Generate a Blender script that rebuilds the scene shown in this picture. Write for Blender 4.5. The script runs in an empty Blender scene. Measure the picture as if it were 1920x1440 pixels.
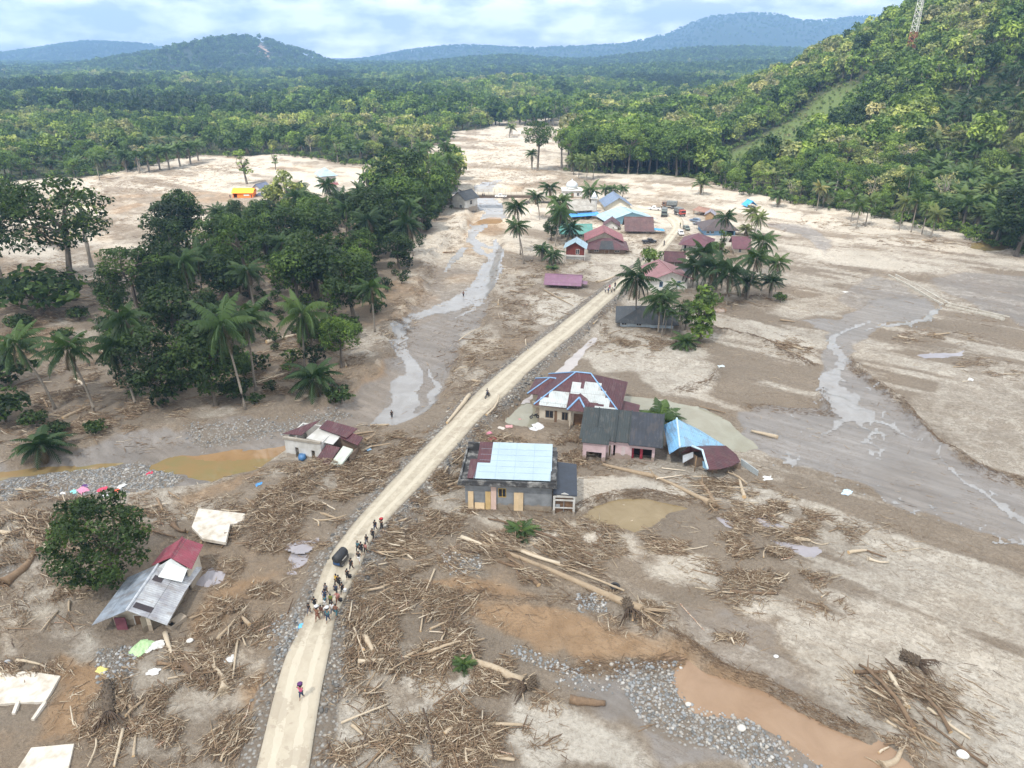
import bpy, math, random
import numpy as np
from mathutils import Vector, Matrix
R = math.radians
sc = bpy.context.scene
col = sc.collection
# ------------------------------------------------------------------ camera, sky, sun, exposure
PITCH, FPX, CAMH = R(24.8), 1340.0, 48.0
cd = bpy.data.cameras.new('camera'); cam = bpy.data.objects.new('camera', cd); col.objects.link(cam)
cam.location = (0, 0, CAMH); cam.rotation_euler = (math.pi/2-PITCH, 0, 0)
cd.sensor_width = 36; cd.lens = 36*FPX/1920; cd.clip_start = .5; cd.clip_end = 20000
sc.camera = cam
SUN_EL, SUN_AZ = R(56), R(212)      # azimuth clockwise from +Y: behind the camera, to its right
SUND = Vector((math.sin(SUN_AZ)*math.cos(SUN_EL), math.cos(SUN_AZ)*math.cos(SUN_EL), math.sin(SUN_EL)))
w = bpy.data.worlds.new('World'); sc.world = w; w.use_nodes = True
nt = w.node_tree; N = nt.nodes; L = nt.links; N.clear()
sky = N.new('ShaderNodeTexSky'); sky.sky_type = 'NISHITA'; sky.sun_disc = False
sky.sun_elevation = SUN_EL; sky.sun_rotation = SUN_AZ; sky.air_density = 1.2; sky.dust_density = 1.5
tc = N.new('ShaderNodeTexCoord'); mp = N.new('ShaderNodeMapping'); mp.inputs['Scale'].default_value = (1, 1, 2.6)
mp.inputs['Location'].default_value = (3.1, .4, .3)
n1 = N.new('ShaderNodeTexNoise'); n1.inputs['Scale'].default_value = 3.2; n1.inputs['Detail'].default_value = 9; n1.inputs['Roughness'].default_value = .55
n2 = N.new('ShaderNodeTexNoise'); n2.inputs['Scale'].default_value = 13; n2.inputs['Detail'].default_value = 7; n2.inputs['Roughness'].default_value = .5
r1 = N.new('ShaderNodeValToRGB'); r1.color_ramp.elements[0].position = .16; r1.color_ramp.elements[1].position = .40
r2 = N.new('ShaderNodeValToRGB'); r2.color_ramp.elements[0].position = .42; r2.color_ramp.elements[1].position = .62
r2.color_ramp.elements[0].color = (10.6, 11.2, 11.7, 1); r2.color_ramp.elements[1].color = (23, 22.8, 22.5, 1)
mx = N.new('ShaderNodeMix'); mx.data_type = 'RGBA'
hz0 = N.new('ShaderNodeMix'); hz0.data_type = 'RGBA'; hz0.inputs[0].default_value = .85; hz0.inputs[7].default_value = (11.6, 12.9, 14.0, 1)
bg = N.new('ShaderNodeBackground'); bg.inputs['Strength'].default_value = .078
wo = N.new('ShaderNodeOutputWorld')
L.new(tc.outputs['Generated'], mp.inputs[0]); L.new(mp.outputs[0], n1.inputs[0]); L.new(mp.outputs[0], n2.inputs[0])
L.new(n1.outputs[0], r1.inputs[0]); L.new(n2.outputs[0], r2.inputs[0])
L.new(sky.outputs[0], hz0.inputs[6]); L.new(hz0.outputs[2], mx.inputs[6])
L.new(r1.outputs[0], mx.inputs[0]); L.new(r2.outputs[0], mx.inputs[7])
L.new(mx.outputs[2], bg.inputs[0]); L.new(bg.outputs[0], wo.inputs[0])
sl = bpy.data.lights.new('sun', 'SUN'); sl.energy = 5.0; sl.angle = R(.6); sl.color = (1, .955, .88)
so = bpy.data.objects.new('sun', sl); col.objects.link(so); so.rotation_euler = SUND.to_track_quat('Z', 'Y').to_euler()
sc.view_settings.view_transform = 'Standard'; sc.view_settings.look = 'None'
sc.view_settings.exposure = .42; sc.view_settings.gamma = 1
# ------------------------------------------------------------------ survey: picture position -> place on the ground
cp, sp_ = math.cos(PITCH), math.sin(PITCH)
def raydir(px, py):
    v = (py-720)/FPX
    return (px-960)/FPX, cp-v*sp_, -sp_-v*cp
def G(px, py, z=0.):
    dx, dy, dz = raydir(px, py); t = (z-CAMH)/dz
    return np.array((dx*t, dy*t, z))
def proj(x, y, z):
    zc = y*cp-(z-CAMH)*sp_; yc = y*sp_+(z-CAMH)*cp
    return 960+FPX*x/zc, 720-FPX*yc/zc
# ------------------------------------------------------------------ numeric noise
def _h(i, j, s):
    h = (i.astype(np.int64)*374761393+j.astype(np.int64)*668265263+s*1442695041) & 0xffffffff
    h = ((h ^ (h >> 13))*1274126177) & 0xffffffff
    return ((h ^ (h >> 16)) & 0xffff)/65535.
def vn(x, y, s=0):
    x = np.asarray(x, float); y = np.asarray(y, float)
    i = np.floor(x); j = np.floor(y); u = x-i; v = y-j; u = u*u*(3-2*u); v = v*v*(3-2*v)
    a = _h(i, j, s); b = _h(i+1, j, s); c = _h(i, j+1, s); d = _h(i+1, j+1, s)
    return (a*(1-u)+b*u)*(1-v)+(c*(1-u)+d*u)*v
def fbm(x, y, s=0, o=4, g=.5):
    t = 0; a = 1.; n = 0
    for k in range(o):
        t = t+a*vn(x*2**k, y*2**k, s+k*17); n += a; a *= g
    return t/n
def ss(a, b, x):
    t = np.clip((x-a)/(b-a), 0, 1); return t*t*(3-2*t)
def wp(pts): return np.array([G(a, b)[:2] for a, b in pts])
def seg_d2(P, a, b):
    ab = b-a; l = (ab**2).sum()+1e-9
    t = np.clip(((P-a)@ab)/l, 0, 1)
    return ((P-a-t[:, None]*ab)**2).sum(1), t
def sd_poly(P, poly, m=12.):
    out = np.full(len(P), -m, float)
    lo = poly.min(0)-m; hi = poly.max(0)+m
    k = np.where((P[:, 0] > lo[0]) & (P[:, 0] < hi[0]) & (P[:, 1] > lo[1]) & (P[:, 1] < hi[1]))[0]
    if len(k) == 0: return out
    Q = P[k]; d = np.full(len(Q), 1e9); ins = np.zeros(len(Q), bool); n = len(poly)
    for i in range(n):
        a = poly[i]; b = poly[(i+1) % n]
        d = np.minimum(d, seg_d2(Q, a, b)[0])
        c = ((a[1] > Q[:, 1]) != (b[1] > Q[:, 1]))
        with np.errstate(divide='ignore', invalid='ignore'):
            xx = (b[0]-a[0])*(Q[:, 1]-a[1])/(b[1]-a[1]+1e-12)+a[0]
        ins ^= c & (Q[:, 0] < xx)
    d = np.sqrt(d); out[k] = np.where(ins, d, -np.minimum(d, m)); return out
def sd_stroke(P, st, m=12.):
    """st: list of (px,py,half width in px); returns half width minus distance"""
    pts = np.array([G(a, b)[:2] for a, b, c in st]); wd = []
    for a, b, c in st: wd.append(abs(G(a+c, b)[0]-G(a, b)[0]))
    out = np.full(len(P), -m, float); lo = pts.min(0)-m-max(wd); hi = pts.max(0)+m+max(wd)
    k = np.where((P[:, 0] > lo[0]) & (P[:, 0] < hi[0]) & (P[:, 1] > lo[1]) & (P[:, 1] < hi[1]))[0]
    if len(k) == 0: return out
    Q = P[k]; o = np.full(len(Q), -1e9)
    for i in range(len(pts)-1):
        d2, t = seg_d2(Q, pts[i], pts[i+1])
        o = np.maximum(o, wd[i]*(1-t)+wd[i+1]*t-np.sqrt(d2))
    out[k] = np.maximum(o, -m); return out
# ------------------------------------------------------------------ objects
def tag(o, label=None, cat=None, group=None, kind=None):
    if label: o['label'] = label
    if cat: o['category'] = cat
    if group: o['group'] = group
    if kind: o['kind'] = kind
    return o
def empty(name, loc=(0, 0, 0), rz=0., label=None, cat=None, group=None):
    o = bpy.data.objects.new(name, None); col.objects.link(o); o.empty_display_size = .3
    o.location = loc; o.rotation_euler = (0, 0, rz)
    return tag(o, label, cat, group)
class MB:
    def __init__(s): s.v = []; s.f = []; s.m = []; s.sm = []
    def add(s, vs, fs, m=0, smooth=False):
        b = len(s.v); s.v += [tuple(map(float, x)) for x in vs]
        for f in fs: s.f.append([b+i for i in f]); s.m.append(m); s.sm.append(smooth)
        return s
    def box(s, x0, x1, y0, y1, z0, z1, m=0):
        v = [(x0, y0, z0), (x1, y0, z0), (x1, y1, z0), (x0, y1, z0), (x0, y0, z1), (x1, y0, z1), (x1, y1, z1), (x0, y1, z1)]
        return s.add(v, [(0, 3, 2, 1), (4, 5, 6, 7), (0, 1, 5, 4), (1, 2, 6, 5), (2, 3, 7, 6), (3, 0, 4, 7)], m)
    def slab(s, q, t, m=0):
        """four corner points of the top face (counter-clockwise from above) given thickness downwards"""
        q = [Vector(a) for a in q]; n = len(q)
        d = [a-Vector((0, 0, t)) for a in q]
        fs = [tuple(range(n)), tuple(range(2*n-1, n-1, -1))]+[(i, n+i, n+(i+1) % n, (i+1) % n) for i in range(n)]
        return s.add(q+d, fs, m)
    def prism(s, poly, y0, y1, m=0):
        """polygon in xz extruded along y"""
        n = len(poly)
        v = [(a, y0, b) for a, b in poly]+[(a, y1, b) for a, b in poly]
        return s.add(v, [tuple(range(n)), tuple(range(2*n-1, n-1, -1))]+[(i, n+i, n+(i+1) % n, (i+1) % n) for i in range(n)], m)
    def tube(s, pts, rad, n=8, m=0, smooth=True, cap=True, flat=None):
        pts = [Vector(p) for p in pts]; vs = []; k = len(pts)
        for i, p in enumerate(pts):
            d = (pts[min(i+1, k-1)]-pts[max(i-1, 0)]).normalized()
            a = d.cross(Vector((0, 0, 1)));
            if a.length < .05: a = d.cross(Vector((1, 0, 0)))
            a.normalize(); b = d.cross(a)
            r = rad[i] if hasattr(rad, '__len__') else rad
            for j in range(n):
                t = 2*math.pi*j/n; vs.append(p+a*math.cos(t)*r+b*math.sin(t)*r*(flat or 1))
        fs = [(i*n+j, (i+1)*n+j, (i+1)*n+(j+1) % n, i*n+(j+1) % n) for i in range(k-1) for j in range(n)]
        s.add(vs, fs, m, smooth)
        if cap: b = len(s.v)-len(vs); s.f += [[b+j for j in range(n)], [b+(k-1)*n+j for j in range(n-1, -1, -1)]]; s.m += [m, m]; s.sm += [False, False]
        return s
    def build(s, name, mats, parent=None, bevel=0, loc=None):
        me = bpy.data.meshes.new(name); me.from_pydata(s.v, [], s.f)
        if not isinstance(mats, (list, tuple)): mats = [mats]
        for a in mats: me.materials.append(a)
        me.polygons.foreach_set('material_index', s.m); me.polygons.foreach_set('use_smooth', s.sm); me.update()
        o = bpy.data.objects.new(name, me); col.objects.link(o)
        if parent: o.parent = parent
        if loc is not None: o.location = loc
        if bevel:
            b = o.modifiers.new('bevel', 'BEVEL'); b.width = bevel; b.segments = 2; b.limit_method = 'ANGLE'
        return o
def npmesh(name, V, F, mats, attrs=None, smooth=False, mi=None):
    """V (n,3), F (m,k) arrays"""
    me = bpy.data.meshes.new(name); n, (m, k) = len(V), F.shape
    me.vertices.add(n); me.vertices.foreach_set('co', np.ascontiguousarray(V, np.float32).ravel())
    me.loops.add(m*k); me.loops.foreach_set('vertex_index', np.ascontiguousarray(F, np.int32).ravel())
    me.polygons.add(m); me.polygons.foreach_set('loop_start', np.arange(0, m*k, k, dtype=np.int32))
    me.polygons.foreach_set('loop_total', np.full(m, k, np.int32))
    if smooth: me.polygons.foreach_set('use_smooth', np.ones(m, bool))
    if mi is not None: me.polygons.foreach_set('material_index', np.asarray(mi, np.int32))
    for a in (mats if isinstance(mats, (list, tuple)) else [mats]): me.materials.append(a)
    for nm, arr in (attrs or {}).items():
        at = me.attributes.new(nm, 'FLOAT', 'POINT'); at.data.foreach_set('value', np.asarray(arr, np.float32))
    me.update(calc_edges=True); me.validate(); return me
def link(name, me, parent=None, loc=None, rot=None, scale=None):
    o = bpy.data.objects.new(name, me); col.objects.link(o)
    if parent: o.parent = parent
    if loc is not None: o.location = loc
    if rot is not None: o.rotation_euler = rot
    if scale is not None: o.scale = scale
    return o
# ------------------------------------------------------------------ materials
def newmat(name):
    m = bpy.data.materials.new(name); m.use_nodes = True; nt = m.node_tree
    return m, nt, nt.nodes['Principled BSDF']
def nd(nt, t, **kw):
    n = nt.nodes.new('ShaderNode'+t)
    for k, v in kw.items():
        if k.startswith('i_'):
            key = k[2:]; key = int(key) if key.isdigit() else key.replace('_', ' ')
            n.inputs[key].default_value = v
        else: setattr(n, k, v)
    return n
def ramp(nt, fac, stops):
    r = nt.nodes.new('ShaderNodeValToRGB'); e = r.color_ramp.elements
    while len(e) < len(stops): e.new(.5)
    for k, (p, c) in enumerate(stops): e[k].position = p; e[k].color = tuple(c)+(1,) if len(c) == 3 else c
    nt.links.new(fac, r.inputs[0]); return r.outputs[0]
def mixc(nt, f, a, b, blend='MIX'):
    m = nt.nodes.new('ShaderNodeMix'); m.data_type = 'RGBA'; m.blend_type = blend
    for i, x in ((0, f), (6, a), (7, b)):
        if isinstance(x, (int, float)): m.inputs[i].default_value = x
        elif isinstance(x, tuple): m.inputs[i].default_value = x if len(x) == 4 else x+(1,)
        else: nt.links.new(x, m.inputs[i])
    return m.outputs[2]
def mth(nt, op, a, b=0., c=None, clamp=False):
    m = nt.nodes.new('ShaderNodeMath'); m.operation = op; m.use_clamp = clamp
    for i, x in enumerate((a, b, c)):
        if x is None: continue
        if isinstance(x, (int, float)): m.inputs[i].default_value = x
        else: nt.links.new(x, m.inputs[i])
    return m.outputs[0]
def noise(nt, vec, scale, detail=5, rough=.55, dist=0):
    n = nd(nt, 'TexNoise', i_Scale=scale, i_Detail=detail, i_Roughness=rough, i_Distortion=dist)
    if vec is not None: nt.links.new(vec, n.inputs[0])
    return n.outputs[0]
def objco(nt, scale=None, rot=None):
    t = nd(nt, 'TexCoord'); o = t.outputs['Object']
    if scale or rot:
        m = nd(nt, 'Mapping')
        if scale: m.inputs['Scale'].default_value = scale
        if rot: m.inputs['Rotation'].default_value = rot
        nt.links.new(o, m.inputs[0]); o = m.outputs[0]
    return o
def bump(nt, b, h, s, d=.1):
    n = nd(nt, 'Bump', i_Strength=s, i_Distance=d); nt.links.new(h, n.inputs['Height']); nt.links.new(n.outputs[0], b.inputs['Normal'])
MC = {}
def M(name, c, c2=None, scale=2., rough=.8, metal=0., bs=0., st=None, ribs=None, ribw=.2, lo=.35, hi=.65, mud=0):
    """plain procedural material: two colours through noise, optional ribs along an axis (0/1) for metal sheets"""
    if name in MC: return MC[name]
    m, nt, b = newmat(name); vec = objco(nt, st)
    n = noise(nt, vec, scale, 7, .6)
    c2 = c2 or tuple(x*.72 for x in c)
    colr = ramp(nt, n, [(lo, c2), (hi, c)])
    if ribs is not None:
        wv = nd(nt, 'TexWave', wave_type='BANDS', bands_direction='XY'[ribs], i_Scale=1/ribw*.314, i_Distortion=.0)
        nt.links.new(objco(nt), wv.inputs[0])
        colr = mixc(nt, mth(nt, 'MULTIPLY', wv.outputs[1], .28), colr, tuple(x*.55 for x in c)); bump(nt, b, wv.outputs[1], .5, .05)
        sx = nd(nt, 'SeparateXYZ'); nt.links.new(objco(nt), sx.inputs[0]); sm = mth(nt, 'LESS_THAN', mth(nt, 'FRACT', mth(nt, 'ADD', mth(nt, 'MULTIPLY', sx.outputs[1-ribs], .52), .13)), .035); colr = mixc(nt, mth(nt, 'MULTIPLY', sm, .45), colr, (.03, .028, .028))
        st2 = noise(nt, objco(nt, (1, .25, 1) if ribs == 0 else (.25, 1, 1)), 1.1, 6, .7); colr = mixc(nt, mth(nt, 'MULTIPLY', mth(nt, 'GREATER_THAN', st2, .56), .1+min(.25, sum(c)/3)), colr, (.16, .12, .09)); colr = mixc(nt, mth(nt, 'MULTIPLY', mth(nt, 'LESS_THAN', st2, .41), .05+min(.2, sum(c)/4)), colr, (.32, .3, .28))
    elif bs: bump(nt, b, n, bs, .1)
    if mud:
        sx = nd(nt, 'SeparateXYZ'); nt.links.new(objco(nt), sx.inputs[0]); nn = noise(nt, objco(nt), 1.6, 5, .6)
        colr = mixc(nt, mth(nt, 'MULTIPLY', mth(nt, 'LESS_THAN', mth(nt, 'SUBTRACT', sx.outputs[2], mth(nt, 'MULTIPLY', nn, 1.1)), mud), .8), colr, (.25, .2, .15))
    nt.links.new(colr, b.inputs['Base Color']); b.inputs['Roughness'].default_value = rough; b.inputs['Metallic'].default_value = metal
    MC[name] = m; return m
# ================================================================== TERRAIN
def asd(px): return px
BASE_LINE = wp([(1290, 335), (1330, 346), (1400, 368), (1500, 388), (1600, 402), (1700, 424), (1800, 446), (1900, 474), (2050, 540)])
BASE_POLY = np.vstack([wp([(1290, 335)]), wp([(1330, 346), (1400, 368), (1500, 388), (1600, 402), (1700, 424), (1800, 446), (1900, 474), (2050, 540)]),
                       np.array([[330, 110], [1500, 300], [1500, 900], [60, 900], [62, 420]])])
def road_pts():
    e = [(1440, 480, 578), (1380, 496, 588), (1240, 530, 610), (1160, 573, 630), (1060, 612, 678), (1000, 650, 704), (940, 708, 765), (860, 782, 838), (800, 840, 888),
         (747, 888, 944), (680, 966, 1012), (613, 1052, 1094), (547, 1133, 1164), (500, 1196, 1218), (461, 1232, 1252), (440, 1250, 1268), (424, 1262, 1282),
         (407, 1254, 1276), (398, 1230, 1252), (391, 1180, 1205), (384, 1110, 1135), (380, 1040, 1050), (379, 1000, 1001)]
    L_ = np.array([G(a, y, .5)[:2] for y, a, b in e]); R_ = np.array([G(b, y, .5)[:2] for y, a, b in e])
    c = (L_+R_)/2; w = np.abs(R_[:, 0]-L_[:, 0])/2; w[-4:] = 2.6; w[-6:-4] = 2.8
    d0 = c[0]-c[1]; c = np.vstack([c[0]+d0*4, c]); w = np.r_[w[0], w]
    # resample
    s = np.r_[0, np.cumsum(np.hypot(*(c[1:]-c[:-1]).T))]; t = np.arange(0, s[-1], 1.2)
    cx = np.interp(t, s, c[:, 0]); cy = np.interp(t, s, c[:, 1]); ww = np.interp(t, s, w)
    k = np.ones(9)/9
    for a in (cx, cy): a[4:-4] = np.convolve(a, k, 'valid')
    return cx, cy, ww
RX, RY, RW = road_pts()
def road_dist(P):
    out = np.full(len(P), 99.); wid = np.zeros(len(P))
    k = np.where((P[:, 1] < 330) & (P[:, 1] > 0) & (np.abs(P[:, 0]) < 110))[0]
    if len(k) == 0: return out, wid
    Q = P[k]; d = np.full(len(Q), 1e9); wd = np.zeros(len(Q))
    C = np.c_[RX, RY]
    for i in range(0, len(C)-3, 3):
        j = min(i+3, len(C)-1); d2, t = seg_d2(Q, C[i], C[j]); b = d2 < d
        d = np.where(b, d2, d); wd = np.where(b, RW[i], wd)
    out[k] = np.sqrt(d); wid[k] = wd; return out, wid
RIVER = wp([(868, 352), (880, 395), (872, 420), (845, 445), (815, 470), (800, 500), (782, 560), (748, 590), (735, 615), (736, 640), (705, 690), (665, 722), (620, 748),
            (560, 766), (460, 783), (350, 800), (240, 815), (150, 832), (60, 848), (-200, 870), (-200, 960), (0, 935), (150, 932), (285, 918), (400, 902), (480, 880), (535, 845), (560, 815), (640, 812), (740, 802),
            (800, 772), (833, 740), (855, 690), (866, 650), (900, 620), (920, 580), (926, 540), (935, 480), (945, 440), (985, 400), (980, 352)])
HX = [60, 100, 140, 164, 200, 239, 270, 298, 330, 358, 420, 600]; HZ = [8, 29, 54, 68, 81, 90, 96, 100, 107, 118, 140, 160]
POND = {  # outline in the picture, depth, colour kind
 'house': ([(1170, 742), (1200, 742), (1240, 748), (1300, 762), (1350, 783), (1388, 812), (1420, 835), (1395, 842), (1330, 826), (1270, 800), (1200, 780), (1170, 770)], 'green'),
 'yard': ([(985, 748), (1004, 765), (1015, 792), (1005, 802), (960, 792), (935, 782), (950, 768), (968, 752)], 'green'),
 'brown': ([(1100, 962), (1125, 946), (1160, 938), (1210, 937), (1255, 947), (1280, 950), (1245, 965), (1222, 984), (1180, 994), (1138, 985)], 'brown'),
 'river_green': ([(285, 848), (340, 842), (400, 852), (500, 848), (500, 866), (465, 884), (430, 895), (404, 893), (380, 878), (325, 866)], 'olive'),
 'river_orange': ([(265, 862), (300, 838), (360, 826), (450, 818), (532, 813), (542, 838), (500, 852), (400, 858), (330, 850)], 'orange'),
 'left_strip': ([(-40, 868), (60, 853), (140, 846), (230, 836), (240, 842), (150, 856), (60, 872), (-40, 884)], 'olive'),
 'canal': ([(1275, 1238), (1300, 1240), (1400, 1290), (1500, 1345), (1600, 1392), (1640, 1412), (1670, 1445), (1560, 1445), (1480, 1400), (1400, 1350), (1330, 1300), (1290, 1265)], 'orange2'),
 'lav1': ([(542, 1012), (560, 1008), (588, 1010), (582, 1026), (560, 1024), (545, 1022)], 'sky'),
 'lav2': ([(545, 1028), (565, 1024), (592, 1034), (585, 1050), (562, 1058), (550, 1050)], 'sky'),
 'lav3': ([(385, 1066), (400, 1062), (430, 1075), (425, 1092), (405, 1098), (385, 1085)], 'sky'),
 'dark1': ([(1348, 972), (1372, 975), (1392, 986), (1385, 991), (1362, 986)], 'sky'),
 'dark2': ([(1440, 1010), (1475, 1014), (1530, 1026), (1535, 1032), (1505, 1041), (1480, 1030)], 'sky'),
 'dark3': ([(1400, 968), (1440, 972), (1470, 985), (1440, 988)], 'sky'),
 'white': ([(1722, 662), (1760, 658), (1818, 657), (1812, 667), (1760, 669), (1730, 668)], 'sky'),
 'upriver': ([(925, 396), (945, 397), (940, 410), (880, 414), (872, 438), (858, 448), (868, 425), (890, 404)], 'orange'),
 'far_right': ([(1822, 452), (1850, 444), (1888, 448), (1895, 464), (1850, 470), (1820, 464)], 'olive'),
 'lane': ([(1128, 628), (1120, 645), (1095, 665), (1075, 690), (1050, 705), (1035, 712), (1050, 690), (1075, 665), (1095, 645), (1108, 630)], 'pale'),
 'lane2': ([(1035, 712), (1060, 706), (1040, 722), (1015, 740), (985, 752), (1005, 730)], 'pale'),
 'puddle': ([(1340, 577), (1362, 575), (1372, 582), (1345, 588)], 'orange2'),
}
POND = {k: (wp(a), c) for k, (a, c) in POND.items()}
CLEAR = None
def H(x, y):
    x = np.atleast_1d(np.asarray(x, float)); y = np.atleast_1d(np.asarray(y, float)); P = np.c_[x, y]
    z = .3*(fbm(x/14, y/14, 3)-.5)+.2*(fbm(x/2.6, y/2.6, 9, 4)-.5)-.10*ss(.035, .0, np.abs(fbm(x/6, y/6, 11, 4)-.5))
    # flow streaks running down the valley to the right
    ca, sa = math.cos(R(-37)), math.sin(R(-37)); u = x*ca+y*sa; v = -x*sa+y*ca
    z = z+(.4*(fbm(u/22, v/3.2, 5, 4)-.5)-.14*ss(.04, 0., np.abs(fbm(u/30, v/5, 6, 4)-.5)))*ss(5, 30, x)
    wx = x+1.6*(fbm(x/7, y/7, 21)-.5)*2; wy = y+1.6*(fbm(x/7, y/7, 22)-.5)*2; W = np.c_[wx, wy]
    s = sd_poly(W, RIVER, 14.); z = z-1.5*ss(-1.0, 1.8, s)
    z = z+.35*ss(-7, -1.2, s)*(1-ss(-1.2, 0, s))
    b = sd_poly(P, BASE_POLY, 300.); b = np.maximum(b, 0)
    hm = np.interp(x, HX, HZ)*(1-ss(430, 760, y)*.97); hm = hm*ss(30, 90, x)
    z = z+hm*ss(6, 250, b)*(1+.12*(fbm(x/60, y/60, 31)-.5))
    z = z+ss(10, 80, b)*6*(fbm(x/35, y/35, 33)-.5)
    far = ss(480, 1200, np.hypot(x, y)); z = z+far*14*(fbm(x/260, y/260, 41)-.35)
    for kx, (pl, c) in POND.items():
        z = z-.42*ss(-.9, 1.0, sd_poly(W, pl, 6.))
    for pts, hh_, wd in BUNDS:
        z = z+hh_*(1-ss(0, wd, -sd_stroke(W, [(a, b_, 0) for a, b_ in pts], wd+1)))*(.6+.8*fbm(x/1.1, y/1.1, 50, 2))
    for (cx, cy), rr, hh_ in MOUNDS:
        z = z+hh_*np.exp(-((x-cx)**2+(y-cy)**2)/rr**2)*(.6+.8*fbm(x/1.6, y/1.6, 51, 3))
    rd, rw = road_dist(P); k = 1-ss(0.3, 3.0, rd-rw); hr = .75*ss(30, 60, y)*(1-ss(165, 190, y))+.15
    z = z*(1-k)+hr*k
    return z
BUNDS = [([(1255, 1185), (1300, 1216), (1345, 1248), (1410, 1282), (1480, 1318), (1550, 1354), (1615, 1378)], .75, 1.0),
         ([(1590, 680), (1625, 715), (1690, 760), (1740, 815), (1800, 860), (1850, 893), (1905, 908), (1960, 930)], .9, 1.5),
         ([(1540, 730), (1556, 776), (1480, 772), (1400, 765)], .4, 1.2),
         ([(1340, 615), (1400, 628), (1440, 640), (1480, 668), (1530, 690)], .6, 1.5),
         ([(1345, 700), (1335, 715), (1300, 730), (1270, 735)], .6, 1.2),
         ([(1680, 520), (1760, 560), (1890, 597)], .5, 1.4),
         ([(810, 1122), (920, 1122), (1080, 1128), (1160, 1110)], .16, .7), ([(925, 1085), (926, 1122)], .18, .6),
         ([(1028, 1130), (1050, 1200), (1072, 1252)], .15, .6), ([(1072, 1252), (1180, 1252), (1280, 1235)], .35, .8),
         ([(885, 1240), (905, 1300)], .2, .6),
         ([(1730, 515), (1755, 505), (1870, 503), (1960, 520)], .35, 2.0),
         ([(1060, 962), (1100, 945), (1160, 930), (1215, 927), (1270, 938), (1335, 945)], .45, 1.1)]
MOUNDS = [(G(520, 960)[:2], 7, 1.2), (G(600, 900)[:2], 5, .8), (G(660, 840)[:2], 5, 1.0), (G(720, 820)[:2], 4, .8), (G(560, 1010)[:2], 4, .3),
          (G(860, 850)[:2], 3.5, .8), (G(700, 1180)[:2], 5, .5), (G(850, 1200)[:2], 4, .6), (G(1110, 590)[:2], 6, .5), (G(60, 560)[:2], 12, .9), (G(520, 660)[:2], 9, .8),
          (G(60, 1000)[:2], 6, 1.0), (G(900, 330)[:2], 14, -.6), (G(990, 335)[:2], 18, 1.2)]
def H1(x, y): return float(H(x, y)[0])
def GT(px, py):
    """where the sight line through a survey position meets the terrain"""
    dx, dy, dz = raydir(px, py); t = np.geomspace(25, 1600, 700)
    h = H(dx*t, dy*t); z = CAMH+dz*t; k = np.where(z < h)[0]
    if len(k) == 0: t0 = 1500.
    else:
        i = k[0]; a = z[i-1]-h[i-1]; b = h[i]-z[i]; t0 = t[i-1]+(t[i]-t[i-1])*a/(a+b+1e-9) if i else t[0]
    return Vector((dx*t0, dy*t0, H1(dx*t0, dy*t0)))
def hh(p, ty):
    """height above p that shows at picture row ty"""
    lo, hi = 0., 120.
    for _ in range(30):
        m = (lo+hi)/2
        if proj(p[0], p[1], p[2]+m)[1] > ty: lo = m
        else: hi = m
    return lo
# ---- forest extent (world)
PLAIN = np.vstack([[[-1400, 260]], wp([(-200, 350), (0, 345), (60, 338), (190, 332), (280, 312), (370, 292), (440, 296), (520, 290), (600, 300), (640, 309), (700, 311), (765, 290), (850, 262),
          (850, 248), (930, 240), (937, 226), (1110, 222), (1125, 217), (1300, 214)]), [[1400, 700], [1400, 1700], [-1400, 1700]]])
GROVE_D = wp([(1058, 322), (1130, 326), (1240, 328), (1300, 336), (1330, 300), (1300, 240), (1180, 225), (1110, 232), (1075, 262)])
GROVE_A = wp([(212, 766), (340, 776), (470, 747), (560, 738), (640, 682), (690, 612), (742, 560), (772, 500), (792, 452), (838, 402), (872, 372), (858, 332), (800, 325), (700, 345),
              (630, 362), (500, 378), (430, 425), (330, 470), (235, 545), (190, 640)])
CLEARING = np.array([GT(a, b)[:2] for a, b in [(1325, 318), (1372, 285), (1440, 252), (1500, 218), (1530, 186), (1560, 172), (1600, 160), (1640, 168), (1600, 215), (1545, 250), (1490, 285), (1430, 318), (1375, 335)]])
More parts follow.
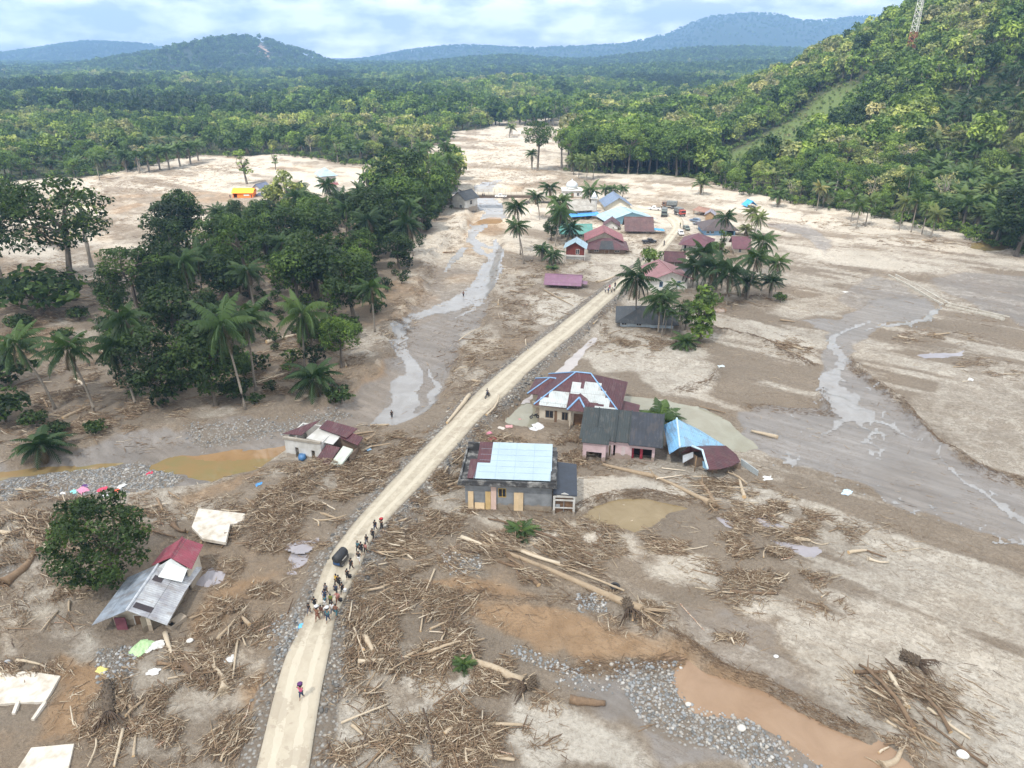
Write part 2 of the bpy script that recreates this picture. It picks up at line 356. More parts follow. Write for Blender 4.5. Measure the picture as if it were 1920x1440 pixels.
# ---- ground colour channels
DRY = [([(1430, 1190), (1500, 1140), (1620, 1160), (1760, 1200), (2000, 1260), (2000, 1460), (1850, 1450), (1780, 1395), (1690, 1345), (1600, 1320), (1530, 1300), (1500, 1250)], .8),
 ([(1380, 1110), (1440, 1110), (1462, 1140), (1430, 1177), (1400, 1170)], 1.), ([(1200, 1047), (1270, 1035), (1335, 1060), (1340, 1085), (1280, 1095), (1220, 1085)], 1.),
 ([(975, 1325), (1050, 1300), (1130, 1320), (1200, 1380), (1240, 1450), (955, 1450), (975, 1370)], .9), ([(780, 1275), (860, 1230), (882, 1300), (870, 1332), (800, 1315)], 1.),
 ([(1065, 895), (1120, 888), (1180, 896), (1330, 918), (1335, 944), (1250, 925), (1190, 925), (1110, 942), (1085, 962), (1062, 955)], 1.25),
 ([(880, 960), (980, 972), (1080, 985), (1190, 1000), (1200, 1050), (1100, 1060), (950, 1010)], .85), ([(985, 557), (1050, 545), (1095, 560), (1100, 590), (1060, 618), (1000, 602)], 1.),
 ([(1085, 660), (1180, 640), (1300, 650), (1362, 690), (1330, 750), (1240, 742), (1180, 700), (1130, 695)], .75), ([(1400, 600), (1470, 620), (1520, 640), (1540, 672), (1510, 680), (1450, 650)], .9),
 ([(1500, 600), (1560, 590), (1600, 560), (1590, 545), (1480, 560), (1430, 585)], .6),
 ([(1590, 700), (1660, 720), (1760, 800), (1800, 850), (1700, 750), (1820, 680), (1990, 700), (1990, 840), (1920, 900), (1740, 815), (1640, 735)], .5),
 ([(150, 1170), (190, 1165), (210, 1215), (180, 1260), (150, 1240)], .7), ([(0, 1180), (30, 1170), (35, 1230), (0, 1240)], .7),
 ([(640, 1330), (690, 1310), (720, 1350), (690, 1400), (640, 1420)], .8), ([(470, 905), (560, 880), (640, 895), (690, 930), (640, 940), (540, 910)], .6),
 ([(860, 610), (920, 600), (940, 650), (880, 680)], .6), ([(440, 790), (640, 770), (560, 800), (450, 805)], .8), ([(230, 1330), (330, 1350), (420, 1440), (250, 1440)], .5),
 ([(1600, 1000), (1750, 1040), (1900, 1090), (2000, 1150), (2000, 1180), (1800, 1110), (1620, 1030)], .7), ([(790, 450), (860, 400), (880, 420), (850, 450), (820, 480), (790, 500)], 1.)]
ORG = [([(805, 1132), (960, 1130), (1060, 1150), (1290, 1230), (1200, 1250), (1080, 1255), (1000, 1210), (900, 1165)], 1.), ([(800, 1090), (860, 1080), (1000, 1122), (820, 1126)], 1.),
 ([(110, 1230), (180, 1235), (188, 1280), (150, 1350), (148, 1395), (88, 1395), (93, 1340), (120, 1290), (108, 1250)], 1.1), ([(640, 745), (700, 700), (735, 650), (748, 690), (742, 760), (690, 795), (600, 800), (350, 830), (450, 800)], .8),
 ([(470, 1262), (515, 1258), (520, 1310), (490, 1335), (470, 1310)], 1.), ([(360, 1160), (400, 1130), (440, 1090), (500, 1080), (420, 1180), (370, 1190)], .8),
 ([(1280, 1232), (1330, 1240), (1650, 1400), (1700, 1450), (1540, 1450), (1300, 1290)], .7), ([(330, 930), (430, 905), (530, 880), (420, 945), (340, 960)], .6),
 ([(0, 640), (60, 600), (140, 615), (130, 650), (30, 680)], .6), ([(760, 620), (800, 600), (860, 600), (850, 660), (800, 680), (770, 650)], .4)]
GRV = [([(0, 885), (150, 858), (300, 852), (335, 880), (285, 915), (150, 932), (0, 930)], 1.1), ([(1150, 1250), (1260, 1240), (1330, 1290), (1420, 1360), (1470, 1440), (1330, 1400), (1200, 1340)], 1.),
 ([(1080, 1115), (1130, 1112), (1140, 1150), (1090, 1150)], .8), ([(830, 1035), (900, 1040), (905, 1080), (850, 1080)], .8), ([(180, 1220), (250, 1210), (240, 1290), (190, 1280)], .8),
 ([(505, 1180), (560, 1140), (560, 1210), (520, 1250)], 1.), ([(430, 1350), (480, 1340), (480, 1440), (440, 1440)], .6), ([(330, 800), (440, 790), (640, 752), (660, 765), (500, 805), (380, 822)], .7),
 ([(0, 1060), (40, 1050), (30, 1110), (0, 1130)], .8)]
WET = [([(1500, 600), (1560, 622), (1545, 700), (1556, 776), (1440, 768), (1380, 775), (1400, 830), (1480, 880), (1600, 905), (1720, 950), (1800, 985), (2000, 1050), (2000, 960), (1905, 915), (1800, 862), (1740, 812),
         (1690, 762), (1630, 725), (1600, 690), (1610, 640), (1650, 610), (1760, 590), (1740, 560), (1640, 560), (1560, 600)], 1.),
       ([(1640, 510), (1760, 570), (1750, 590), (1620, 600), (1560, 560)], .5), ([(1830, 510), (1990, 520), (1990, 640), (1880, 600), (1760, 545), (1740, 520)], .5), ([(1400, 415), (1520, 420), (1560, 450), (1560, 490), (1540, 470), (1500, 440)], .6),
       ([(1000, 1270), (1200, 1260), (1500, 1345), (1700, 1420), (1900, 1460), (1260, 1460), (1180, 1350)], .5), ([(1450, 1180), (1500, 1280), (1560, 1320), (1480, 1330), (1300, 1240), (1250, 1130), (1380, 1130)], .4)]
STREAMS = [('river', [[(936, 385, 21.6), (925, 400, 24.3), (900, 414, 16.2), (880, 436, 10.8), (905, 450, 10.8), (925, 455, 9.5)], [(930, 440, 6.8), (934, 455, 8.1), (928, 480, 17), (915, 512, 26), (890, 542, 34), (840, 562, 28), (795, 577, 18), (762, 592, 11), (745, 612, 13), (748, 640, 17), (762, 665, 14.9), (775, 690, 18.9), (770, 720, 21.6), (752, 750, 29.7), (735, 780, 43.2), (700, 802, 29.7)],
                   [(900, 556, 5.4), (870, 575, 6.8), (835, 587, 4.1)], [(748, 690, 6.8), (745, 715, 9.5), (752, 745, 13.5)], [(800, 678, 5.4), (822, 710, 9.5), (815, 745, 12.2), (785, 775, 16.2)], [(880, 440, 9.5), (900, 460, 10.8), (925, 475, 6.8)],
                   [(950, 340, 8.1), (915, 345, 18.9), (900, 362, 24.3), (925, 385, 29.7)], [(870, 455, 10.8), (835, 500, 5.4)]]),
           ('stream', [[(1772, 578, 7.5), (1735, 598, 12.0), (1690, 608, 12.0), (1640, 615, 9.0), (1600, 622, 6.0)], [(1640, 602, 6.0), (1610, 612, 9.0), (1575, 622, 10.5), (1560, 640, 12.0), (1566, 655, 15.0), (1580, 670, 18.0), (1578, 690, 15.0), (1562, 705, 21.0), (1560, 730, 30.0), (1580, 752, 39.0), (1600, 772, 45.0)],
                       [(1585, 690, 3.0), (1605, 712, 4.5), (1618, 722, 3.0), (1600, 740, 4.5), (1610, 760, 12.0)], [(1597, 775, 18.0), (1560, 800, 13.5), (1520, 815, 7.5), (1480, 840, 6.0), (1500, 880, 6.0)], [(1605, 770, 21.0), (1650, 790, 15.0), (1700, 815, 10.5), (1760, 845, 9.0), (1800, 890, 9.0), (1860, 940, 15.0), (1960, 1000, 21.0)],
                       [(1560, 770, 7.5), (1480, 775, 4.5), (1400, 768, 3.0)], [(1390, 830, 4.5), (1470, 875, 6.0), (1560, 895, 4.5), (1680, 935, 6.0), (1780, 975, 7.5), (1900, 1020, 10.5)], [(1600, 775, 12.0), (1640, 830, 6.0), (1655, 855, 4.5)]])]
def channels(x, y):
    P = np.c_[x, y]; wx = x+2.2*(fbm(x/5, y/5, 61)-.5)*2; wy = y+2.2*(fbm(x/5, y/5, 62)-.5)*2; W = np.c_[wx, wy]
    ca, sa = math.cos(R(-37)), math.sin(R(-37)); u = x*ca+y*sa; v = -x*sa+y*ca
    right = ss(-5, 25, x)
    st = fbm(u/26, v/3.6, 63, 5); iso = fbm(x/9, y/9, 64, 5)
    d = (ss(.46, .62, st)*.55*right+ss(.5, .66, iso)*.5*(1-right))
    far = ss(118, 205, y+(fbm(x/30, y/30, 77)-.5)*60)
    d = np.maximum(d, far*(.3+.7*ss(.38, .58, fbm(u/26, v/9, 66, 5)))*(1-.5*ss(.56, .66, fbm(x/6, y/6, 78, 4))))
    bed = ss(-1, 1.5, sd_poly(W, RIVER, 14.))
    d = d*(1-.75*bed*(1-far*.6))
    for pl, a in DRY:
        k = ss(-1.0, 1.2, sd_poly(W, wp(pl), 8.)); d = d*(1-k)+a*k*(.75+.5*(fbm(x/3, y/3, 67)-.3))
    o = ss(.52, .7, fbm(x/12, y/12, 68))*.4*(1-right*.5)+far*.22+.12*bed
    for pl, a in ORG: k = ss(-1.2, 1.4, sd_poly(W, wp(pl), 8.)); o = o*(1-k)+a*k; d = d*(1-.6*k)
    g = .25*ss(.62, .75, fbm(x/7, y/7, 69))*(1-far)
    for pl, a in GRV: k = ss(-1.5, 1.2, sd_poly(W, wp(pl), 8.)); g = np.maximum(g, a*k); d = d*(1-.6*k)
    we = .62*bed*(1-.5*far)
    for pl, a in WET: k = ss(-1., 1.2, sd_poly(W, wp(pl), 8.)); we = np.maximum(we, a*k); d = d*(1-.85*a*k)
    rd, rw = road_dist(P); k = (1-ss(.5, 2.8, rd-rw))*(1-ss(170, 190, y)); g = np.maximum(g, k); we = np.maximum(we, k*.3)
    fo = np.maximum(np.maximum(ss(1500, 1650, y), ss(2, 9, sd_poly(W, BASE_POLY, 10.))), np.maximum(ss(0, 8, sd_poly(W, PLAIN, 10.)), ss(-4, 3, sd_poly(W, GROVE_D, 6.))*.8))
    cl = ss(-4, 4, sd_poly(W, CLEARING, 8.)); ga = ss(-3, 4, sd_poly(W, GROVE_A, 6.))
    d = d*(1-.6*ga)
    return dict(dry=np.clip(d, 0, 1.3), orange=np.clip(o, 0, 1.1), gravel=np.clip(g, 0, 1.1), wet=np.clip(we, 0, 1), forest=np.clip(fo, 0, 1), clearing=cl)
def ground_mat():
    m, nt, b = newmat('ground'); co = objco(nt)
    at = {k: nd(nt, 'Attribute', attribute_name=k).outputs['Fac'] for k in ('dry', 'orange', 'gravel', 'wet', 'forest', 'clearing')}
    na = noise(nt, co, .55, 9, .68); nb = noise(nt, co, 2.2, 9, .74); nf = noise(nt, co, 7., 5, .75); ncx = noise(nt, co, .09, 4, .5)
    m0_ = nd(nt, 'Mapping'); m0_.inputs['Rotation'].default_value = (0, 0, R(37)); nt.links.new(co, m0_.inputs[0]); mr = nd(nt, 'Mapping'); mr.inputs['Scale'].default_value = (.14, 1.1, 1)
    nt.links.new(m0_.outputs[0], mr.inputs[0]); ns = noise(nt, mr.outputs[0], .8, 8, .62)
    def th(ch, lo, hi, amt=.5, n_=na):
        x = mth(nt, 'ADD', ch, mth(nt, 'MULTIPLY', mth(nt, 'SUBTRACT', n_, .5), amt*2)); mm = nd(nt, 'MapRange', interpolation_type='SMOOTHSTEP', i_1=lo, i_2=hi)
        nt.links.new(x, mm.inputs[0]); return mm.outputs[0]
    mud = ramp(nt, mixc(nt, .5, nb, nf), [(.34, (.075, .057, .04)), (.46, (.175, .138, .102)), (.56, (.255, .208, .16)), (.68, (.37, .315, .25))])
    mud = mixc(nt, mth(nt, 'MULTIPLY', ns, .8), mud, (.245, .205, .16))

    dryc = ramp(nt, mixc(nt, .3, nb, nf), [(.33, (.32, .285, .235)), (.47, (.46, .42, .36)), (.62, (.58, .54, .475))])
    orgc = ramp(nt, na, [(.3, (.23, .16, .10)), (.7, (.34, .252, .17))])
    wetc = ramp(nt, ns, [(.3, (.17, .155, .142)), (.7, (.25, .232, .218))])
    c = mixc(nt, th(at['orange'], .3, .8, .35), mud, orgc)
    c = mixc(nt, th(at['wet'], .25, .6, .2), c, wetc)
    c = mixc(nt, th(at['dry'], .12, .85, .42), c, dryc)
    warm = mixc(nt, at['orange'], (1, 1, 1), (1.06, .97, .86)); c = mixc(nt, 1., c, warm, 'MULTIPLY')
    rg1 = mth(nt, 'ABSOLUTE', mth(nt, 'SUBTRACT', ns, .5)); rg2 = mth(nt, 'ABSOLUTE', mth(nt, 'SUBTRACT', na, .5))
    crk = mth(nt, 'MAXIMUM', mth(nt, 'LESS_THAN', rg1, .006), mth(nt, 'LESS_THAN', rg2, .0065)); crk = mth(nt, 'MULTIPLY', crk, mth(nt, 'GREATER_THAN', ncx, .5))
    c = mixc(nt, mth(nt, 'MULTIPLY', crk, .55), c, (.12, .092, .066))
    c = mixc(nt, 1., c, ramp(nt, ncx, [(.3, (.8, .79, .78)), (.7, (1.12, 1.12, 1.12))]), 'MULTIPLY')
    vo = nd(nt, 'TexVoronoi', i_Scale=3.2, i_Randomness=1.); nt.links.new(co, vo.inputs[0])
    vo2 = nd(nt, 'TexVoronoi', i_Scale=1.3); nt.links.new(co, vo2.inputs[0])
    gr = mixc(nt, th(vo.outputs['Distance'], .25, .6, .2), ramp(nt, vo.outputs['Color'], [(.2, (.17, .155, .135)), (.8, (.34, .33, .31))]), (.17, .14, .11))
    c = mixc(nt, th(at['gravel'], .35, .7, .6), c, gr)
    gc = ramp(nt, na, [(.3, (.02, .032, .01)), (.5, (.05, .06, .022)), (.7, (.1, .085, .045))])
    c = mixc(nt, th(at['forest'], .4, .7, .3), c, gc)
    c = mixc(nt, at['clearing'], c, ramp(nt, nb, [(.3, (.045, .075, .018)), (.5, (.085, .13, .03)), (.62, (.15, .14, .07)), (.75, (.1, .14, .04))]))
    nt.links.new(c, b.inputs['Base Color'])
    rr = mth(nt, 'SUBTRACT', .9, mth(nt, 'MULTIPLY', th(at['wet'], .3, .8, .3), .42)); nt.links.new(rr, b.inputs['Roughness'])
    b.inputs['Specular IOR Level'].default_value = .35
    hgt = mth(nt, 'ADD', mth(nt, 'MULTIPLY', nb, .5), mth(nt, 'ADD', mth(nt, 'MULTIPLY', na, 1.2), mth(nt, 'MULTIPLY', mth(nt, 'MULTIPLY', vo.outputs['Distance'], at['gravel']), .8)))
    dist = mth(nt, 'SUBTRACT', 1., mth(nt, 'MULTIPLY', at['wet'], .8))
    n = nd(nt, 'Bump', i_Distance=.35); nt.links.new(hgt, n.inputs['Height']); nt.links.new(mth(nt, 'MULTIPLY', dist, 1.), n.inputs['Strength']); nt.links.new(n.outputs[0], b.inputs['Normal'])
    return m
# grid: rows closer together near the drone, wide enough for side steps
ang = np.linspace(math.atan(48/14.), math.atan(48/700.), 760)
rowy = np.r_[-260, -120, -50, -10, 5, 48/np.tan(ang), np.geomspace(715, 9000, 70)]
colu = np.r_[-6, -3, -1.8, np.linspace(-1.15, 1.15, 860), 1.8, 3, 6]
GX = colu[None, :]*np.sqrt(rowy[:, None]**2*.86+38**2); GY = np.repeat(rowy[:, None], len(colu), 1)
gx, gy = GX.ravel(), GY.ravel(); nr, ncc = GX.shape
gz = H(gx, gy); CH = channels(gx, gy)
idx = np.arange(nr*ncc).reshape(nr, ncc)
F = np.stack([idx[:-1, :-1], idx[:-1, 1:], idx[1:, 1:], idx[1:, :-1]], -1).reshape(-1, 4)
gme = npmesh('ground', np.c_[gx, gy, gz], F, ground_mat(), CH, smooth=True)
tag(link('ground', gme), kind='structure')
# ---- water
def water_mat(name, c, rough=.06, alpha=.0, c2=None, rip=.15):
    m, nt, b = newmat(name); co = objco(nt); n = noise(nt, co, .35, 6, .6, .6)
    nt.links.new(ramp(nt, n, [(.35, c2 or tuple(x*.8 for x in c)), (.65, c)]), b.inputs['Base Color'])
    b.inputs['Roughness'].default_value = rough; b.inputs['IOR'].default_value = 1.33
    bump(nt, b, noise(nt, co, 2.2, 3, .5), rip, .03)
    if alpha: b.inputs['Alpha'].default_value = alpha
    return m
WM = {'green': water_mat('pond_water_green', (.28, .275, .215), c2=(.235, .22, .165)), 'brown': water_mat('pond_water_brown', (.25, .195, .115), c2=(.2, .15, .08), rough=.04),
      'olive': water_mat('pond_water_olive', (.215, .18, .085), c2=(.26, .175, .085)), 'orange': water_mat('pond_water_orange', (.31, .2, .105), c2=(.25, .155, .075)),
      'orange2': water_mat('canal_water', (.3, .205, .135), c2=(.25, .165, .105)), 'sky': water_mat('puddle_water', (.33, .31, .33), rough=.03, rip=.02), 'pale': water_mat('lane_water', (.42, .385, .37), rough=.08)}
stm = water_mat('stream_water', (.30, .295, .29), rough=.22, c2=(.245, .235, .228), rip=.4)
PN = {'house': 'still pale green floodwater behind the pink house', 'brown': 'brown flood pool scooped in the white sand', 'canal': 'orange brown water in the ditch at the lower right'}
Wv = np.c_[gx+1.6*(fbm(gx/7, gy/7, 21)-.5)*2, gy+1.6*(fbm(gx/7, gy/7, 22)-.5)*2]
near = gy < 900
def cellmesh(name, mask, z, m):
    mk = mask[F].all(1); f = F[mk]
    if len(f) == 0: return None
    u, inv = np.unique(f, return_inverse=True)
    me = npmesh(name, np.c_[gx[u], gy[u], z[u]], inv.reshape(-1, 4), m, smooth=True)
    return tag(link(name, me), kind='structure')
for k, (pl, c) in POND.items():
    s = sd_poly(Wv, pl, 6.); mask = s > -1.4
    core = s > -.3
    lvl = np.percentile(gz[core], 35)+(.30 if k == 'canal' else .22 if k in ('house', 'brown') else .10) if core.any() else 0
    cellmesh('canal' if k == 'canal' else 'pond', mask, np.full(len(gx), lvl), WM[c])
W2 = np.c_[gx+1.5*(fbm(gx/4, gy/4, 71)-.5)*2, gy+1.5*(fbm(gx/4, gy/4, 72)-.5)*2]
for nm, sts in STREAMS:
    s = np.full(len(gx), -9.)
    for stk in sts: s = np.maximum(s, sd_stroke(W2, stk, 5.))
    if nm == 'stream':   # braided: thin dry threads between the runnels
        br = np.abs(fbm(gx/2.2, gy/5, 73, 3)-.5); s0 = s; br2 = np.abs(fbm(gx/1.1, gy/2.6, 74, 3)-.5); s = np.where((s0 > .35) | ((s0 > -1.6) & ((br < .03) | (br2 < .016))), 1., -1.)
    zz = gz.copy()
    cellmesh(nm, s > 0, zz+.035, stm)
# ---- road
def road_mats():
    out = []
    for nm, a, b_, sc_ in (('road_gravel', (.45, .40, .315), (.31, .27, .205), 1.2), ('road_concrete', (.45, .40, .315), (.38, .33, .255), .8)):
        m, nt, b = newmat(nm); co = objco(nt); u = nd(nt, 'Attribute', attribute_name='across').outputs['Fac']
        n = noise(nt, co, sc_, 8, .65)
        c = ramp(nt, n, [(.3, b_), (.66, a)])
        tr = mth(nt, 'ABSOLUTE', mth(nt, 'SUBTRACT', mth(nt, 'ABSOLUTE', u), .42)); tr = mth(nt, 'LESS_THAN', mth(nt, 'ADD', tr, mth(nt, 'MULTIPLY', mth(nt, 'SUBTRACT', n, .5), .5)), .15)
        c = mixc(nt, mth(nt, 'MULTIPLY', tr, .38), c, (.58, .53, .43)); sm_ = noise(nt, co, .35, 6, .7); c = mixc(nt, mth(nt, 'MULTIPLY', mth(nt, 'GREATER_THAN', sm_, .57), .35), c, (.24, .195, .145)); ed = mth(nt, 'POWER', mth(nt, 'ABSOLUTE', u), 8.)
        if nm == 'road_gravel': c = mixc(nt, mth(nt, 'MULTIPLY', ed, .7), c, (.26, .225, .175))
        nt.links.new(c, b.inputs['Base Color']); b.inputs['Roughness'].default_value = .95; bump(nt, b, noise(nt, co, 3, 6, .7), .35, .08); out.append(m)
    return out
def road():
    n = len(RX); t = np.gradient(np.c_[RX, RY], axis=0); t /= np.linalg.norm(t, axis=1)[:, None]; nx = np.c_[t[:, 1], -t[:, 0]]
    us = np.linspace(-1, 1, 11); V = []; U = []
    s = np.arange(n)*1.2; conc = RY < G(560, 1236)[1]
    for k in us:
        ww = RW*(1+np.where(conc, .0, .07*(fbm(s/3, s*0+5+k*0, 81+int(k > 0), 3)-.5)*2)); p = np.c_[RX, RY]+nx*(ww*k)[:, None]
        z = H(p[:, 0], p[:, 1]); zc = H(RX, RY)
        V.append(np.c_[p, np.maximum(z, zc-.05)+.06+.05*(1-k*k)+np.where(conc, .10, 0)]); U.append(np.full(n, k))
    V = np.stack(V, 1); U = np.stack(U, 1); ix = np.arange(n*11).reshape(n, 11)
    f = np.stack([ix[:-1, :-1], ix[:-1, 1:], ix[1:, 1:], ix[1:, :-1]], -1); mi = np.where(conc[:-1], 1, 0)[:, None].repeat(10, 1).ravel()
    # skirts at both edges so that the slab shows its thickness
    me = npmesh('road', V.reshape(-1, 3), f.reshape(-1, 4), road_mats(), {'across': U.ravel()}, True, mi); o = link('road', me)
    so_ = o.modifiers.new('thick', 'SOLIDIFY'); so_.thickness = .3; so_.offset = -1
    tag(o, kind='structure')
road()
# ---- far hills
def hill_mat():
    m, nt, b = newmat('hill_forest'); co = objco(nt); n = noise(nt, co, .05, 8, .7); n2_ = noise(nt, co, .0035, 5, .6)
    c = ramp(nt, n, [(.3, (.010, .02, .010)), (.55, (.02, .037, .016)), (.75, (.035, .055, .022))])
    c = mixc(nt, mth(nt, 'MULTIPLY', n2_, .6), c, (.04, .05, .03))
    sl = mth(nt, 'GREATER_THAN', nd(nt, 'Attribute', attribute_name='slip').outputs['Fac'], .5); c = mixc(nt, sl, c, (.36, .24, .17))
    nt.links.new(c, b.inputs['Base Color']); b.inputs['Roughness'].default_value = .95
    return m
HM = hill_mat()
HILLS = [
 ('left far', 4300, 900, [(-500, 150), (-100, 128), (0, 118), (60, 102), (110, 88), (160, 80), (200, 80), (270, 85), (300, 98), (340, 112), (420, 128), (560, 142)]),
 ('mid', 2300, 800, [(20, 152), (120, 146), (190, 132), (250, 116), (310, 102), (340, 96), (400, 88), (430, 76), (460, 70), (500, 82), (540, 96), (570, 110), (600, 122), (640, 130), (700, 138), (820, 142)]),
 ('long far', 4700, 1200, [(520, 135), (600, 122), (640, 116), (700, 110), (760, 97), (830, 88), (870, 86), (940, 90), (1000, 92), (1080, 89), (1160, 85), (1200, 77), (1260, 63), (1290, 47), (1330, 33), (1400, 27), (1440, 27), (1480, 39), (1520, 41), (1560, 38), (1600, 34), (1660, 30), (1700, 30), (1800, 34), (1950, 44), (2300, 90)]),
 ('near right', 2500, 700, [(600, 142), (680, 134), (740, 128), (850, 114), (940, 107), (1010, 112), (1080, 116), (1150, 110), (1230, 100), (1290, 94), (1400, 92), (1500, 96), (1620, 100), (1800, 110)]),
 ('low right', 1650, 420, [(1040, 140), (1100, 132), (1180, 128), (1250, 126), (1330, 124), (1420, 120), (1560, 124)])]
HPTS = []
for nm, D, wd, cr in HILLS:
    X = []; Z = []
    for a, b in cr:
        dx, dy, dz = raydir(a, b+3); t = D/dy; X.append(dx*t); Z.append(CAMH+dz*t-1+.0026*D)
    xs = np.arange(X[0], X[-1], 14.); cz = np.maximum(np.interp(xs, X, Z), 0)
    ys = np.r_[np.linspace(-wd, 0, 46), np.linspace(14, wd*.7, 14)]
    XX, YY = np.meshgrid(xs, ys); pr = np.where(YY < 0, ss(-wd, 0, YY)**.8, 1-ss(0, wd, YY)); rg = fbm(XX/160, YY/240, int(D), 4)-.5
    ZZ = cz[None, :]*pr*(1+1.1*rg*(1-pr)*2*np.minimum(1, -np.minimum(YY, 0)/200))-4+6*(fbm(XX/40, YY/40, 7)-.5)
    slip = np.zeros_like(XX)
    if nm == 'mid':
        for k in range(len(ys)):
            for (ax, ay, bx, by, ww) in ((478, 76, 508, 112, 7),):
                pxx, pyy = proj(XX[k], YY[k]+D, ZZ[k]); tt = (pyy-ay)/(by-ay); lx = ax+(bx-ax)*tt
                slip[k] = np.where((tt > 0) & (tt < 1) & (np.abs(pxx-lx) < ww*(.5+.8*fbm(pyy/5, pyy*0, 3))), 1, slip[k])
    ix = np.arange(XX.size).reshape(XX.shape); f = np.stack([ix[:-1, :-1], ix[:-1, 1:], ix[1:, 1:], ix[1:, :-1]], -1).reshape(-1, 4)
    me = npmesh('hill', np.c_[XX.ravel(), YY.ravel()+D, ZZ.ravel()], f, HM, {'slip': slip.ravel()}, True)
    tag(link('hill', me), kind='structure')
    rg_ = np.random.default_rng(int(D)); n = int(min(9000, (xs[-1]-xs[0])*wd/190)); a = rg_.uniform(0, XX.shape[1]-1.01, n); b = rg_.uniform(0, 52, n)
    ia, ib = a.astype(int), b.astype(int)
    ok = slip[ib, ia] < .5
    HPTS.append(np.c_[XX[ib, ia]+(a-ia)*14, D+ys[ib]+(b-ib)*(ys[np.minimum(ib+1, len(ys)-1)]-ys[ib]), ZZ[ib, ia]][ok])
HPTS = np.vstack(HPTS)
# ---- haze and the cloud that shades the near half of the valley
def haze():
    mb = MB().box(-4600, 4600, -120, 5900, -28, 330); m = bpy.data.materials.new('haze'); m.use_nodes = True; nt = m.node_tree; nt.nodes.clear()
    v = nt.nodes.new('ShaderNodeVolumePrincipled'); v.inputs['Color'].default_value = (.34, .6, 1, 1); v.inputs['Density'].default_value = HAZE_D; v.inputs['Anisotropy'].default_value = 0.2
    o = nt.nodes.new('ShaderNodeOutputMaterial'); nt.links.new(v.outputs[0], o.inputs['Volume']); tag(mb.build('haze', m), kind='stuff')
HAZE_D = .00025
haze()
def cloud():
    zc = 560.; off = SUND/SUND.z*zc; n = 70
    xs = np.linspace(-330, 330, n); ys = np.linspace(-260, 250, n); X, Y = np.meshgrid(xs, ys)
    e = np.maximum(np.abs(X)/330, np.maximum((Y-60)/190, -(Y)/260))
    lump = 26*fbm(X/60, Y/60, 5, 4)*np.clip(1.05-e, 0, 1); V = np.r_[np.c_[X.ravel(), Y.ravel(), (zc+lump+4).ravel()], np.c_[X.ravel(), Y.ravel(), (zc-lump*.35).ravel()]]
    V[:, 0] += off.x; V[:, 1] += off.y
    ix = np.arange(n*n).reshape(n, n); f = np.stack([ix[:-1, :-1], ix[:-1, 1:], ix[1:, 1:], ix[1:, :-1]], -1).reshape(-1, 4); f2 = f[:, ::-1]+n*n
    dens = np.clip(1-ss(.45, 1.0, e)+.35*(fbm(X/70, Y/70, 15)-.5), 0, 1)*CLOUD_D; dens = np.where(e > .985, 0, dens)
    m, nt, b = newmat('cloud'); b.inputs['Base Color'].default_value = (.9, .9, .92, 1); b.inputs['Roughness'].default_value = 1; b.inputs['Specular IOR Level'].default_value = 0
    nt.links.new(nd(nt, 'Attribute', attribute_name='dens').outputs['Fac'], b.inputs['Alpha'])
    me = npmesh('cloud', V, np.r_[f, f2], m, {'dens': np.r_[dens.ravel(), dens.ravel()]}, True); tag(link('cloud', me), kind='structure')
CLOUD_D = .36
cloud()
# ================================================================== VEGETATION
def leaf_mat(name, stops, trans=.25):
    m, nt, b = newmat(name)
    hue = nd(nt, 'Attribute', attribute_name='hue', attribute_type='INSTANCER').outputs['Fac']
    tone = nd(nt, 'Attribute', attribute_name='tone').outputs['Fac']
    rnd = nd(nt, 'ObjectInfo').outputs['Random']
    c = ramp(nt, mth(nt, 'ADD', hue, mth(nt, 'MULTIPLY', mth(nt, 'SUBTRACT', rnd, .5), .16)), stops)
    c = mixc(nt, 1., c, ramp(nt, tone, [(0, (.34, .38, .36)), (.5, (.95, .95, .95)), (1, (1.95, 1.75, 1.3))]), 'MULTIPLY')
    nt.links.new(c, b.inputs['Base Color']); b.inputs['Roughness'].default_value = .55; b.inputs['Specular IOR Level'].default_value = .3
    tr = nd(nt, 'BsdfTranslucent'); nt.links.new(mixc(nt, 1., c, (1.2, 1.35, .6), 'MULTIPLY'), tr.inputs[0])
    ms = nd(nt, 'MixShader', i_0=trans); nt.links.new(b.outputs[0], ms.inputs[1]); nt.links.new(tr.outputs[0], ms.inputs[2])
    nt.links.new(ms.outputs[0], nt.nodes['Material Output'].inputs[0]); return m
LEAF = leaf_mat('foliage', [(0, (.024, .044, .016)), (.25, (.05, .09, .025)), (.5, (.10, .165, .04)), (.7, (.165, .23, .058)), (.85, (.22, .25, .105)), (1., (.28, .26, .18))], .32)
PALM = leaf_mat('palm_fronds', [(0, (.022, .046, .016)), (.4, (.045, .085, .025)), (.7, (.08, .125, .035)), (1, (.15, .15, .06))], .2)
DEAD = leaf_mat('dead_fronds', [(0, (.12, .085, .045)), (1, (.22, .17, .1))], .1)
BARK = M('bark', (.17, .145, .115), (.085, .068, .05), 3, .9, bs=.3, st=(1, 1, .2)); PBARK = M('palm_bark', (.27, .24, .2), (.16, .135, .11), 4, .9, bs=.4, st=(.4, .4, 3))
WBARK = M('pale_bark', (.33, .3, .26), (.18, .16, .13), 3, .9, st=(1, 1, .2))
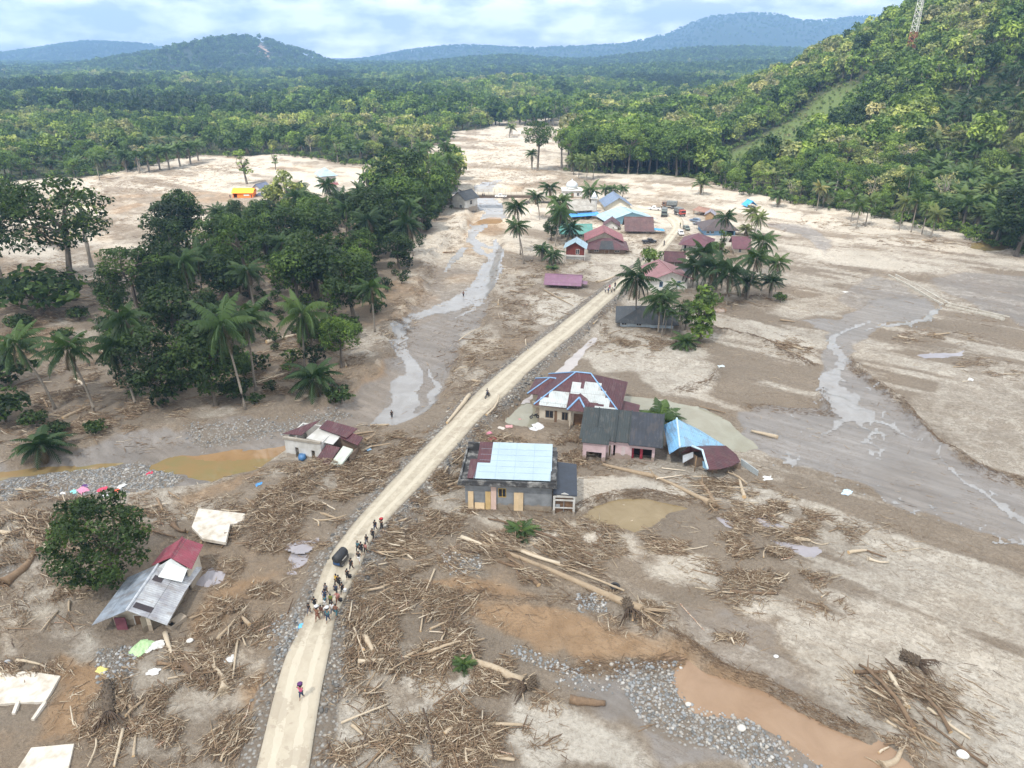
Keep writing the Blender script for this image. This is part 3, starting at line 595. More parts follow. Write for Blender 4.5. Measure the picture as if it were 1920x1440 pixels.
def cards(C, Nn, size, rng, tone, asp=.62):
    """irregular five-sided leaf sprays at centres C facing Nn"""
    n = len(C); Nn = Nn/np.maximum(np.linalg.norm(Nn, axis=1)[:, None], 1e-6)
    a = np.cross(Nn, rng.normal(size=(n, 3))); a /= np.maximum(np.linalg.norm(a, axis=1)[:, None], 1e-6); b = np.cross(Nn, a)
    sz = (size*rng.uniform(.45, 1.6, n))[:, None]
    A = a*sz; B = b*sz*asp
    V = np.stack([C-A*rng.uniform(.8, 1.1, (n, 1)), C-B*rng.uniform(.6, 1.2, (n, 1))-A*.1, C+A*rng.uniform(.7, 1.2, (n, 1))-Nn*sz*.35, C+B*rng.uniform(.6, 1.2, (n, 1))+A*.15], 1)
    F = np.arange(4*n).reshape(n, 4); return V.reshape(-1, 3), F, np.repeat(tone, 4)
def sphere_pts(n, rng):
    v = rng.normal(size=(n, 3)); return v/np.linalg.norm(v, axis=1)[:, None]
def crown(blobs, per, size, rng, up=.35, fill=.8):
    Vs, Fs, Ts = [], [], []; o = 0
    for (c, r, rz) in blobs:
        n = int(per*r*r); d = sphere_pts(n, rng); k = d[:, 2] > -.75+.5*rng.random(n); d = d[k]; n = len(d)
        rad = r*(fill+(1.08-fill)*rng.random(n)**.6)*(1+.22*np.sin(d[:, 0]*5+c[0])*np.sin(d[:, 1]*6+c[1]))
        P = np.array(c)+d*rad[:, None]*np.array([1, 1, rz]); Nn = d*1.0+rng.normal(size=(n, 3))*.55+np.array([0, 0, up])
        t = np.clip(.5+.2*rng.normal()+.2*rng.normal(size=n), 0, 1); v, f, tt = cards(P, Nn, size, rng, t); Vs.append(v); Fs.append(f+o); Ts.append(tt); o += len(v)
    return np.vstack(Vs), np.vstack(Fs), np.concatenate(Ts)
def limb(mb, a, b, r0, r1, rng, n=5, bend=.12):
    a = np.array(a, float); b = np.array(b, float); l = np.linalg.norm(b-a); p = []
    off = rng.normal(size=3)*l*bend
    for k in range(n): t = k/(n-1); p.append(a+(b-a)*t+off*math.sin(math.pi*t)+rng.normal(size=3)*l*.015)
    mb.tube(p, [r0+(r1-r0)*k/(n-1) for k in range(n)], 7)
TREES = {}
def make_tree(key, seed, Ht, cw, base, nb, br, per, size, kind='round', dens=1., bark=None, fill=.8):
    """Ht height, cw crown radius, base height of lowest leaves, nb blobs, br blob radius"""
    rng = np.random.default_rng(seed); blobs = []
    zc = (Ht+base)/2; hz = (Ht-base)/2
    for i in range(nb):
        for _ in range(20):
            d = sphere_pts(1, rng)[0]; q = d*rng.uniform(.45, 1)**.5
            if kind == 'umbrella': q[2] = abs(q[2])*.9-.1
            if kind == 'column': q[0] *= .8; q[1] *= .8; q[2] = rng.uniform(-1, 1)
            r = br*rng.choice([rng.uniform(.4, .7), rng.uniform(.7, 1.4)])
            c = np.array([q[0]*max(cw-r*.8, .3), q[1]*max(cw-r*.8, .3), zc+q[2]*max(hz-r*.7, .3)])
            if kind in ('round', 'dense') and all(np.linalg.norm(c-b[0]) > (b[1]+r)*.42 for b in blobs): break
            if kind in ('umbrella', 'column', 'clumpy') and all(np.linalg.norm(c-b[0]) > (b[1]+r)*.6 for b in blobs): break
        blobs.append((c, r, rng.uniform(.62, .85)))
    if kind == 'dense': blobs.append((np.array([0, 0, zc]), min(cw, hz)*.7, max(1, hz/cw*.9)))
    V, F, T = crown(blobs, per, size, rng, fill=fill)
    cm = npmesh(key+'_crown', V, F, LEAF, {'tone': T})
    mb = MB(); tr = Ht*.018+.08; lean = rng.normal(size=2)*Ht*.03; fork = np.array([lean[0], lean[1], base+(Ht-base)*.3])
    mb.tube([(0, 0, -.6), (0, 0, .3), tuple(fork*[.4, .4, .5]), tuple(fork)], [tr*1.6, tr*1.1, tr*.9, tr*.65], 8)
    for c, r, _ in blobs[:14]:
        st_ = fork*rng.uniform(.7, 1.) if rng.random() < .5 else fork; limb(mb, st_, c, tr*.45, tr*.12, rng)
    t = mb.build(key+'_trunk', bark or BARK); tm = t.data; bpy.data.objects.remove(t)
    TREES[key] = (tm, cm, Ht); return TREES[key]
def frond(rng, length, az, el, droop, nl, wl, ll, twist=0., hang=.5):
    """rachis and leaflets of one feather leaf -> (V, F)"""
    k = 9; t = np.linspace(0, 1, k); hx = length*(np.sin(t*droop*.95)/(droop*.95)*math.cos(el)+.0); ang_ = el-droop*t
    seg = length/(k-1); x = np.r_[0, np.cumsum(np.cos(ang_[:-1])*seg)]; z = np.r_[0, np.cumsum(np.sin(ang_[:-1])*seg)]
    ca, sa = math.cos(az), math.sin(az); P = np.c_[x*ca, x*sa, z]; side = np.array([-sa, ca, 0.])
    V, F = [], []
    w = .05*length/4
    for i in range(k-1): b = len(V); V += [P[i]-side*w, P[i]+side*w, P[i+1]+side*w*.7, P[i+1]-side*w*.7]; F.append([b, b+1, b+2, b+3])
    for s in (-1, 1):
        for q in np.linspace(.14, 1., nl):
            i = min(int(q*(k-1)), k-2); u = q*(k-1)-i; p = P[i]*(1-u)+P[i+1]*u; tg = P[i+1]-P[i]; tg /= np.linalg.norm(tg)
            l = ll*math.sin(math.pi*min(.98, .16+.78*q))*rng.uniform(.85, 1.1); h = hang*rng.uniform(.6, 1.3)
            d = side*s*.85+tg*.55+np.array([0, 0, -h]); d /= np.linalg.norm(d); e = d*l; e2 = e+np.array([0, 0, -.18*l])
            b = len(V); V += [p-tg*wl/2, p+tg*wl/2, p+e*.55+tg*wl*.6, p+e2]; F.append([b, b+1, b+2, b+3])
    return np.array(V), np.array(F)
def palm_crown(key, seed, nf, length, nl, wl, ll, els, mat=PALM, dead=3, top=None, hang=.5):
    rng = np.random.default_rng(seed); Vs, Fs, Ts, Ms = [], [], [], []; o = 0
    for i in range(nf+dead):
        dd = i >= nf; q = (i+.5)/nf if not dd else 1
        el = els[0]+(els[1]-els[0])*q+rng.normal()*.1; az = i*2.399+rng.normal()*.15
        v, f = frond(rng, length*rng.uniform(.85, 1.1)*(.8 if dd else 1), az, el if not dd else -1.0, rng.uniform(.9, 1.9)*(1.-.3*(q > .8)), nl, wl, ll, hang=hang*(1.6 if dd else 1))
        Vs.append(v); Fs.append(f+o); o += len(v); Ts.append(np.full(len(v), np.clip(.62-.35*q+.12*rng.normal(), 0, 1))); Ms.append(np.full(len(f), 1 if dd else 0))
    return npmesh(key, np.vstack(Vs), np.vstack(Fs), [mat, DEAD], {'tone': np.concatenate(Ts)}, mi=np.concatenate(Ms))
def trunk_curve(Ht, lean, r0, r1, n=9, m=None):
    mb = MB(); p = []; rr = []
    for k in range(n): t = k/(n-1); p.append((lean*Ht*(t**1.6), 0, -.5+(Ht+.5)*t)); rr.append(r0+(r1-r0)*t+(r0*.5 if k == 0 else 0))
    mb.tube(p, rr, 8); t = mb.build('palm_trunk', m or PBARK); me = t.data; bpy.data.objects.remove(t); return me, (lean*Ht, 0, Ht)
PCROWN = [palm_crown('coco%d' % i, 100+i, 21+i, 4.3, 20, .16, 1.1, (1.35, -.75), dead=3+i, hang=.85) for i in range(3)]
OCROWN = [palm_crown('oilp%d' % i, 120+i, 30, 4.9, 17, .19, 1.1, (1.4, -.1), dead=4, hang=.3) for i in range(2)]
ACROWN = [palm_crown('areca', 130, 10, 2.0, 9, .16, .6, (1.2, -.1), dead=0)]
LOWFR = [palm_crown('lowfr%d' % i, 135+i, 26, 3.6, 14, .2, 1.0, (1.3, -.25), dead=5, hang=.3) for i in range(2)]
rngT = np.random.default_rng(5)
for k in range(3): make_tree('round%d' % k, 10+k, 13, 5.2, 3.2, 24, 1.9, 100, .25, 'round')
for k in range(3): make_tree('dense%d' % k, 20+k, 15, 5.2, 2.2, 28, 2.0, 96, .25, 'dense')
for k in range(2): make_tree('spread%d' % k, 30+k, 19, 7.0, 8.5, 26, 2.0, 90, .25, 'clumpy')
for k in range(2): make_tree('big%d' % k, 35+k, 19, 7.2, 6.0, 34, 2.3, 80, .25, 'clumpy')
for k in range(2): make_tree('tall%d' % k, 40+k, 21, 4.6, 9, 20, 1.8, 90, .25, 'clumpy', bark=WBARK)
for k in range(2): make_tree('slim%d' % k, 50+k, 12, 2.4, 2.6, 15, 1.2, 80, .28, 'column')
for k in range(2): make_tree('sparse%d' % k, 60+k, 13, 4.2, 4.5, 16, 1.5, 34, .24, 'clumpy', bark=WBARK, fill=.45)
for k in range(2): make_tree('bush%d' % k, 70+k, 3.6, 2.6, .2, 13, 1.1, 110, .24, 'dense')
make_tree('yard0', 88, 12, 5.3, .4, 92, 1.3, 190, .17, 'clumpy', fill=.55)
make_tree('vine0', 81, 13, 2.7, .6, 24, 1.3, 60, .36, 'dense')
# low-detail meshes for the far forest (stuff)
def lod(key, seed, Ht, cw, base, nb, br, per, size, kind='round'):
    make_tree(key, seed, Ht, cw, base, nb, br, per, size, kind); tm, cm, _ = TREES.pop(key)
    a = link('t', tm); b = link('c', cm)
    me = bpy.data.meshes.new(key)
    Va = np.array([v.co for v in tm.vertices]); Fa = [list(p.vertices) for p in tm.polygons]; nb_ = len(cm.vertices)
    Vb = np.empty(nb_*3, np.float32); cm.vertices.foreach_get('co', Vb); Vb = Vb.reshape(-1, 3); Fb = (np.arange(nb_).reshape(-1, 4)+len(Va)).tolist()
    me.from_pydata(np.vstack([Va, Vb]).tolist(), [], Fa+Fb); me.materials.append(BARK if kind != 'clumpy' else WBARK); me.materials.append(LEAF)
    me.polygons.foreach_set('material_index', [0]*len(Fa)+[1]*len(Fb)); T = np.empty(nb_, np.float32); cm.attributes['tone'].data.foreach_get('value', T)
    at = me.attributes.new('tone', 'FLOAT', 'POINT'); at.data.foreach_set('value', np.r_[np.full(len(Va), .5, np.float32), T]); me.update()
    bpy.data.objects.remove(a); bpy.data.objects.remove(b)
    return bpy.data.objects.new(key, me)
MID = [lod('fm%d' % k, 200+k, 14, 5.2, 2.5, 15, 2.2, 17, .6, ['round', 'dense', 'clumpy', 'round', 'dense'][k]) for k in range(5)]
PALMLOD = []
for k in range(2):
    cm = palm_crown('pl', 300+k, 18, 4.8, 7, .42, 1.2, (1.3, -.3), dead=2, hang=.35); tm, top = trunk_curve(4.5, .03, .35, .25, 4)
    for v in cm.vertices: v.co.z += 4.5
    Va = np.array([v.co for v in tm.vertices]); nb_ = len(cm.vertices); Vb = np.array([v.co for v in cm.vertices]); me = bpy.data.meshes.new('palm_far')
    me.from_pydata(np.vstack([Va, Vb]).tolist(), [], [list(p.vertices) for p in tm.polygons]+(np.arange(nb_).reshape(-1, 4)+len(Va)).tolist())
    me.materials.append(PBARK); me.materials.append(PALM); me.polygons.foreach_set('material_index', [0]*len(tm.polygons)+[1]*(nb_//4))
    T = np.empty(nb_, np.float32); cm.attributes['tone'].data.foreach_get('value', T); at = me.attributes.new('tone', 'FLOAT', 'POINT'); at.data.foreach_set('value', np.r_[np.full(len(Va), .5, np.float32), T]); me.update()
    PALMLOD.append(bpy.data.objects.new('palm_far', me))
FARL = [lod('ff%d' % k, 220+k, 13, 6.0, 1., 9, 3.1, 3.2, 1.5, ['round', 'dense', 'dense'][k]) for k in range(3)]
def scatter(name, label, cat, protos, pts, scl, pick, hue):
    """stuff: instances of the far trees on points, through geometry nodes"""
    me = bpy.data.meshes.new(name); me.vertices.add(len(pts)); me.vertices.foreach_set('co', np.ascontiguousarray(pts, np.float32).ravel())
    rng = np.random.default_rng(len(pts))
    for nm, arr in (('sc', scl), ('rz', rng.uniform(0, 6.28, len(pts))), ('hue', hue), ('pick', pick)):
        at = me.attributes.new(nm, 'FLOAT', 'POINT'); at.data.foreach_set('value', np.asarray(arr, np.float32))
    ng = bpy.data.node_groups.new(name, 'GeometryNodeTree'); ng.interface.new_socket('Geometry', in_out='INPUT', socket_type='NodeSocketGeometry'); ng.interface.new_socket('Geometry', in_out='OUTPUT', socket_type='NodeSocketGeometry')
    n = ng.nodes; l = ng.links; gi = n.new('NodeGroupInput'); go = n.new('NodeGroupOutput'); jo = n.new('GeometryNodeJoinGeometry')
    for p in protos: oi = n.new('GeometryNodeObjectInfo'); oi.inputs['Object'].default_value = p; oi.inputs['As Instance'].default_value = True; l.new(oi.outputs['Geometry'], jo.inputs[0])
    ip = n.new('GeometryNodeInstanceOnPoints'); ip.inputs['Pick Instance'].default_value = True
    def na(a, t='FLOAT'): x = n.new('GeometryNodeInputNamedAttribute'); x.data_type = t; x.inputs['Name'].default_value = a; return x.outputs[0]
    cx = n.new('ShaderNodeCombineXYZ'); l.new(na('rz'), cx.inputs[2]); l.new(gi.outputs[0], ip.inputs['Points']); l.new(jo.outputs[0], ip.inputs['Instance'])
    l.new(na('pick'), ip.inputs['Instance Index']); l.new(cx.outputs[0], ip.inputs['Rotation']); l.new(na('sc'), ip.inputs['Scale']); l.new(ip.outputs[0], go.inputs[0])
    o = link(name, me); md = o.modifiers.new('scatter', 'NODES'); md.node_group = ng
    return tag(o, label, cat, kind='stuff')
# ---- individual trees
SRC = {}
def put_tree(key, p, ht, label, group=None, hue=.3, rz=None, wide=1., name='tree', cat='tree'):
    tm, cm, H0 = TREES[key]; s = ht/H0
    rz = rz if rz is not None else rngT.uniform(0, 6.28)
    e = empty(name, p, rz, label, cat, group)
    a = link('trunk', tm, e, scale=(s*wide, s*wide, s)); b = link('crown', cm, e, scale=(s*wide, s*wide, s)); b['hue'] = float(hue); return e
TRK = {}
def put_palm(p, ht, label, group=None, kind='coconut', hue=.4, lean=None, az=None, sc_=None):
    ln = rngT.uniform(.02, .16) if lean is None else lean
    r0, r1, cr, nm = {'coconut': (.2, .12, PCROWN, 'coconut_palm'), 'oil': (.42, .34, OCROWN, 'oil_palm'), 'areca': (.09, .07, ACROWN, 'areca_palm'), 'low': (.35, .3, LOWFR, 'young_palm')}[kind]
    tot = ht; fl = {'coconut': 1.6, 'oil': 2.6, 'areca': 1.0, 'low': 2.0}[kind]*(sc_ or 1); th = max(.3, tot-fl)
    k = (kind, round(th/1.5), round(ln, 2))
    if k not in TRK: TRK[k] = trunk_curve(max(.4, k[1]*1.5), ln, r0, r1)
    tm, top = TRK[k]; zs = th/top[2]
    e = empty(nm, p, rngT.uniform(0, 6.28) if az is None else az, label, 'palm tree' if kind != 'low' else 'palm', group)
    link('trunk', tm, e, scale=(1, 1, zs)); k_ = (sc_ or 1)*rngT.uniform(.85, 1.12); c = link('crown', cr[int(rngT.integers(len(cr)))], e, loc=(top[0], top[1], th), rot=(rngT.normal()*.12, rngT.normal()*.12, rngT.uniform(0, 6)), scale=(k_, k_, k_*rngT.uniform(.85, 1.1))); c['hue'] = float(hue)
    return e
def T(key, px, py, ty, label, hue=.3, group=None, wide=1.): p = GT(px, py); return put_tree(key, p, hh(p, ty), label, group, hue, wide=wide)
def C(px, py, cpx, cpy, label, kind='coconut', hue=.4, sc_=None, group=None):
    """palm with foot at (px,py) and crown centre at (cpx,cpy)"""
    p = GT(px, py); h = hh(p, cpy); d = (cpx-px)/FPX*(p.y*cp+20); ln = d/max(h, 1)
    az = 0 if d >= 0 else math.pi
    return put_palm(p, h+{'coconut': 1.6, 'oil': 2.6, 'areca': 1.0, 'low': 2.}[kind]*(sc_ or 1), label, group, kind, hue, abs(ln), az, sc_)
T('yard0', 205, 1098, 926, 'bushy dark green tree beside the silver roofed house in the foreground', .14, wide=1.06)
T('big0', 138, 562, 318, 'tall broad tree with open crown and dark trunk at the left, beside the driftwood', .2, wide=1.15)
T('big1', 8, 540, 305, 'tall tree with pale trunk cut by the left edge of the picture', .12, wide=.95)
T('tall0', 52, 470, 335, 'tall narrow tree on the sand behind the pale trunk at the left edge', .12, wide=1.1)
T('sparse0', 172, 500, 345, 'thin crowned yellowish tree right behind the tall broad tree', .62, wide=1.1)
T('spread0', -25, 600, 420, 'tree leaning into the picture at the left edge above the palms', .12)
T('bush1', 82, 590, 505, 'round dark green bush below the tall broad tree on the left', .2, wide=1.3)
T('bush0', 20, 560, 515, 'small leafy bush at the foot of the pale trunk at the left edge', .3)
T('spread1', 262, 600, 455, 'spreading tree with thin branches at the left edge of the river grove', .28, wide=1.1)
T('sparse0', 190, 640, 590, 'small thin tree between the two leaning coconut palms and the grove', .25)
T('dense0', 330, 480, 362, 'dark round tree rising over the sand at the back left of the grove', .12, wide=1.3)
T('dense1', 545, 500, 385, 'big dark green tree in the middle of the river grove', .1, wide=1.15)
T('dense2', 700, 470, 345, 'tall dark rounded tree on the river side of the grove', .06, wide=1.25)
T('dense0', 755, 395, 268, 'dark domed tree near the bridge house', .05, wide=1.3)
T('vine0', 385, 700, 555, 'tree smothered in dark grey brown vines at the front of the grove', .0, wide=1.25)
T('dense2', 405, 760, 590, 'dark tangled tree at the front edge of the grove', .03, wide=1.1)
T('dense1', 300, 765, 610, 'dark tree behind the leaning coconut palm at the grove front', .08, wide=1.1)
T('round1', 640, 690, 590, 'bright green bushy tree on the river bank at the right end of the grove', .5)
T('round0', 585, 660, 590, 'mid green tree behind the bank palm in the grove', .3)
T('dense1', 665, 600, 470, 'dark green tree above the river bend', .1, wide=1.2)
T('round2', 600, 570, 430, 'broad dark tree in the heart of the grove above the debris', .1, wide=1.2)
T('spread0', 470, 560, 400, 'open crowned tree in the centre of the grove', .2)
T('slim0', 463, 345, 280, 'bright green column tree standing on the far left sand', .62, wide=1.3)
T('slim1', 517, 318, 278, 'small bright green tree on the far left sand beside the column tree', .62)
T('spread1', 1008, 320, 222, 'lone tall tree with clumped crown on the sand beyond the bridge', .32, wide=1.0)
T('sparse1', 1053, 315, 232, 'thin sparse tree right of the lone tall tree beyond the bridge', .5)
T('sparse0', 960, 254, 218, 'thin leaning tree on the island of the far sand', .6)
T('slim1', 948, 478, 408, 'leafy shrub tree on the sand by the river', .3) if 0 else None
T('vine0', 1312, 640, 528, 'bright green tree choked in creepers at the front of the palm grove', .48, wide=1.25)
T('dense0', 1285, 618, 560, 'dark leafy tree beside the creeper covered tree', .35, wide=.9)
T('slim0', 1352, 500, 430, 'dark narrow creeper covered trunk in the village palms', .3, wide=1.1)
T('bush0', 1224, 497, 462, 'bright green bush at the roadside in the village', .55)
T('bush1', 1340, 475, 452, 'green bush behind the long maroon roofed house', .45)
T('bush0', 1463, 567, 548, 'low round bush at the right end of the palm grove', .4)
T('round0', 1050, 440, 388, 'dark tree among the village coconut palms near the river', .2)
T('dense2', 1033, 452, 402, 'dark bushy tree at the foot of the village coconut palms', .18)
T('round2', 1338, 330, 0, 'x') if 0 else None
T('dense2', 1905, 480, 330, 'very large dark tree at the right edge of the picture on the forest edge', .06, wide=1.35)
T('dense1', 1870, 455, 380, 'dark tree left of the very large tree at the right edge', .1)


for a in [(104, 767, 67, 645, 'tallest coconut palm leaning left at the lower left grove edge', 'coconut', .38, 1.3), (178, 772, 160, 655, 'coconut palm right of the tallest leaning palm at lower left', 'coconut', .36, 1.25),
          (310, 745, 267, 600, 'coconut palm leaning left at the grove front', 'coconut', .25, 1.15), (255, 760, 240, 650, 'short coconut palm under the leaning palm at the grove front', 'coconut', .2, 1),
          (460, 768, 445, 610, 'tall coconut palm at the centre of the grove front', 'coconut', .42, 1.25), (480, 732, 485, 596, 'coconut palm right behind the tall one at the centre of the grove front', 'coconut', .35, 1.1),
          (572, 690, 580, 590, 'coconut palm near the right end of the grove front', 'coconut', .5, 1.3), (592, 738, 592, 710, 'low sprawling palm clump on the river bank', 'low', .15, 1.25),
          (85, 862, 86, 835, 'low dark palm clump at the water edge on the left', 'low', .2, 1.05), (363, 590, 362, 492, 'coconut palm with drooping yellow green fronds inside the grove', 'coconut', .3, 1.1),
          (430, 560, 428, 512, 'dark coconut palm inside the grove beside the yellow green one', 'coconut', .05, 1), (703, 622, 703, 540, 'coconut palm on the river bank above the bend', 'coconut', .4, 1),
          (775, 480, 768, 420, 'coconut palm on the river bank near the bend', 'coconut', .15, 1.2), (982, 495, 968, 424, 'nearer of the two stacked coconut palms by the river', 'coconut', .12, 1),
          (976, 478, 968, 388, 'farther and taller of the two stacked coconut palms by the river', 'coconut', .12, 1), (1192, 600, 1187, 522, 'coconut palm at the roadside below the village', 'coconut', .15, 1.1),
          (1012, 412, 1005, 368, 'slender coconut palm by the river end of the village', 'coconut', .3, .9), (1036, 415, 1029, 352, 'tall coconut palm by the river end of the village', 'coconut', .2, 1.05),
          (1041, 462, 1050, 398, 'coconut palm with pale leaning trunk beside the teal roofed house', 'coconut', .3, 1.1), (1062, 455, 1069, 428, 'short coconut palm beside the teal roof', 'coconut', .15, .9),
          (1044, 440, 1048, 378, 'bright green coconut palm behind the grey metal roofed building', 'coconut', .6, 1), (1016, 490, 1016, 468, 'young palm by the red stilt hut', 'low', .2, .8), (1033, 497, 1036, 478, 'leaning young palm beside the red stilt hut', 'coconut', .2, .8),
          (1108, 380, 1106, 358, 'broad coconut palm behind the mosque dome', 'coconut', .5, 1.15), (1135, 374, 1133, 355, 'leftmost of three palms behind the cream gabled house', 'coconut', .55, .8),
          (1148, 374, 1149, 355, 'middle one of three palms behind the cream gabled house', 'coconut', .45, .8), (1167, 373, 1168, 354, 'rightmost of three palms behind the cream gabled house', 'coconut', .45, .8),
          (1357, 455, 1355, 408, 'coconut palm in front of the dark roofed blue house', 'coconut', .15, 1.1), (1408, 436, 1407, 398, 'pale yellow green coconut palm right of the blue house', 'coconut', .8, .85),
          (1412, 446, 1418, 410, 'slender yellow green palm right of the blue house', 'coconut', .8, .85), (1398, 442, 1398, 430, 'bright bushy young palm beside the blue house', 'low', .85, .9),
          (1320, 535, 1315, 475, 'dark coconut palm behind the white gabled house', 'coconut', .2, 1.2), (1340, 560, 1336, 502, 'dark coconut palm in the middle of the village grove', 'coconut', .12, 1.25),
          (1362, 572, 1361, 512, 'drooping coconut palm in the village grove', 'coconut', .12, 1.2), (1401, 562, 1407, 484, 'coconut palm with straight pale trunk in the village grove', 'coconut', .3, 1.1),
          (1426, 545, 1452, 492, 'strongly leaning coconut palm at the right of the village grove', 'coconut', .55, .9), (1412, 520, 1421, 452, 'tall coconut palm over the small maroon house', 'coconut', .4, 1.1),
          (1443, 560, 1443, 528, 'squat dark oil palm at the right end of the village grove', 'oil', .1, .8), (1398, 560, 1396, 530, 'squat dark oil palm with wide fronds in the village grove', 'oil', .05, .9),
          (1298, 540, 1300, 500, 'short coconut palm by the white gabled house', 'coconut', .2, 1.1), (1234, 624, 1232, 562, 'coconut palm in front of the dark roofed house', 'coconut', .25, 1.15), (1262, 600, 1262, 535, 'thin areca palm behind the dark roofed house', 'areca', .5, 1.2),
          (1274, 625, 1271, 575, 'thin areca palm right in front of the dark roofed house', 'areca', .5, 1.2), (1258, 632, 1257, 590, 'slender areca palm close to the blue fascia', 'areca', .35, 1.2), (1240, 632, 1243, 580, 'areca palm with bare pale trunk before the dark roof', 'areca', .35, 1.1),
          (1246, 628, 1249, 560, 'tallest areca palm before the dark roofed house', 'areca', .4, 1.2), (1282, 652, 1283, 642, 'low fan of green fronds under the creeper covered tree', 'low', .5, .8),
          (1237, 790, 1237, 785, 'green palm crown sticking out of the mud behind the pink house', 'low', .5, .95), (187, 338, 187, 296, 'ragged coconut palm standing on the far left sand', 'coconut', .5, .95),
          (997, 318, 997, 290, 'palm on the sand beside the lone tall tree', 'oil', .6, .9), (620, 330, 617, 292, 'x', 'coconut', .4, .9), (1313, 365, 1313, 345, 'lone pale palm on the sand at the forest corner', 'oil', .8, .85),
          (1458, 388, 1457, 366, 'small palm at the forest edge left of the blue tarp tent', 'low', .55, 1.1), (1531, 395, 1531, 352, 'bright yellow green coconut palm at the foot of the hill', 'coconut', .95, .9), (955, 258, 958, 240, 'palm shrub on the island of the far sand', 'oil', .7, .9),
          (688, 372, 690, 335, 'dark coconut palm left of the domed tree', 'coconut', .1, 1), (648, 400, 642, 372, 'palm below the white house with blue roof', 'coconut', .2, 1.2), (575, 395, 560, 352, 'palm left of the white house with blue roof', 'coconut', .2, 1.1)]:
    if a[4] == 'x': continue
    C(*a[:5], kind=a[5], hue=a[6], sc_=a[7])
for k, (a, b, h_) in enumerate([(238, 322, 40), (262, 325, 44), (280, 322, 46), (300, 318, 44), (318, 318, 46), (338, 312, 44), (358, 308, 42), (372, 302, 40)]):
    p = GT(a, b); put_palm(p, hh(p, b-h_), 'oil palm in the row along the far edge of the left sand', 'oil palms in a row behind the left sand', 'oil', .5+.05*(k % 3), .03, sc_=1.15)
for k, (a, b, h_) in enumerate([(1085, 335, 42), (1100, 338, 40), (1112, 335, 46), (1075, 328, 36)]):
    p = GT(a, b); put_palm(p, hh(p, b-h_), 'yellow green coconut palm at the river side of the flat forest', 'palms at the river side of the flat forest', 'coconut', .75, .06, sc_=1.05)
for k, (a, b, h_) in enumerate([(800, 372, 90), (820, 374, 80), (842, 362, 72), (858, 355, 64), (812, 350, 84), (830, 340, 76), (790, 345, 80)]):
    p = GT(a, b); put_palm(p, hh(p, b-h_), 'coconut palm above the house by the bridge', 'coconut palms left of the bridge', 'coconut', .5, rngT.uniform(.03, .2), sc_=.95)
for k, (a, b, h_) in enumerate([(1595, 415, 52), (1622, 425, 58), (1685, 432, 62), (1708, 436, 72), (1728, 440, 60), (1745, 446, 55), (1605, 428, 50), (1695, 398, 85)]):
    p = GT(a, b); put_palm(p, hh(p, b-h_), 'slender coconut palm along the flooded forest edge at right', 'coconut palms on the right forest edge', 'coconut', .6+.1*(k % 3), rngT.uniform(.01, .08), sc_=.9)
for k, (a, b, h_) in enumerate([(440, 470, 52), (465, 465, 55), (490, 470, 58), (515, 460, 50), (455, 490, 50), (500, 490, 55), (425, 455, 45)]):
    p = GT(a, b); put_palm(p, hh(p, b-h_), 'dark oil palm in the block behind the grove', 'dark oil palms in the grove', 'oil', .04, .03, sc_=1.1)
# ---- forests: candidate positions, nearest ones become individual trees
def jitgrid(x0, x1, y0, y1, sp, rng):
    X, Y = np.meshgrid(np.arange(x0, x1, sp), np.arange(y0, y1, sp)); P = np.c_[X.ravel(), Y.ravel()]; return P+rng.uniform(-.42, .42, P.shape)*sp
rf = np.random.default_rng(77); cand = []   # x, y, zone
P = jitgrid(60, 900, 180, 460, 6.6, rf); s = sd_poly(P, BASE_POLY, 9.); P = P[(s > 2.5) & (sd_poly(P, CLEARING, 9.) < -4.6) & (P[:, 0] < P[:, 1]*.95)]; cand.append((P, 'hill'))
P = jitgrid(60, 900, 460, 760, 8.5, rf); s = sd_poly(P, BASE_POLY, 9.); P = P[(s > 2) & (sd_poly(P, CLEARING, 9.) < 1) & (P[:, 0] < P[:, 1]*.95)]; cand.append((P, 'hill'))
P = jitgrid(-420, 400, 250, 560, 8.4, rf); P = P[(sd_poly(P, PLAIN, 9.) > 1.5) & (np.abs(P[:, 0]) < P[:, 1]*.95+20) & (sd_poly(P, BASE_POLY, 9.) < 0)]; cand.append((P, 'plain'))
P = jitgrid(20, 140, 270, 560, 6.2, rf); P = P[(sd_poly(P, GROVE_D, 9.) > 0)]; cand.append((P, 'flat'))
P = jitgrid(-130, 10, 90, 330, 7.2, rf); sA = sd_poly(P, GROVE_A, 9.); P = P[(sA > 1.2) & ((fbm(P[:, 0]/14, P[:, 1]/14, 93, 3) > .46) | (P[:, 1] > 200))]; cand.append((P, 'grove'))
XX_ = []; 
for P, zn in cand:
    for p in P: XX_.append((p[0], p[1], zn))
def vis(x, y, z=8):
    px, py = proj(x, y, z); return -80 < px < 2000
XX_ = [c for c in XX_ if vis(c[0], c[1])]
gapA = np.vstack([wp([(470, 745), (545, 738), (560, 640), (500, 600), (470, 660)])])
XX_ = [c for c in XX_ if not (c[2] == 'grove' and sd_poly(np.array([[c[0], c[1]]]), gapA, 3.)[0] > 0)]
OCC = np.array([[o.location.x, o.location.y] for o in bpy.data.objects if o.type == 'EMPTY'])
XX_ = [c for c in XX_ if np.min(np.hypot(OCC[:, 0]-c[0], OCC[:, 1]-c[1])) > 3.2]
KEEP = [(755, 235, 30), (1310, 350, 3), (828, 368, 9), (482, 356, 12), (618, 352, 12), (125, 268, 9), (340, 244, 9), (740, 232, 8), (868, 362, 7)]
def blocked(x, y):
    for a, b, r in KEEP:
        q = G(a, b)
        if abs(x-q[0]) < r and -r*1.2 < q[1]-y < r*1.6: return True
    return False
XX_ = [c for c in XX_ if not blocked(c[0], c[1])]
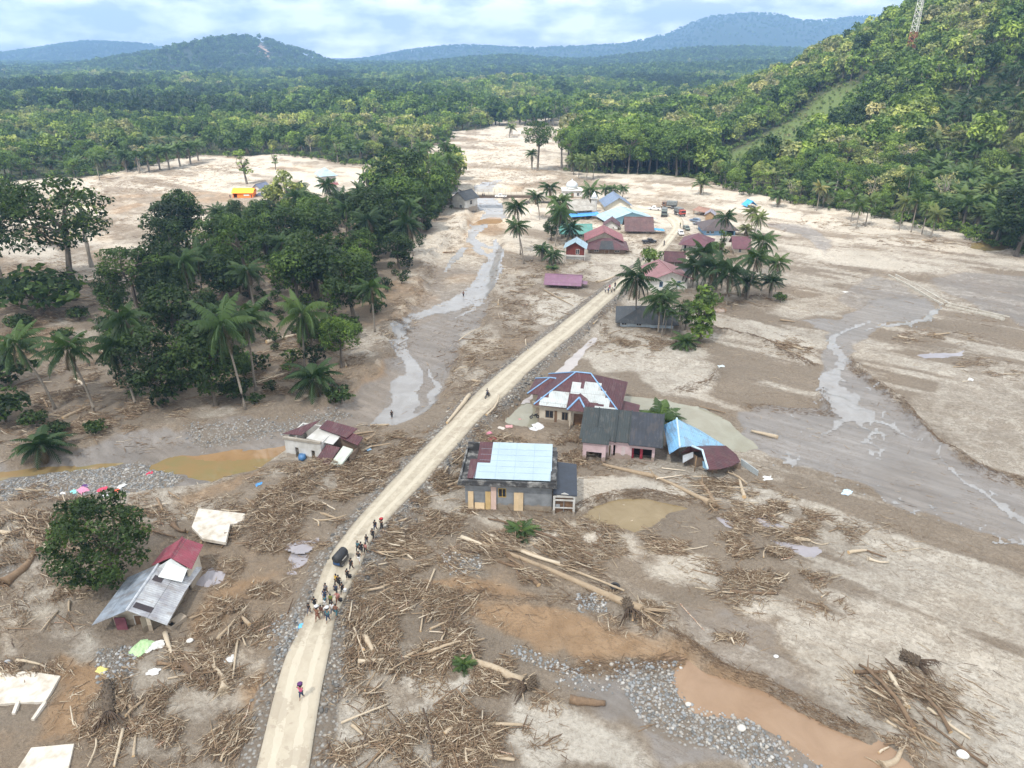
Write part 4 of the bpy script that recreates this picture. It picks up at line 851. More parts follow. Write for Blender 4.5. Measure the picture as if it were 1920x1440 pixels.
XX_ = [c for c in XX_ if not (c[2] == 'grove' and ((590 < proj(c[0], c[1], 0)[0] < 700 and 340 < proj(c[0], c[1], 0)[1] < 404) or (415 < proj(c[0], c[1], 0)[0] < 590 and 340 < proj(c[0], c[1], 0)[1] < 398)))]
XX_.sort(key=lambda c: math.hypot(c[0], c[1]))
indiv, rest = [], []
LIM = {'hill': 150, 'plain': 70, 'flat': 42, 'grove': 90}
for c in XX_:
    if LIM[c[2]] > 0: LIM[c[2]] -= 1; indiv.append(c)
    else: rest.append(c)
LBL = {'hill': ('tree in the wooded slope on the right', 'trees of the wooded slope on the right'), 'plain': ('tree at the near edge of the forest behind the left sand', 'trees at the edge of the left forest'),
       'flat': ('tree in the flat forest right of the far river', 'trees of the flat forest beyond the village'), 'grove': ('tree in the dark grove left of the river', 'trees of the dark river grove')}
LOOK = {'round': 'rounded', 'dense': 'dense', 'spread': 'tall spreading', 'tall': 'tall pale trunked', 'slim': 'slender', 'sparse': 'sparse pale', 'bush': 'low bushy'}
ar = np.array([(c[0], c[1]) for c in indiv]); zz = H(ar[:, 0], ar[:, 1])
def hz_(x, y): return float(fbm(x/38, y/38, 91, 3))
for (x, y, zn), z in zip(indiv, zz):
    v = hz_(x, y); q = rf.random()
    if zn == 'grove':
        if 590 < proj(x, y, z)[0] < 700 and 395 > proj(x, y, z)[1] > 345: continue
        if q < .22: put_palm((x, y, z), rf.uniform(8, 13.5), 'coconut palm rising among the trees of the dark river grove', 'palms inside the dark river grove', 'coconut', rf.uniform(.05, .35), sc_=1.05); continue
        key = rf.choice(['dense0', 'dense1', 'dense2', 'round0', 'round1', 'round2', 'spread0', 'slim0'], p=[.17, .17, .17, .14, .14, .11, .05, .05]); ht = rf.choice([rf.uniform(5, 8), rf.uniform(9, 12), rf.uniform(12, 17)]); hu = rf.uniform(0.02, .42)
        if proj(x, y, z)[1] < 400: hu += .22
        pxx = proj(x, y, z)[0]
        if 415 < pxx < 700: ht = min(ht, hh((x, y, z), 372 if pxx < 560 else 356))
        if ht < 1.5: continue
    elif zn == 'hill':
        b = sd_poly(np.array([[x, y]]), BASE_POLY, 60.)[0]
        if (x > .56*y and 9 < b < 120 and q < .9) or (q < .13 and b < 30):
            put_palm((x, y, z), rf.uniform(6.5, 9), 'oil palm in the plantation at the foot of the right slope', 'oil palms on the right slope', 'oil', rf.uniform(.35, .8), .03, sc_=1.1); continue
        key = rf.choice(['round0', 'round1', 'round2', 'dense0', 'dense1', 'spread0', 'tall0', 'slim0', 'slim1', 'sparse0']); ht = rf.uniform(9, 15) if b > 14 else rf.uniform(6, 11); hu = np.clip(.58+1.4*(v-.5)+rf.normal()*.2, 0, .88)
        if 'slim' in key: ht = min(ht, 9)
    elif zn == 'flat':
        key = rf.choice(['round0', 'round1', 'round2', 'spread0', 'tall1', 'dense0', 'dense1']); ht = rf.uniform(15, 21); hu = rf.uniform(.3, .68)
    else:
        key = rf.choice(['round0', 'round1', 'round2', 'dense0', 'slim0', 'slim1', 'sparse0', 'spread0', 'bush0', 'bush1']); ht = rf.uniform(8, 14); hu = np.clip(.48+1.4*(v-.5)+rf.normal()*.2, .05, .95)
        if q < .25: put_palm((x, y, z), rf.uniform(6, 9), 'oil palm at the near edge of the forest behind the left sand', 'oil palms at the edge of the left forest', 'oil', rf.uniform(.35, .7), .03, sc_=1.1); continue
        if key[:4] == 'bush': ht = rf.uniform(3.5, 5)
    if key[:6] == 'sparse': hu = rf.uniform(.75, 1)
    lk = LOOK[key.rstrip('0123')]; a, b = LBL[zn]
    put_tree(key, (x, y, z), ht, '%s %s %s' % (lk, ['dark green', 'green', 'yellow green'][0 if hu < .25 else 1 if hu < .6 else 2], a), ' '.join([lk, b, ['dark', 'mid green', 'yellowish'][0 if hu < .25 else 1 if hu < .6 else 2]]), hu, wide=rf.uniform(.9, 1.25))
# rest of near forest as stuff + the plain to the hills
ar = np.array([(c[0], c[1]) for c in rest]); zr = H(ar[:, 0], ar[:, 1]); hv = fbm(ar[:, 0]/38, ar[:, 1]/38, 91, 3); n = len(ar)
hue = np.clip(.58+1.5*(hv-.5)+rf.normal(size=n)*.2, 0, .88); zone = np.array([c[2] for c in rest]); bb = sd_poly(ar, BASE_POLY, 160.); isp = (zone == 'hill') & (ar[:, 0] > .55*ar[:, 1]) & (bb > 9) & (bb < 125) & (rf.random(n) < .9)
isp |= (zone == 'plain') & (fbm(ar[:, 0]/30, ar[:, 1]/30, 95, 3) > .52) & (ar[:, 1] < 480)
scl = rf.uniform(.6, 1.25, n)*np.where(zone == 'flat', 1.25, 1.)*np.where(zone == 'plain', .85, 1.)*(1+.25*(fbm(ar[:, 0]/25, ar[:, 1]/25, 96)-.5))
allp = [p for p in MID]+PALMLOD
pick = np.where(isp, 5+rf.integers(0, 2, n), rf.integers(0, 5, n)); scl = np.where(isp, scl*1.2, scl); hue = np.where(isp, hue+.1, hue)
# node Join order may reverse: keep palms and trees in separate objects
scatter('forest', 'wooded slope and forest canopy beyond the sand', 'forest', MID, np.c_[ar, zr][~isp], scl[~isp], pick[~isp], hue[~isp])
scatter('palm_plantation', 'oil palm plantation mixed into the forest', 'oil palms', PALMLOD, np.c_[ar, zr][isp], scl[isp], pick[isp]-5, hue[isp])
P = jitgrid(-1500, 1500, 555, 1750, 11.5, rf); P = P[(np.abs(P[:, 0]) < P[:, 1]*.92+30) & ~((sd_poly(P, BASE_POLY, 9.) > 0) & (P[:, 1] < 765))]
z = H(P[:, 0], P[:, 1]); n = len(P); hue = np.clip(.35+1.9*(fbm(P[:, 0]/110, P[:, 1]/150, 97, 4)-.5)+rf.normal(size=n)*.16, 0, .86)
scl = rf.uniform(.6, 1.35, n)*(.95+1.3*(fbm(P[:, 0]/70, P[:, 1]/90, 98)-.5))
scatter('forest', 'forest plain stretching back to the foot of the hills', 'forest', MID[:3]+FARL[:1], np.c_[P, z], scl, rf.integers(0, 4, n), hue)
P = jitgrid(-2400, 2600, 1750, 3600, 24, rf); P = P[np.abs(P[:, 0]) < P[:, 1]*.85]; n = len(P)
hp = np.vstack([np.c_[P, H(P[:, 0], P[:, 1])], HPTS]); n = len(hp)
scatter('forest', 'distant trees covering the blue hills', 'forest', FARL, hp, np.r_[rf.uniform(1.3, 1.9, len(P)), rf.uniform(.8, 1.35, len(HPTS))], rf.integers(0, 3, n), np.clip(.25+.6*(fbm(hp[:, 0]/300, hp[:, 1]/400, 99)-.4)+rf.normal(size=n)*.1, 0, .8))

# ---- undergrowth along the forest edges, in the clearing and under the grove (stuff)
UP = []
P = jitgrid(40, 420, 180, 480, 3.2, rf); s = sd_poly(P, BASE_POLY, 14.); UP.append(P[(s > -.5) & (s < 11)]); UP.append(P[sd_poly(P, CLEARING, 9.) > -8])
P = jitgrid(-420, 200, 250, 520, 3.6, rf); s = sd_poly(P, PLAIN, 14.); UP.append(P[(s > -1) & (s < 9)]); P = jitgrid(-130, 10, 90, 330, 4.2, rf); UP.append(P[sd_poly(P, GROVE_A, 9.) > 0]); P = jitgrid(20, 140, 270, 400, 4., rf); s = sd_poly(P, GROVE_D, 14.); UP.append(P[(s > 0) & (s < 9)])
P = np.vstack(UP); P = P[rf.random(len(P)) < .72]; n = len(P); cl = sd_poly(P, CLEARING, 3.) > -1
P = P[~np.array([blocked(a, b) for a, b in P])]; n = len(P); cl = sd_poly(P, CLEARING, 3.) > -1; ga = sd_poly(P, GROVE_A, 3.) > 0
BUSH = [lod('ub%d' % k, 240+k, 3.2, 2.2, .1, 8, 1.0, 42, .3, 'dense') for k in range(2)]
scatter('undergrowth', 'low bushes and weeds under the trees and on the cleared slope', 'undergrowth', BUSH, np.c_[P, H(P[:, 0], P[:, 1])], rf.uniform(.35, 1.1, n)*np.where(cl, .55, 1.), rf.integers(0, 2, n), np.clip(np.where(cl, .72, np.where(ga, .15, .45))+rf.normal(size=n)*.14, 0, 1))
# ================================================================== BUILDINGS
def frame(Lp, Rp, name, label, cat='house', group=None):
    a = GT(*Lp); b = GT(*Rp); d = b-a; e = empty(name, (a.x, a.y, min(a.z, b.z)), math.atan2(d.y, d.x), label, cat, group)
    return e, math.hypot(d.x, d.y), a
def wallp(mb, axis, a0, a1, c, t, z0, z1, ops=(), m=0):
    """wall along x (axis 0) at y=c..c+t, or along y (axis 1) at x=c..c+t, with openings (a0,a1,z0,z1)"""
    xs = sorted({a0, a1} | {v for o in ops for v in o[:2]}); zs = sorted({z0, z1} | {v for o in ops for v in o[2:4]})
    for i in range(len(xs)-1):
        run = None
        for j in range(len(zs)-1):
            xm = (xs[i]+xs[i+1])/2; zm = (zs[j]+zs[j+1])/2; hole = any(o[0] < xm < o[1] and o[2] < zm < o[3] for o in ops)
            if not hole: run = (run[0], zs[j+1]) if run else (zs[j], zs[j+1])
            if (hole or j == len(zs)-2) and run:
                if axis == 0: mb.box(xs[i], xs[i+1], c, c+t, run[0], run[1], m)
                else: mb.box(c, c+t, xs[i], xs[i+1], run[0], run[1], m)
                run = None
GLASS = M('window_glass', (.03, .035, .045), (.015, .018, .022), 3, .12)
DARK = M('opening_shade', (.012, .011, .01), rough=.9)  # near-black that paints the unlit inside of openings
def window(par, axis, a0, a1, c, t, z0, z1, fm, name='window', pane=GLASS, mull=1):
    f = MB(); k = .06
    def bx(u0, u1, w0, w1, d0=-.03, d1=None):
        d1 = t*.6 if d1 is None else d1
        if axis == 0: f.box(u0, u1, c+d0, c+d1, w0, w1)
        else: f.box(c+d0, c+d1, u0, u1, w0, w1)
    bx(a0, a0+k, z0, z1); bx(a1-k, a1, z0, z1); bx(a0+k, a1-k, z1-k, z1)
    if name == 'window': bx(a0+k, a1-k, z0, z0+k)
    for i in range(mull): x = a0+(a1-a0)*(i+1)/(mull+1); bx(x-k/2, x+k/2, z0+k, z1-k, 0, t*.5)
    fo = f.build('window' if name == 'window' else 'door', fm, par); p = MB()
    if axis == 0: p.box(a0+k, a1-k, c+t*.25, c+t*.35, z0+(k if name == 'window' else 0), z1-k)
    else: p.box(c+t*.25, c+t*.35, a0+k, a1-k, z0+(k if name == 'window' else 0), z1-k)
    p.build('pane' if name == 'window' else 'door_leaf', pane, fo); return fo
def walls(par, x0, x1, y0, y1, h, m, front=(), left=(), right=(), t=.18, z0=-.8, gable=None, zr=0, fm=None, name='wall'):
    mb = MB(); wallp(mb, 0, x0, x1, y0, t, z0, h, front); wallp(mb, 0, x0, x1, y1-t, t, z0, h)
    wallp(mb, 1, y0+t, y1-t, x0, t, z0, h, left); wallp(mb, 1, y0+t, y1-t, x1-t, t, z0, h, right)
    if gable == 'x':
        for x in (x0, x1-t):
            ym = (y0+y1)/2; n = len(mb.v); mb.add([(x, y0, h), (x, y1, h), (x, ym, zr), (x+t, y0, h), (x+t, y1, h), (x+t, ym, zr)], [(0, 2, 1), (3, 4, 5), (0, 1, 4, 3), (1, 2, 5, 4), (2, 0, 3, 5)])
    if gable == 'y':
        for y in (y0, y1-t): mb.prism([(x0, h), (x1, h), ((x0+x1)/2, zr)], y, y+t)
    o = mb.build(name, m, par)
    for axis, ops, c in ((0, front, y0), (1, left, x0), (1, right, x1-t)):
        for op in ops:
            kd = op[4] if len(op) > 4 else 'w'
            if kd == 'w': window(o if False else par, axis, op[0], op[1], c, t, op[2], op[3], fm or WHT, mull=1)
            elif kd == 'd': window(par, axis, op[0], op[1], c, t, op[2], op[3], fm or WHT, 'door', DOORW, 0)
    return o
def roofmat(name, c, axis, c2=None, rough=.55, ribw=.3, metal=.0): return M('%s_%d' % (name, axis), c, c2, .7, rough, metal, ribs=axis, ribw=ribw)
WHT = M('white_paint', (.72, .71, .68), (.55, .53, .49), 2, .6); CREAM = M('cream_wall', (.56, .51, .42), (.4, .35, .28), .8, .8, mud=.2); PINK = M('pink_wall', (.56, .43, .45), (.44, .33, .34), .7, .8, mud=.1)
GREYW = M('grey_render', (.25, .265, .28), (.16, .17, .18), .9, .85, mud=0.05); WHW = M('whitewash', (.58, .58, .57), (.4, .39, .36), .6, .85, mud=.1); BLUW = M('blue_wall', (.2, .36, .55), (.16, .28, .42), .9, .8)
CONC = M('stained_concrete', (.34, .335, .32), (.045, .045, .047), 1.1, .9, lo=.47, hi=.72); RAWC = M('raw_concrete', (.36, .33, .28), (.22, .19, .155), .7, .9); WOOD = M('plank_wood', (.34, .23, .13), (.22, .145, .08), 2, .8, st=(1, 1, 6))
DOORW = M('door_wood', (.2, .12, .07), (.12, .07, .04), 2, .6); PLY = M('plywood', (.6, .46, .29), (.5, .37, .22), 1.5, .8); TRIM = M('blue_trim', (.22, .4, .62), (.16, .3, .5), 2, .5)
BLK = M('black_parts', (.02, .02, .022), rough=.5); REDW = M('red_boards', (.17, .035, .022), (.11, .022, .015), 1.2, .8, st=(6, 6, .5)); BRN = M('brown_wall', (.23, .17, .125), (.15, .11, .08), 1, .85)
MUDM = M('dried_mud_stain', (.3, .25, .19), (.22, .18, .135), 1.5, .95); TARP = M('blue_tarp', (.04, .33, .72), (.03, .25, .55), 1, .45)
def MAR(a): return roofmat('maroon_roof', (.095, .028, .036), a, (.06, .02, .026))
def PNK(a): return roofmat('red_pink_roof', (.27, .085, .095), a, (.2, .06, .07))
def BLKR(a): return roofmat('black_roof', (.032, .038, .044), a, (.022, .026, .03))
def gable(par, x0, x1, y0, y1, ze, zr, axis, over, m, t=.07, cap=None, name='roof'):
    mb = MB(); ox = oy = over
    if axis == 'x':
        ym = (y0+y1)/2; k = (zr-ze)/(ym-y0); a, b = x0-ox, x1+ox; lo = ze-k*oy
        mb.slab([(a, y0-oy, lo), (b, y0-oy, lo), (b, ym, zr), (a, ym, zr)], t); mb.slab([(a, ym, zr), (b, ym, zr), (b, y1+oy, lo), (a, y1+oy, lo)], t); r = [(a, ym, zr+.03), (b, ym, zr+.03)]
    else:
        xm = (x0+x1)/2; k = (zr-ze)/(xm-x0); a, b = y0-oy, y1+oy; lo = ze-k*ox
        mb.slab([(x0-ox, b, lo), (x0-ox, a, lo), (xm, a, zr), (xm, b, zr)], t); mb.slab([(xm, b, zr), (xm, a, zr), (x1+ox, a, lo), (x1+ox, b, lo)], t); r = [(xm, a, zr+.03), (xm, b, zr+.03)]
    o = mb.build(name, m, par); MB().tube(r, .1, 5, smooth=False).build('ridge_cap', cap or m, o); return o
def hip(par, x0, x1, y0, y1, ze, zr, over, m, inset=None, t=.07, trim=None, name='roof', tn=(0, 1, 2, 3, 4)):
    x0 -= over; x1 += over; y0 -= over; y1 += over; w, d = x1-x0, y1-y0; s = min(w, d)/2 if inset is None else inset; ym = (y0+y1)/2
    if w >= d: A, B = (x0+s, ym, zr), (x1-s, ym, zr); q = [[(x0, y0, ze), (x1, y0, ze), B, A], [(x1, y1, ze), (x0, y1, ze), A, B], [(x0, y1, ze), (x0, y0, ze), A], [(x1, y0, ze), (x1, y1, ze), B]]; hp = [((x0, y0, ze), A), ((x1, y0, ze), B), ((x0, y1, ze), A), ((x1, y1, ze), B), (A, B)]
    else: xm = (x0+x1)/2; A, B = (xm, y0+s, zr), (xm, y1-s, zr); q = [[(x0, y1, ze), (x0, y0, ze), A, B], [(x1, y0, ze), (x1, y1, ze), B, A], [(x0, y0, ze), (x1, y0, ze), A], [(x1, y1, ze), (x0, y1, ze), B]]; hp = [((x0, y0, ze), A), ((x1, y0, ze), A), ((x0, y1, ze), B), ((x1, y1, ze), B), (A, B)]
    mb = MB()
    for k in q: mb.slab(k, t)
    o = mb.build(name, m, par)
    if trim:
        for a, b in [hp[k] for k in tn]:
            a = Vector(a)+Vector((0, 0, .05)); b = Vector(b)+Vector((0, 0, .05)); MB().tube([a, b], .1, 6, smooth=False).build('ridge_trim', trim, o)
    return o
# ---- 1 grey flat-fronted house with the pale blue sheet roof
e, w, a0 = frame((873, 950), (1034, 957), 'house', 'grey flat topped house with pale blue and maroon sheet roof right of the road')
h = hh(a0, 903)
walls(e, 0, w, 0, 6.6, h, GREYW, front=[(w*.385, w*.475, 1.55, 2.75, 'w')], right=[(2., 3., 1.2, 2.4, 'w')], fm=M('yellow_frame', (.5, .33, .08), rough=.6), z0=-.8)
mb = MB(); mb.box(-.05, w+.03, -.045, -.005, -.6, .42); mb.build('mud_stain', MUDM, e)
mb = MB()
for i in range(5): mb.box(w*.385+i*.22, w*.385+i*.22+.12, -.03, .02, h-.42, h-.12)
mb.build('vent_slots', BLK, e)
mb = MB(); P0 = (-.75, w+.55, -.75, 7.2)
mb.box(P0[0], P0[1], P0[2], P0[3], h, h+.22); mb.box(P0[0]+.1, P0[1]-.1, P0[2]+.1, P0[2]+.35, h+.22, h+.62); mb.box(P0[1]-.75, P0[1]-.1, P0[2]+.35, P0[3]-.1, h+.22, h+.9); mb.box(P0[0]+.1, P0[0]+.3, P0[2]+.35, P0[3]-.1, h+.22, h+.6); mb.box(P0[0]+.3, P0[1]-.75, P0[3]-.35, P0[3]-.1, h+.22, h+1.3)
mb.build('parapet', CONC, e)
def sl(x, y): return h+.62+(y+.1)*.17
RB = M('pale_blue_sheet', (.37, .47, .54), (.32, .41, .47), .35, .45); RM = MAR(0)
def sheet(pts, m, nm, dz=0): MB().slab([(x, y, sl(x, y)+dz) for x, y in pts], .05).build(nm, m, e)
sheet([(w*.10, -.1), (w*.99, -.1), (w*.99, 6.4), (w*.245, 6.4), (w*.225, 2.9), (w*.10, 2.9)][:2]+[(w*.99, 6.4), (w*.27, 6.4), (w*.27, 2.6), (w*.12, 2.6)], RB, 'roof')
sheet([(w*.03, -.1), (w*.12, -.1), (w*.12, 2.6), (w*.27, 2.6), (w*.27, 6.4), (w*.11, 6.4), (w*.11, 3.2), (w*.03, 3.2)], RM, 'roof_patch')
mb = MB()
for i in range(1, 6): mb.box(w*.14, w*.985, i*1.02, i*1.02+.03, sl(0, i*1.02)+.012, sl(0, i*1.02)+.02)
for i in (1, 2, 3): x = w*(.13+.215*i); mb.add([(x, -.08, sl(0, -.08)+.02), (x+.05, -.08, sl(0, -.08)+.02), (x+.05, 6.3, sl(0, 6.3)+.02), (x, 6.3, sl(0, 6.3)+.02)], [(0, 1, 2, 3)])
mb.build('sheet_seams', M('sheet_seam', (.34, .45, .54)), e)
# side annex with black roof and little white front
x1 = w+.15
mb = MB(); wallp(mb, 0, x1, x1+2.5, -.9, .14, -.6, 2.5, [(x1+.25, x1+2.25, .1, .95), (x1+.25, x1+2.25, 1.05, 1.95), (x1+.25, x1+2.3, 2.1, 2.4)]); wallp(mb, 1, -.76, 4.6, x1+2.36, .14, -.6, 2.7, [(1, 2, 1.2, 2)]); mb.prism([(x1, 2.5), (x1+2.5, 2.5), (x1+1.25, 3.0)], -.9, -.76); mb.build('porch', WHW, e)
MB().box(x1+.3, x1+2.3, -.6, -.55, -.3, 2.4).build('shelf_back', DOORW, e)
MB().box(x1+.3, x1+2.2, -.84, -.8, 1.0, 1.04).box(x1+1.2, x1+1.26, -.84, -.8, 0, 1.95).box(x1+.3, x1+.8, -.84, -.8, 1.05, 1.45).build('shutter', M('shutter', (.3, .32, .34)), e)
MB().slab([(x1+.0, -.95, 2.9), (x1+2.7, -.95, 2.75), (x1+2.7, 5.2, 3.2), (x1+.0, 5.2, 3.5)], .08).build('porch_roof', M('navy_black_sheet', (.03, .04, .06), (.02, .026, .038), 1, .5), e)
for k, (f, ww, hh_, m, lb, cz) in enumerate([(.035, .62, 2.25, PLY, 'tall plywood board at the left end of the grey wall', .35), (.235, .62, 2.3, M('yellow_ply', (.5, .36, .18), (.4, .28, .12)), 'yellowish plywood board left of the pink one on the grey wall', .3),
      (.3, .62, 2.95, M('pink_board', (.56, .42, .37), (.5, .36, .3)), 'tall pinkish board beside the yellow framed window', .3), (.565, .6, 2.3, PLY, 'left one of two plywood boards standing together at the grey wall', .3), (.618, .55, 2.32, M('ply_b', (.55, .43, .28), (.47, .35, .21)), 'right one of two plywood boards standing together at the grey wall', .3), (.11, 1.15, .75, PLY, 'low wide plywood piece lying against the grey wall', .3)]):
    pe = e.matrix_basis; o = MB().add([(0, -cz, 0), (ww, -cz, 0), (ww, -cz+.05, 0), (0, -cz+.05, 0), (0, -.06, hh_), (ww, -.06, hh_), (ww, -.02, hh_), (0, -.02, hh_)], [(0, 3, 2, 1), (4, 5, 6, 7), (0, 1, 5, 4), (1, 2, 6, 5), (2, 3, 7, 6), (3, 0, 4, 7)]).build('plywood_board', m)
    o.location = e.location+Vector((math.cos(e.rotation_euler.z)*w*f+.05*math.sin(e.rotation_euler.z), math.sin(e.rotation_euler.z)*w*f-.05, .0)); o.rotation_euler = e.rotation_euler; tag(o, lb, 'board', 'plywood boards leaning on the grey house')
# ---- 2 hip-roofed house with light blue trim
e, w, a0 = frame((1011, 792), (1152, 805), 'house', 'large maroon hip roofed house with light blue ridge trim and white sheets')
h = hh(a0, 755)
walls(e, 0, w, 0, 9.6, h, CREAM, front=[(w*.08, w*.19, .9, 2.1, 'w'), (w*.20, w*.24, .3, 2.2, 'd'), (w*.30, w*.385, .8, 2.1, 'w'), (w*.46, w*.6, .2, 2.1, 'd'), (w*.72, w*.8, 1.9, 2.25, 'w'), (w*.88, w*.95, 1.9, 2.25, 'w')], left=[(2, 3.2, .9, 2.1, 'w')], right=[(2, 3.4, .9, 2.1, 'w')], fm=M('brown_frame', (.26, .2, .15)))
mb = MB()
for f in (.08, .31, .7, .86):
    for i in range(5): mb.box(w*f+i*.24, w*f+i*.24+.13, -.03, .03, h-.42, h-.14)
mb.build('vent_slots', BLK, e)
ze, zr = h-.05, h+3.15; ro = hip(e, 0, w, 0, 9.6, ze, zr, .7, MAR(0), trim=TRIM, inset=5.0, tn=(0, 1, 2, 4))
x0_, x1_, yf, ym = -.7, w+.7, -.7, 4.8
def rp(x, s): return (x, yf+(ym-yf)*s, ze+(zr-ze)*s+.035)   # point on the front slope
def patch(xa, xb, sa, sb, m=None): MB().slab([rp(xa, sa), rp(xb, sa), rp(xb, sb), rp(xa, sb)], .03).build('roof_sheet', m or RSH, ro)
RSH = roofmat('white_sheet', (.5, .54, .54), 0, (.4, .43, .43), .4, .25)
W_ = w+1.5
patch(-.75+W_*.065, -.75+W_*.385, .0, .22); patch(-.75+W_*.155, -.75+W_*.385, .22, .42); patch(-.75+W_*.395, -.75+W_*.50, .40, .72); patch(-.75+W_*.50, -.75+W_*.54, .40, .56); patch(-.75+W_*.54, -.75+W_*.735, .22, .76); patch(-.75+W_*.735, -.75+W_*.80, .2, .56); patch(-.75+W_*.80, -.75+W_*.86, .14, .38); patch(-.75+W_*.70, -.75+W_*.94, .0, .14)
# porch with its own little hip
px0, px1 = w*.41, w*.63; mb = MB()
for x in (px0+.1, px1-.35): mb.box(x, x+.22, -1.35, -1.13, -.6, h-.1)
mb.box(px0, px1, -1.4, -.2, h-.1, h+.12); mb.build('porch', CREAM, e)
A = ((px0+px1)/2, .3, h+1.3); q = [(px0-.2, -1.6, h+.12), (px1+.2, -1.6, h+.12)]
po = MB().slab([q[0], q[1], A], .05).slab([(px0-.25, 1.2, h+.9), q[0], A, (A[0], 2.2, h+1.4)], .05).slab([q[1], (px1+.25, 1.2, h+.9), (A[0], 2.2, h+1.4), A], .05).build('porch_roof', MAR(0), e)
for k in q: MB().tube([Vector(k)+Vector((0, 0, .06)), Vector(A)+Vector((0, 0, .06))], .13, 6, smooth=False).build('ridge_trim', TRIM, po)
# left wing and right lean-to
walls(e, -2.0, 1.5, 4.6, 8.6, h-.5, CREAM, left=[(5.4, 6.4, .8, 1.8, 'w')], name='wing_wall'); hip(e, -2.0, 3.2, 4.2, 8.6, h-.55, h+1.1, .6, MAR(0), trim=TRIM, name='wing_roof')
MB().slab([(w+.15, 1.0, h-.9), (w+3.0, 1.0, h-1.4), (w+3.0, 5.6, h-1.4), (w+.15, 5.6, h-.9)], .08).build('lean_to_roof', MAR(1), e)
MB().box(w+.2, w+.32, 1.1, 5.5, -.6, h-1.0).box(w+2.7, w+2.82, 1.1, 5.5, -.6, h-1.55).build('lean_to_wall', BRN, e)
# ---- 3 pink house with black roof
e, w, a0 = frame((1098, 853), (1226, 866), 'house', 'pink walled house with black roof sunk in mud beside the blue roof')
h = hh(a0, 817)
ops = [(w*.05, w*.25, .0, 1.45, 'n'), (w*.33, w*.37, .3, 1.9, 'd'), (w*.40, w*.43, .3, 1.9, 'n'), (w*.67, w*.96, .1, 1.75, 'n')]
walls(e, 0, w, 0, 8.0, h, PINK, front=ops, right=[(2, 3.2, .9, 1.9, 'w')])
MB().box(.3, w-.3, 1.6, 1.65, -.5, h-.1).build('inner_wall', DARK, e)  # black sheet behind the openings, painting the dark of the interior
mb = MB(); wallp(mb, 0, -.3, w*.3, -1.3, .18, -.6, h-.35, [(w*.02, w*.245, -.6, 1.3)]); mb.box(-.35, w*.3+.05, -1.35, -.05, h-.35, h-.12); mb.box(-.3, -.12, -1.12, -.02, -.6, h-.35); mb.box(w*.3-.18, w*.3, -1.12, -.02, -.6, h-.35); mb.build('porch', PINK, e)
for x in (.79, .66): MB().box(w*x, w*x+.35, .3, .34, .1, 1.6).build('curtain', M('red_curtain', (.3, .03, .05)), e)
mb = MB()
for i in range(7): mb.box(w*.52, w*.52+.5, -.05, -.01, .5+i*.2, .56+i*.2)
mb.build('wall_grille', WHW, e)
ym = 4.6; zr = h+1.9; k = (zr-h)/ym
G1 = roofmat('dark_green_black_roof', (.03, .04, .042), 0, (.022, .03, .032)); G2 = roofmat('navy_tile_roof', (.028, .034, .048), 0, (.019, .023, .032), ribw=.45)
xs_ = [-.7, w*.17, w*.40, w*.60]
MB().slab([(-.9, -.45, h-.45*k), (w*.62, -.45, h-.45*k), (w*.62, ym, zr), (-.9, ym, zr)], .08).build('roof', G1, e)
MB().slab([(w*.62+.02, -.85, h-.85*k+.12), (w+.9, -.85, h-.85*k+.12), (w+.9, ym-.2, zr+.05), (w*.62+.02, ym-.2, zr+.05)], .08).build('roof', G2, e)
MB().slab([(-.9, ym, zr), (w+.9, ym, zr-.1), (w+.9, 8.6, h-.4), (-.9, 8.6, h-.3)], .08).build('roof', G1, e)
for x in (w*.13, w*.42, w*.62, w+.85): MB().tube([(x, -.7, h-.7*k+.08), (x, ym, zr+.06)], .09, 5, smooth=False).build('roof_rib', G1, e)
MB().prism([(0, 0), (w, 0), (w, .01), (0, .01)], 0, .01)
A = (w*.16, -.1, h+.75); MB().slab([(-.5, -1.6, h-.12), (w*.34, -1.6, h-.12), A], .06).slab([(-.5, -1.6, h-.12), A, (w*.16, 1.6, h+.8), (-.5, .6, h+.2)], .06).slab([A, (w*.34, -1.6, h-.12), (w*.34, .6, h+.2), (w*.16, 1.6, h+.8)], .06).build('porch_roof', G1, e)
mb = MB(); mb.add([(0, .02, h), (0, 8, h), (0, ym, zr-.1), (.15, .02, h), (.15, 8, h), (.15, ym, zr-.1)], [(0, 2, 1), (3, 4, 5), (1, 2, 5, 4), (2, 0, 3, 5)]); mb.add([(w-.15, .3, h-.1), (w-.15, 7.6, h-.5), (w-.15, ym, zr-.5), (w, .3, h-.1), (w, 7.6, h-.5), (w, ym, zr-.5)], [(0, 2, 1), (3, 4, 5), (1, 2, 5, 4), (2, 0, 3, 5)]); mb.build('gable_wall', PINK, e)
# ---- 4 collapsed house: blue roof over a maroon roof
def P(px, py, z): g = G(px, py, z); return Vector(g)
def rel(o, pts): return [p-o.location for p in pts]
c0 = GT(1300, 862); e = empty('collapsed_house', c0, 0, 'collapsed house with bright blue roof fallen across a maroon roof', 'house')
SKYB = roofmat('sky_blue_roof', (.24, .44, .62), 0, (.2, .38, .55), .4, .28)
MB().slab(rel(e, [P(1244, 797, 2.7), P(1255, 851, 2.0), P(1275, 838, 3.3), P(1269, 785, 4.2)]), .07).build('roof', roofmat('sky_blue_roof_b', (.2, .44, .7), 0, (.17, .38, .62), .45, .28), e)
MB().slab(rel(e, [P(1269, 785, 4.2), P(1275, 838, 3.3), P(1297, 836, 2.9), P(1330, 836, 2.2), P(1360, 836, 1.3), P(1312, 806, 1.5)]), .07).build('roof', SKYB, e)
MB().tube(rel(e, [P(1269, 784, 4.32), P(1275, 838, 3.42)]), .12, 6, smooth=False).build('ridge_cap', M('pale_ridge', (.5, .65, .75)), e)
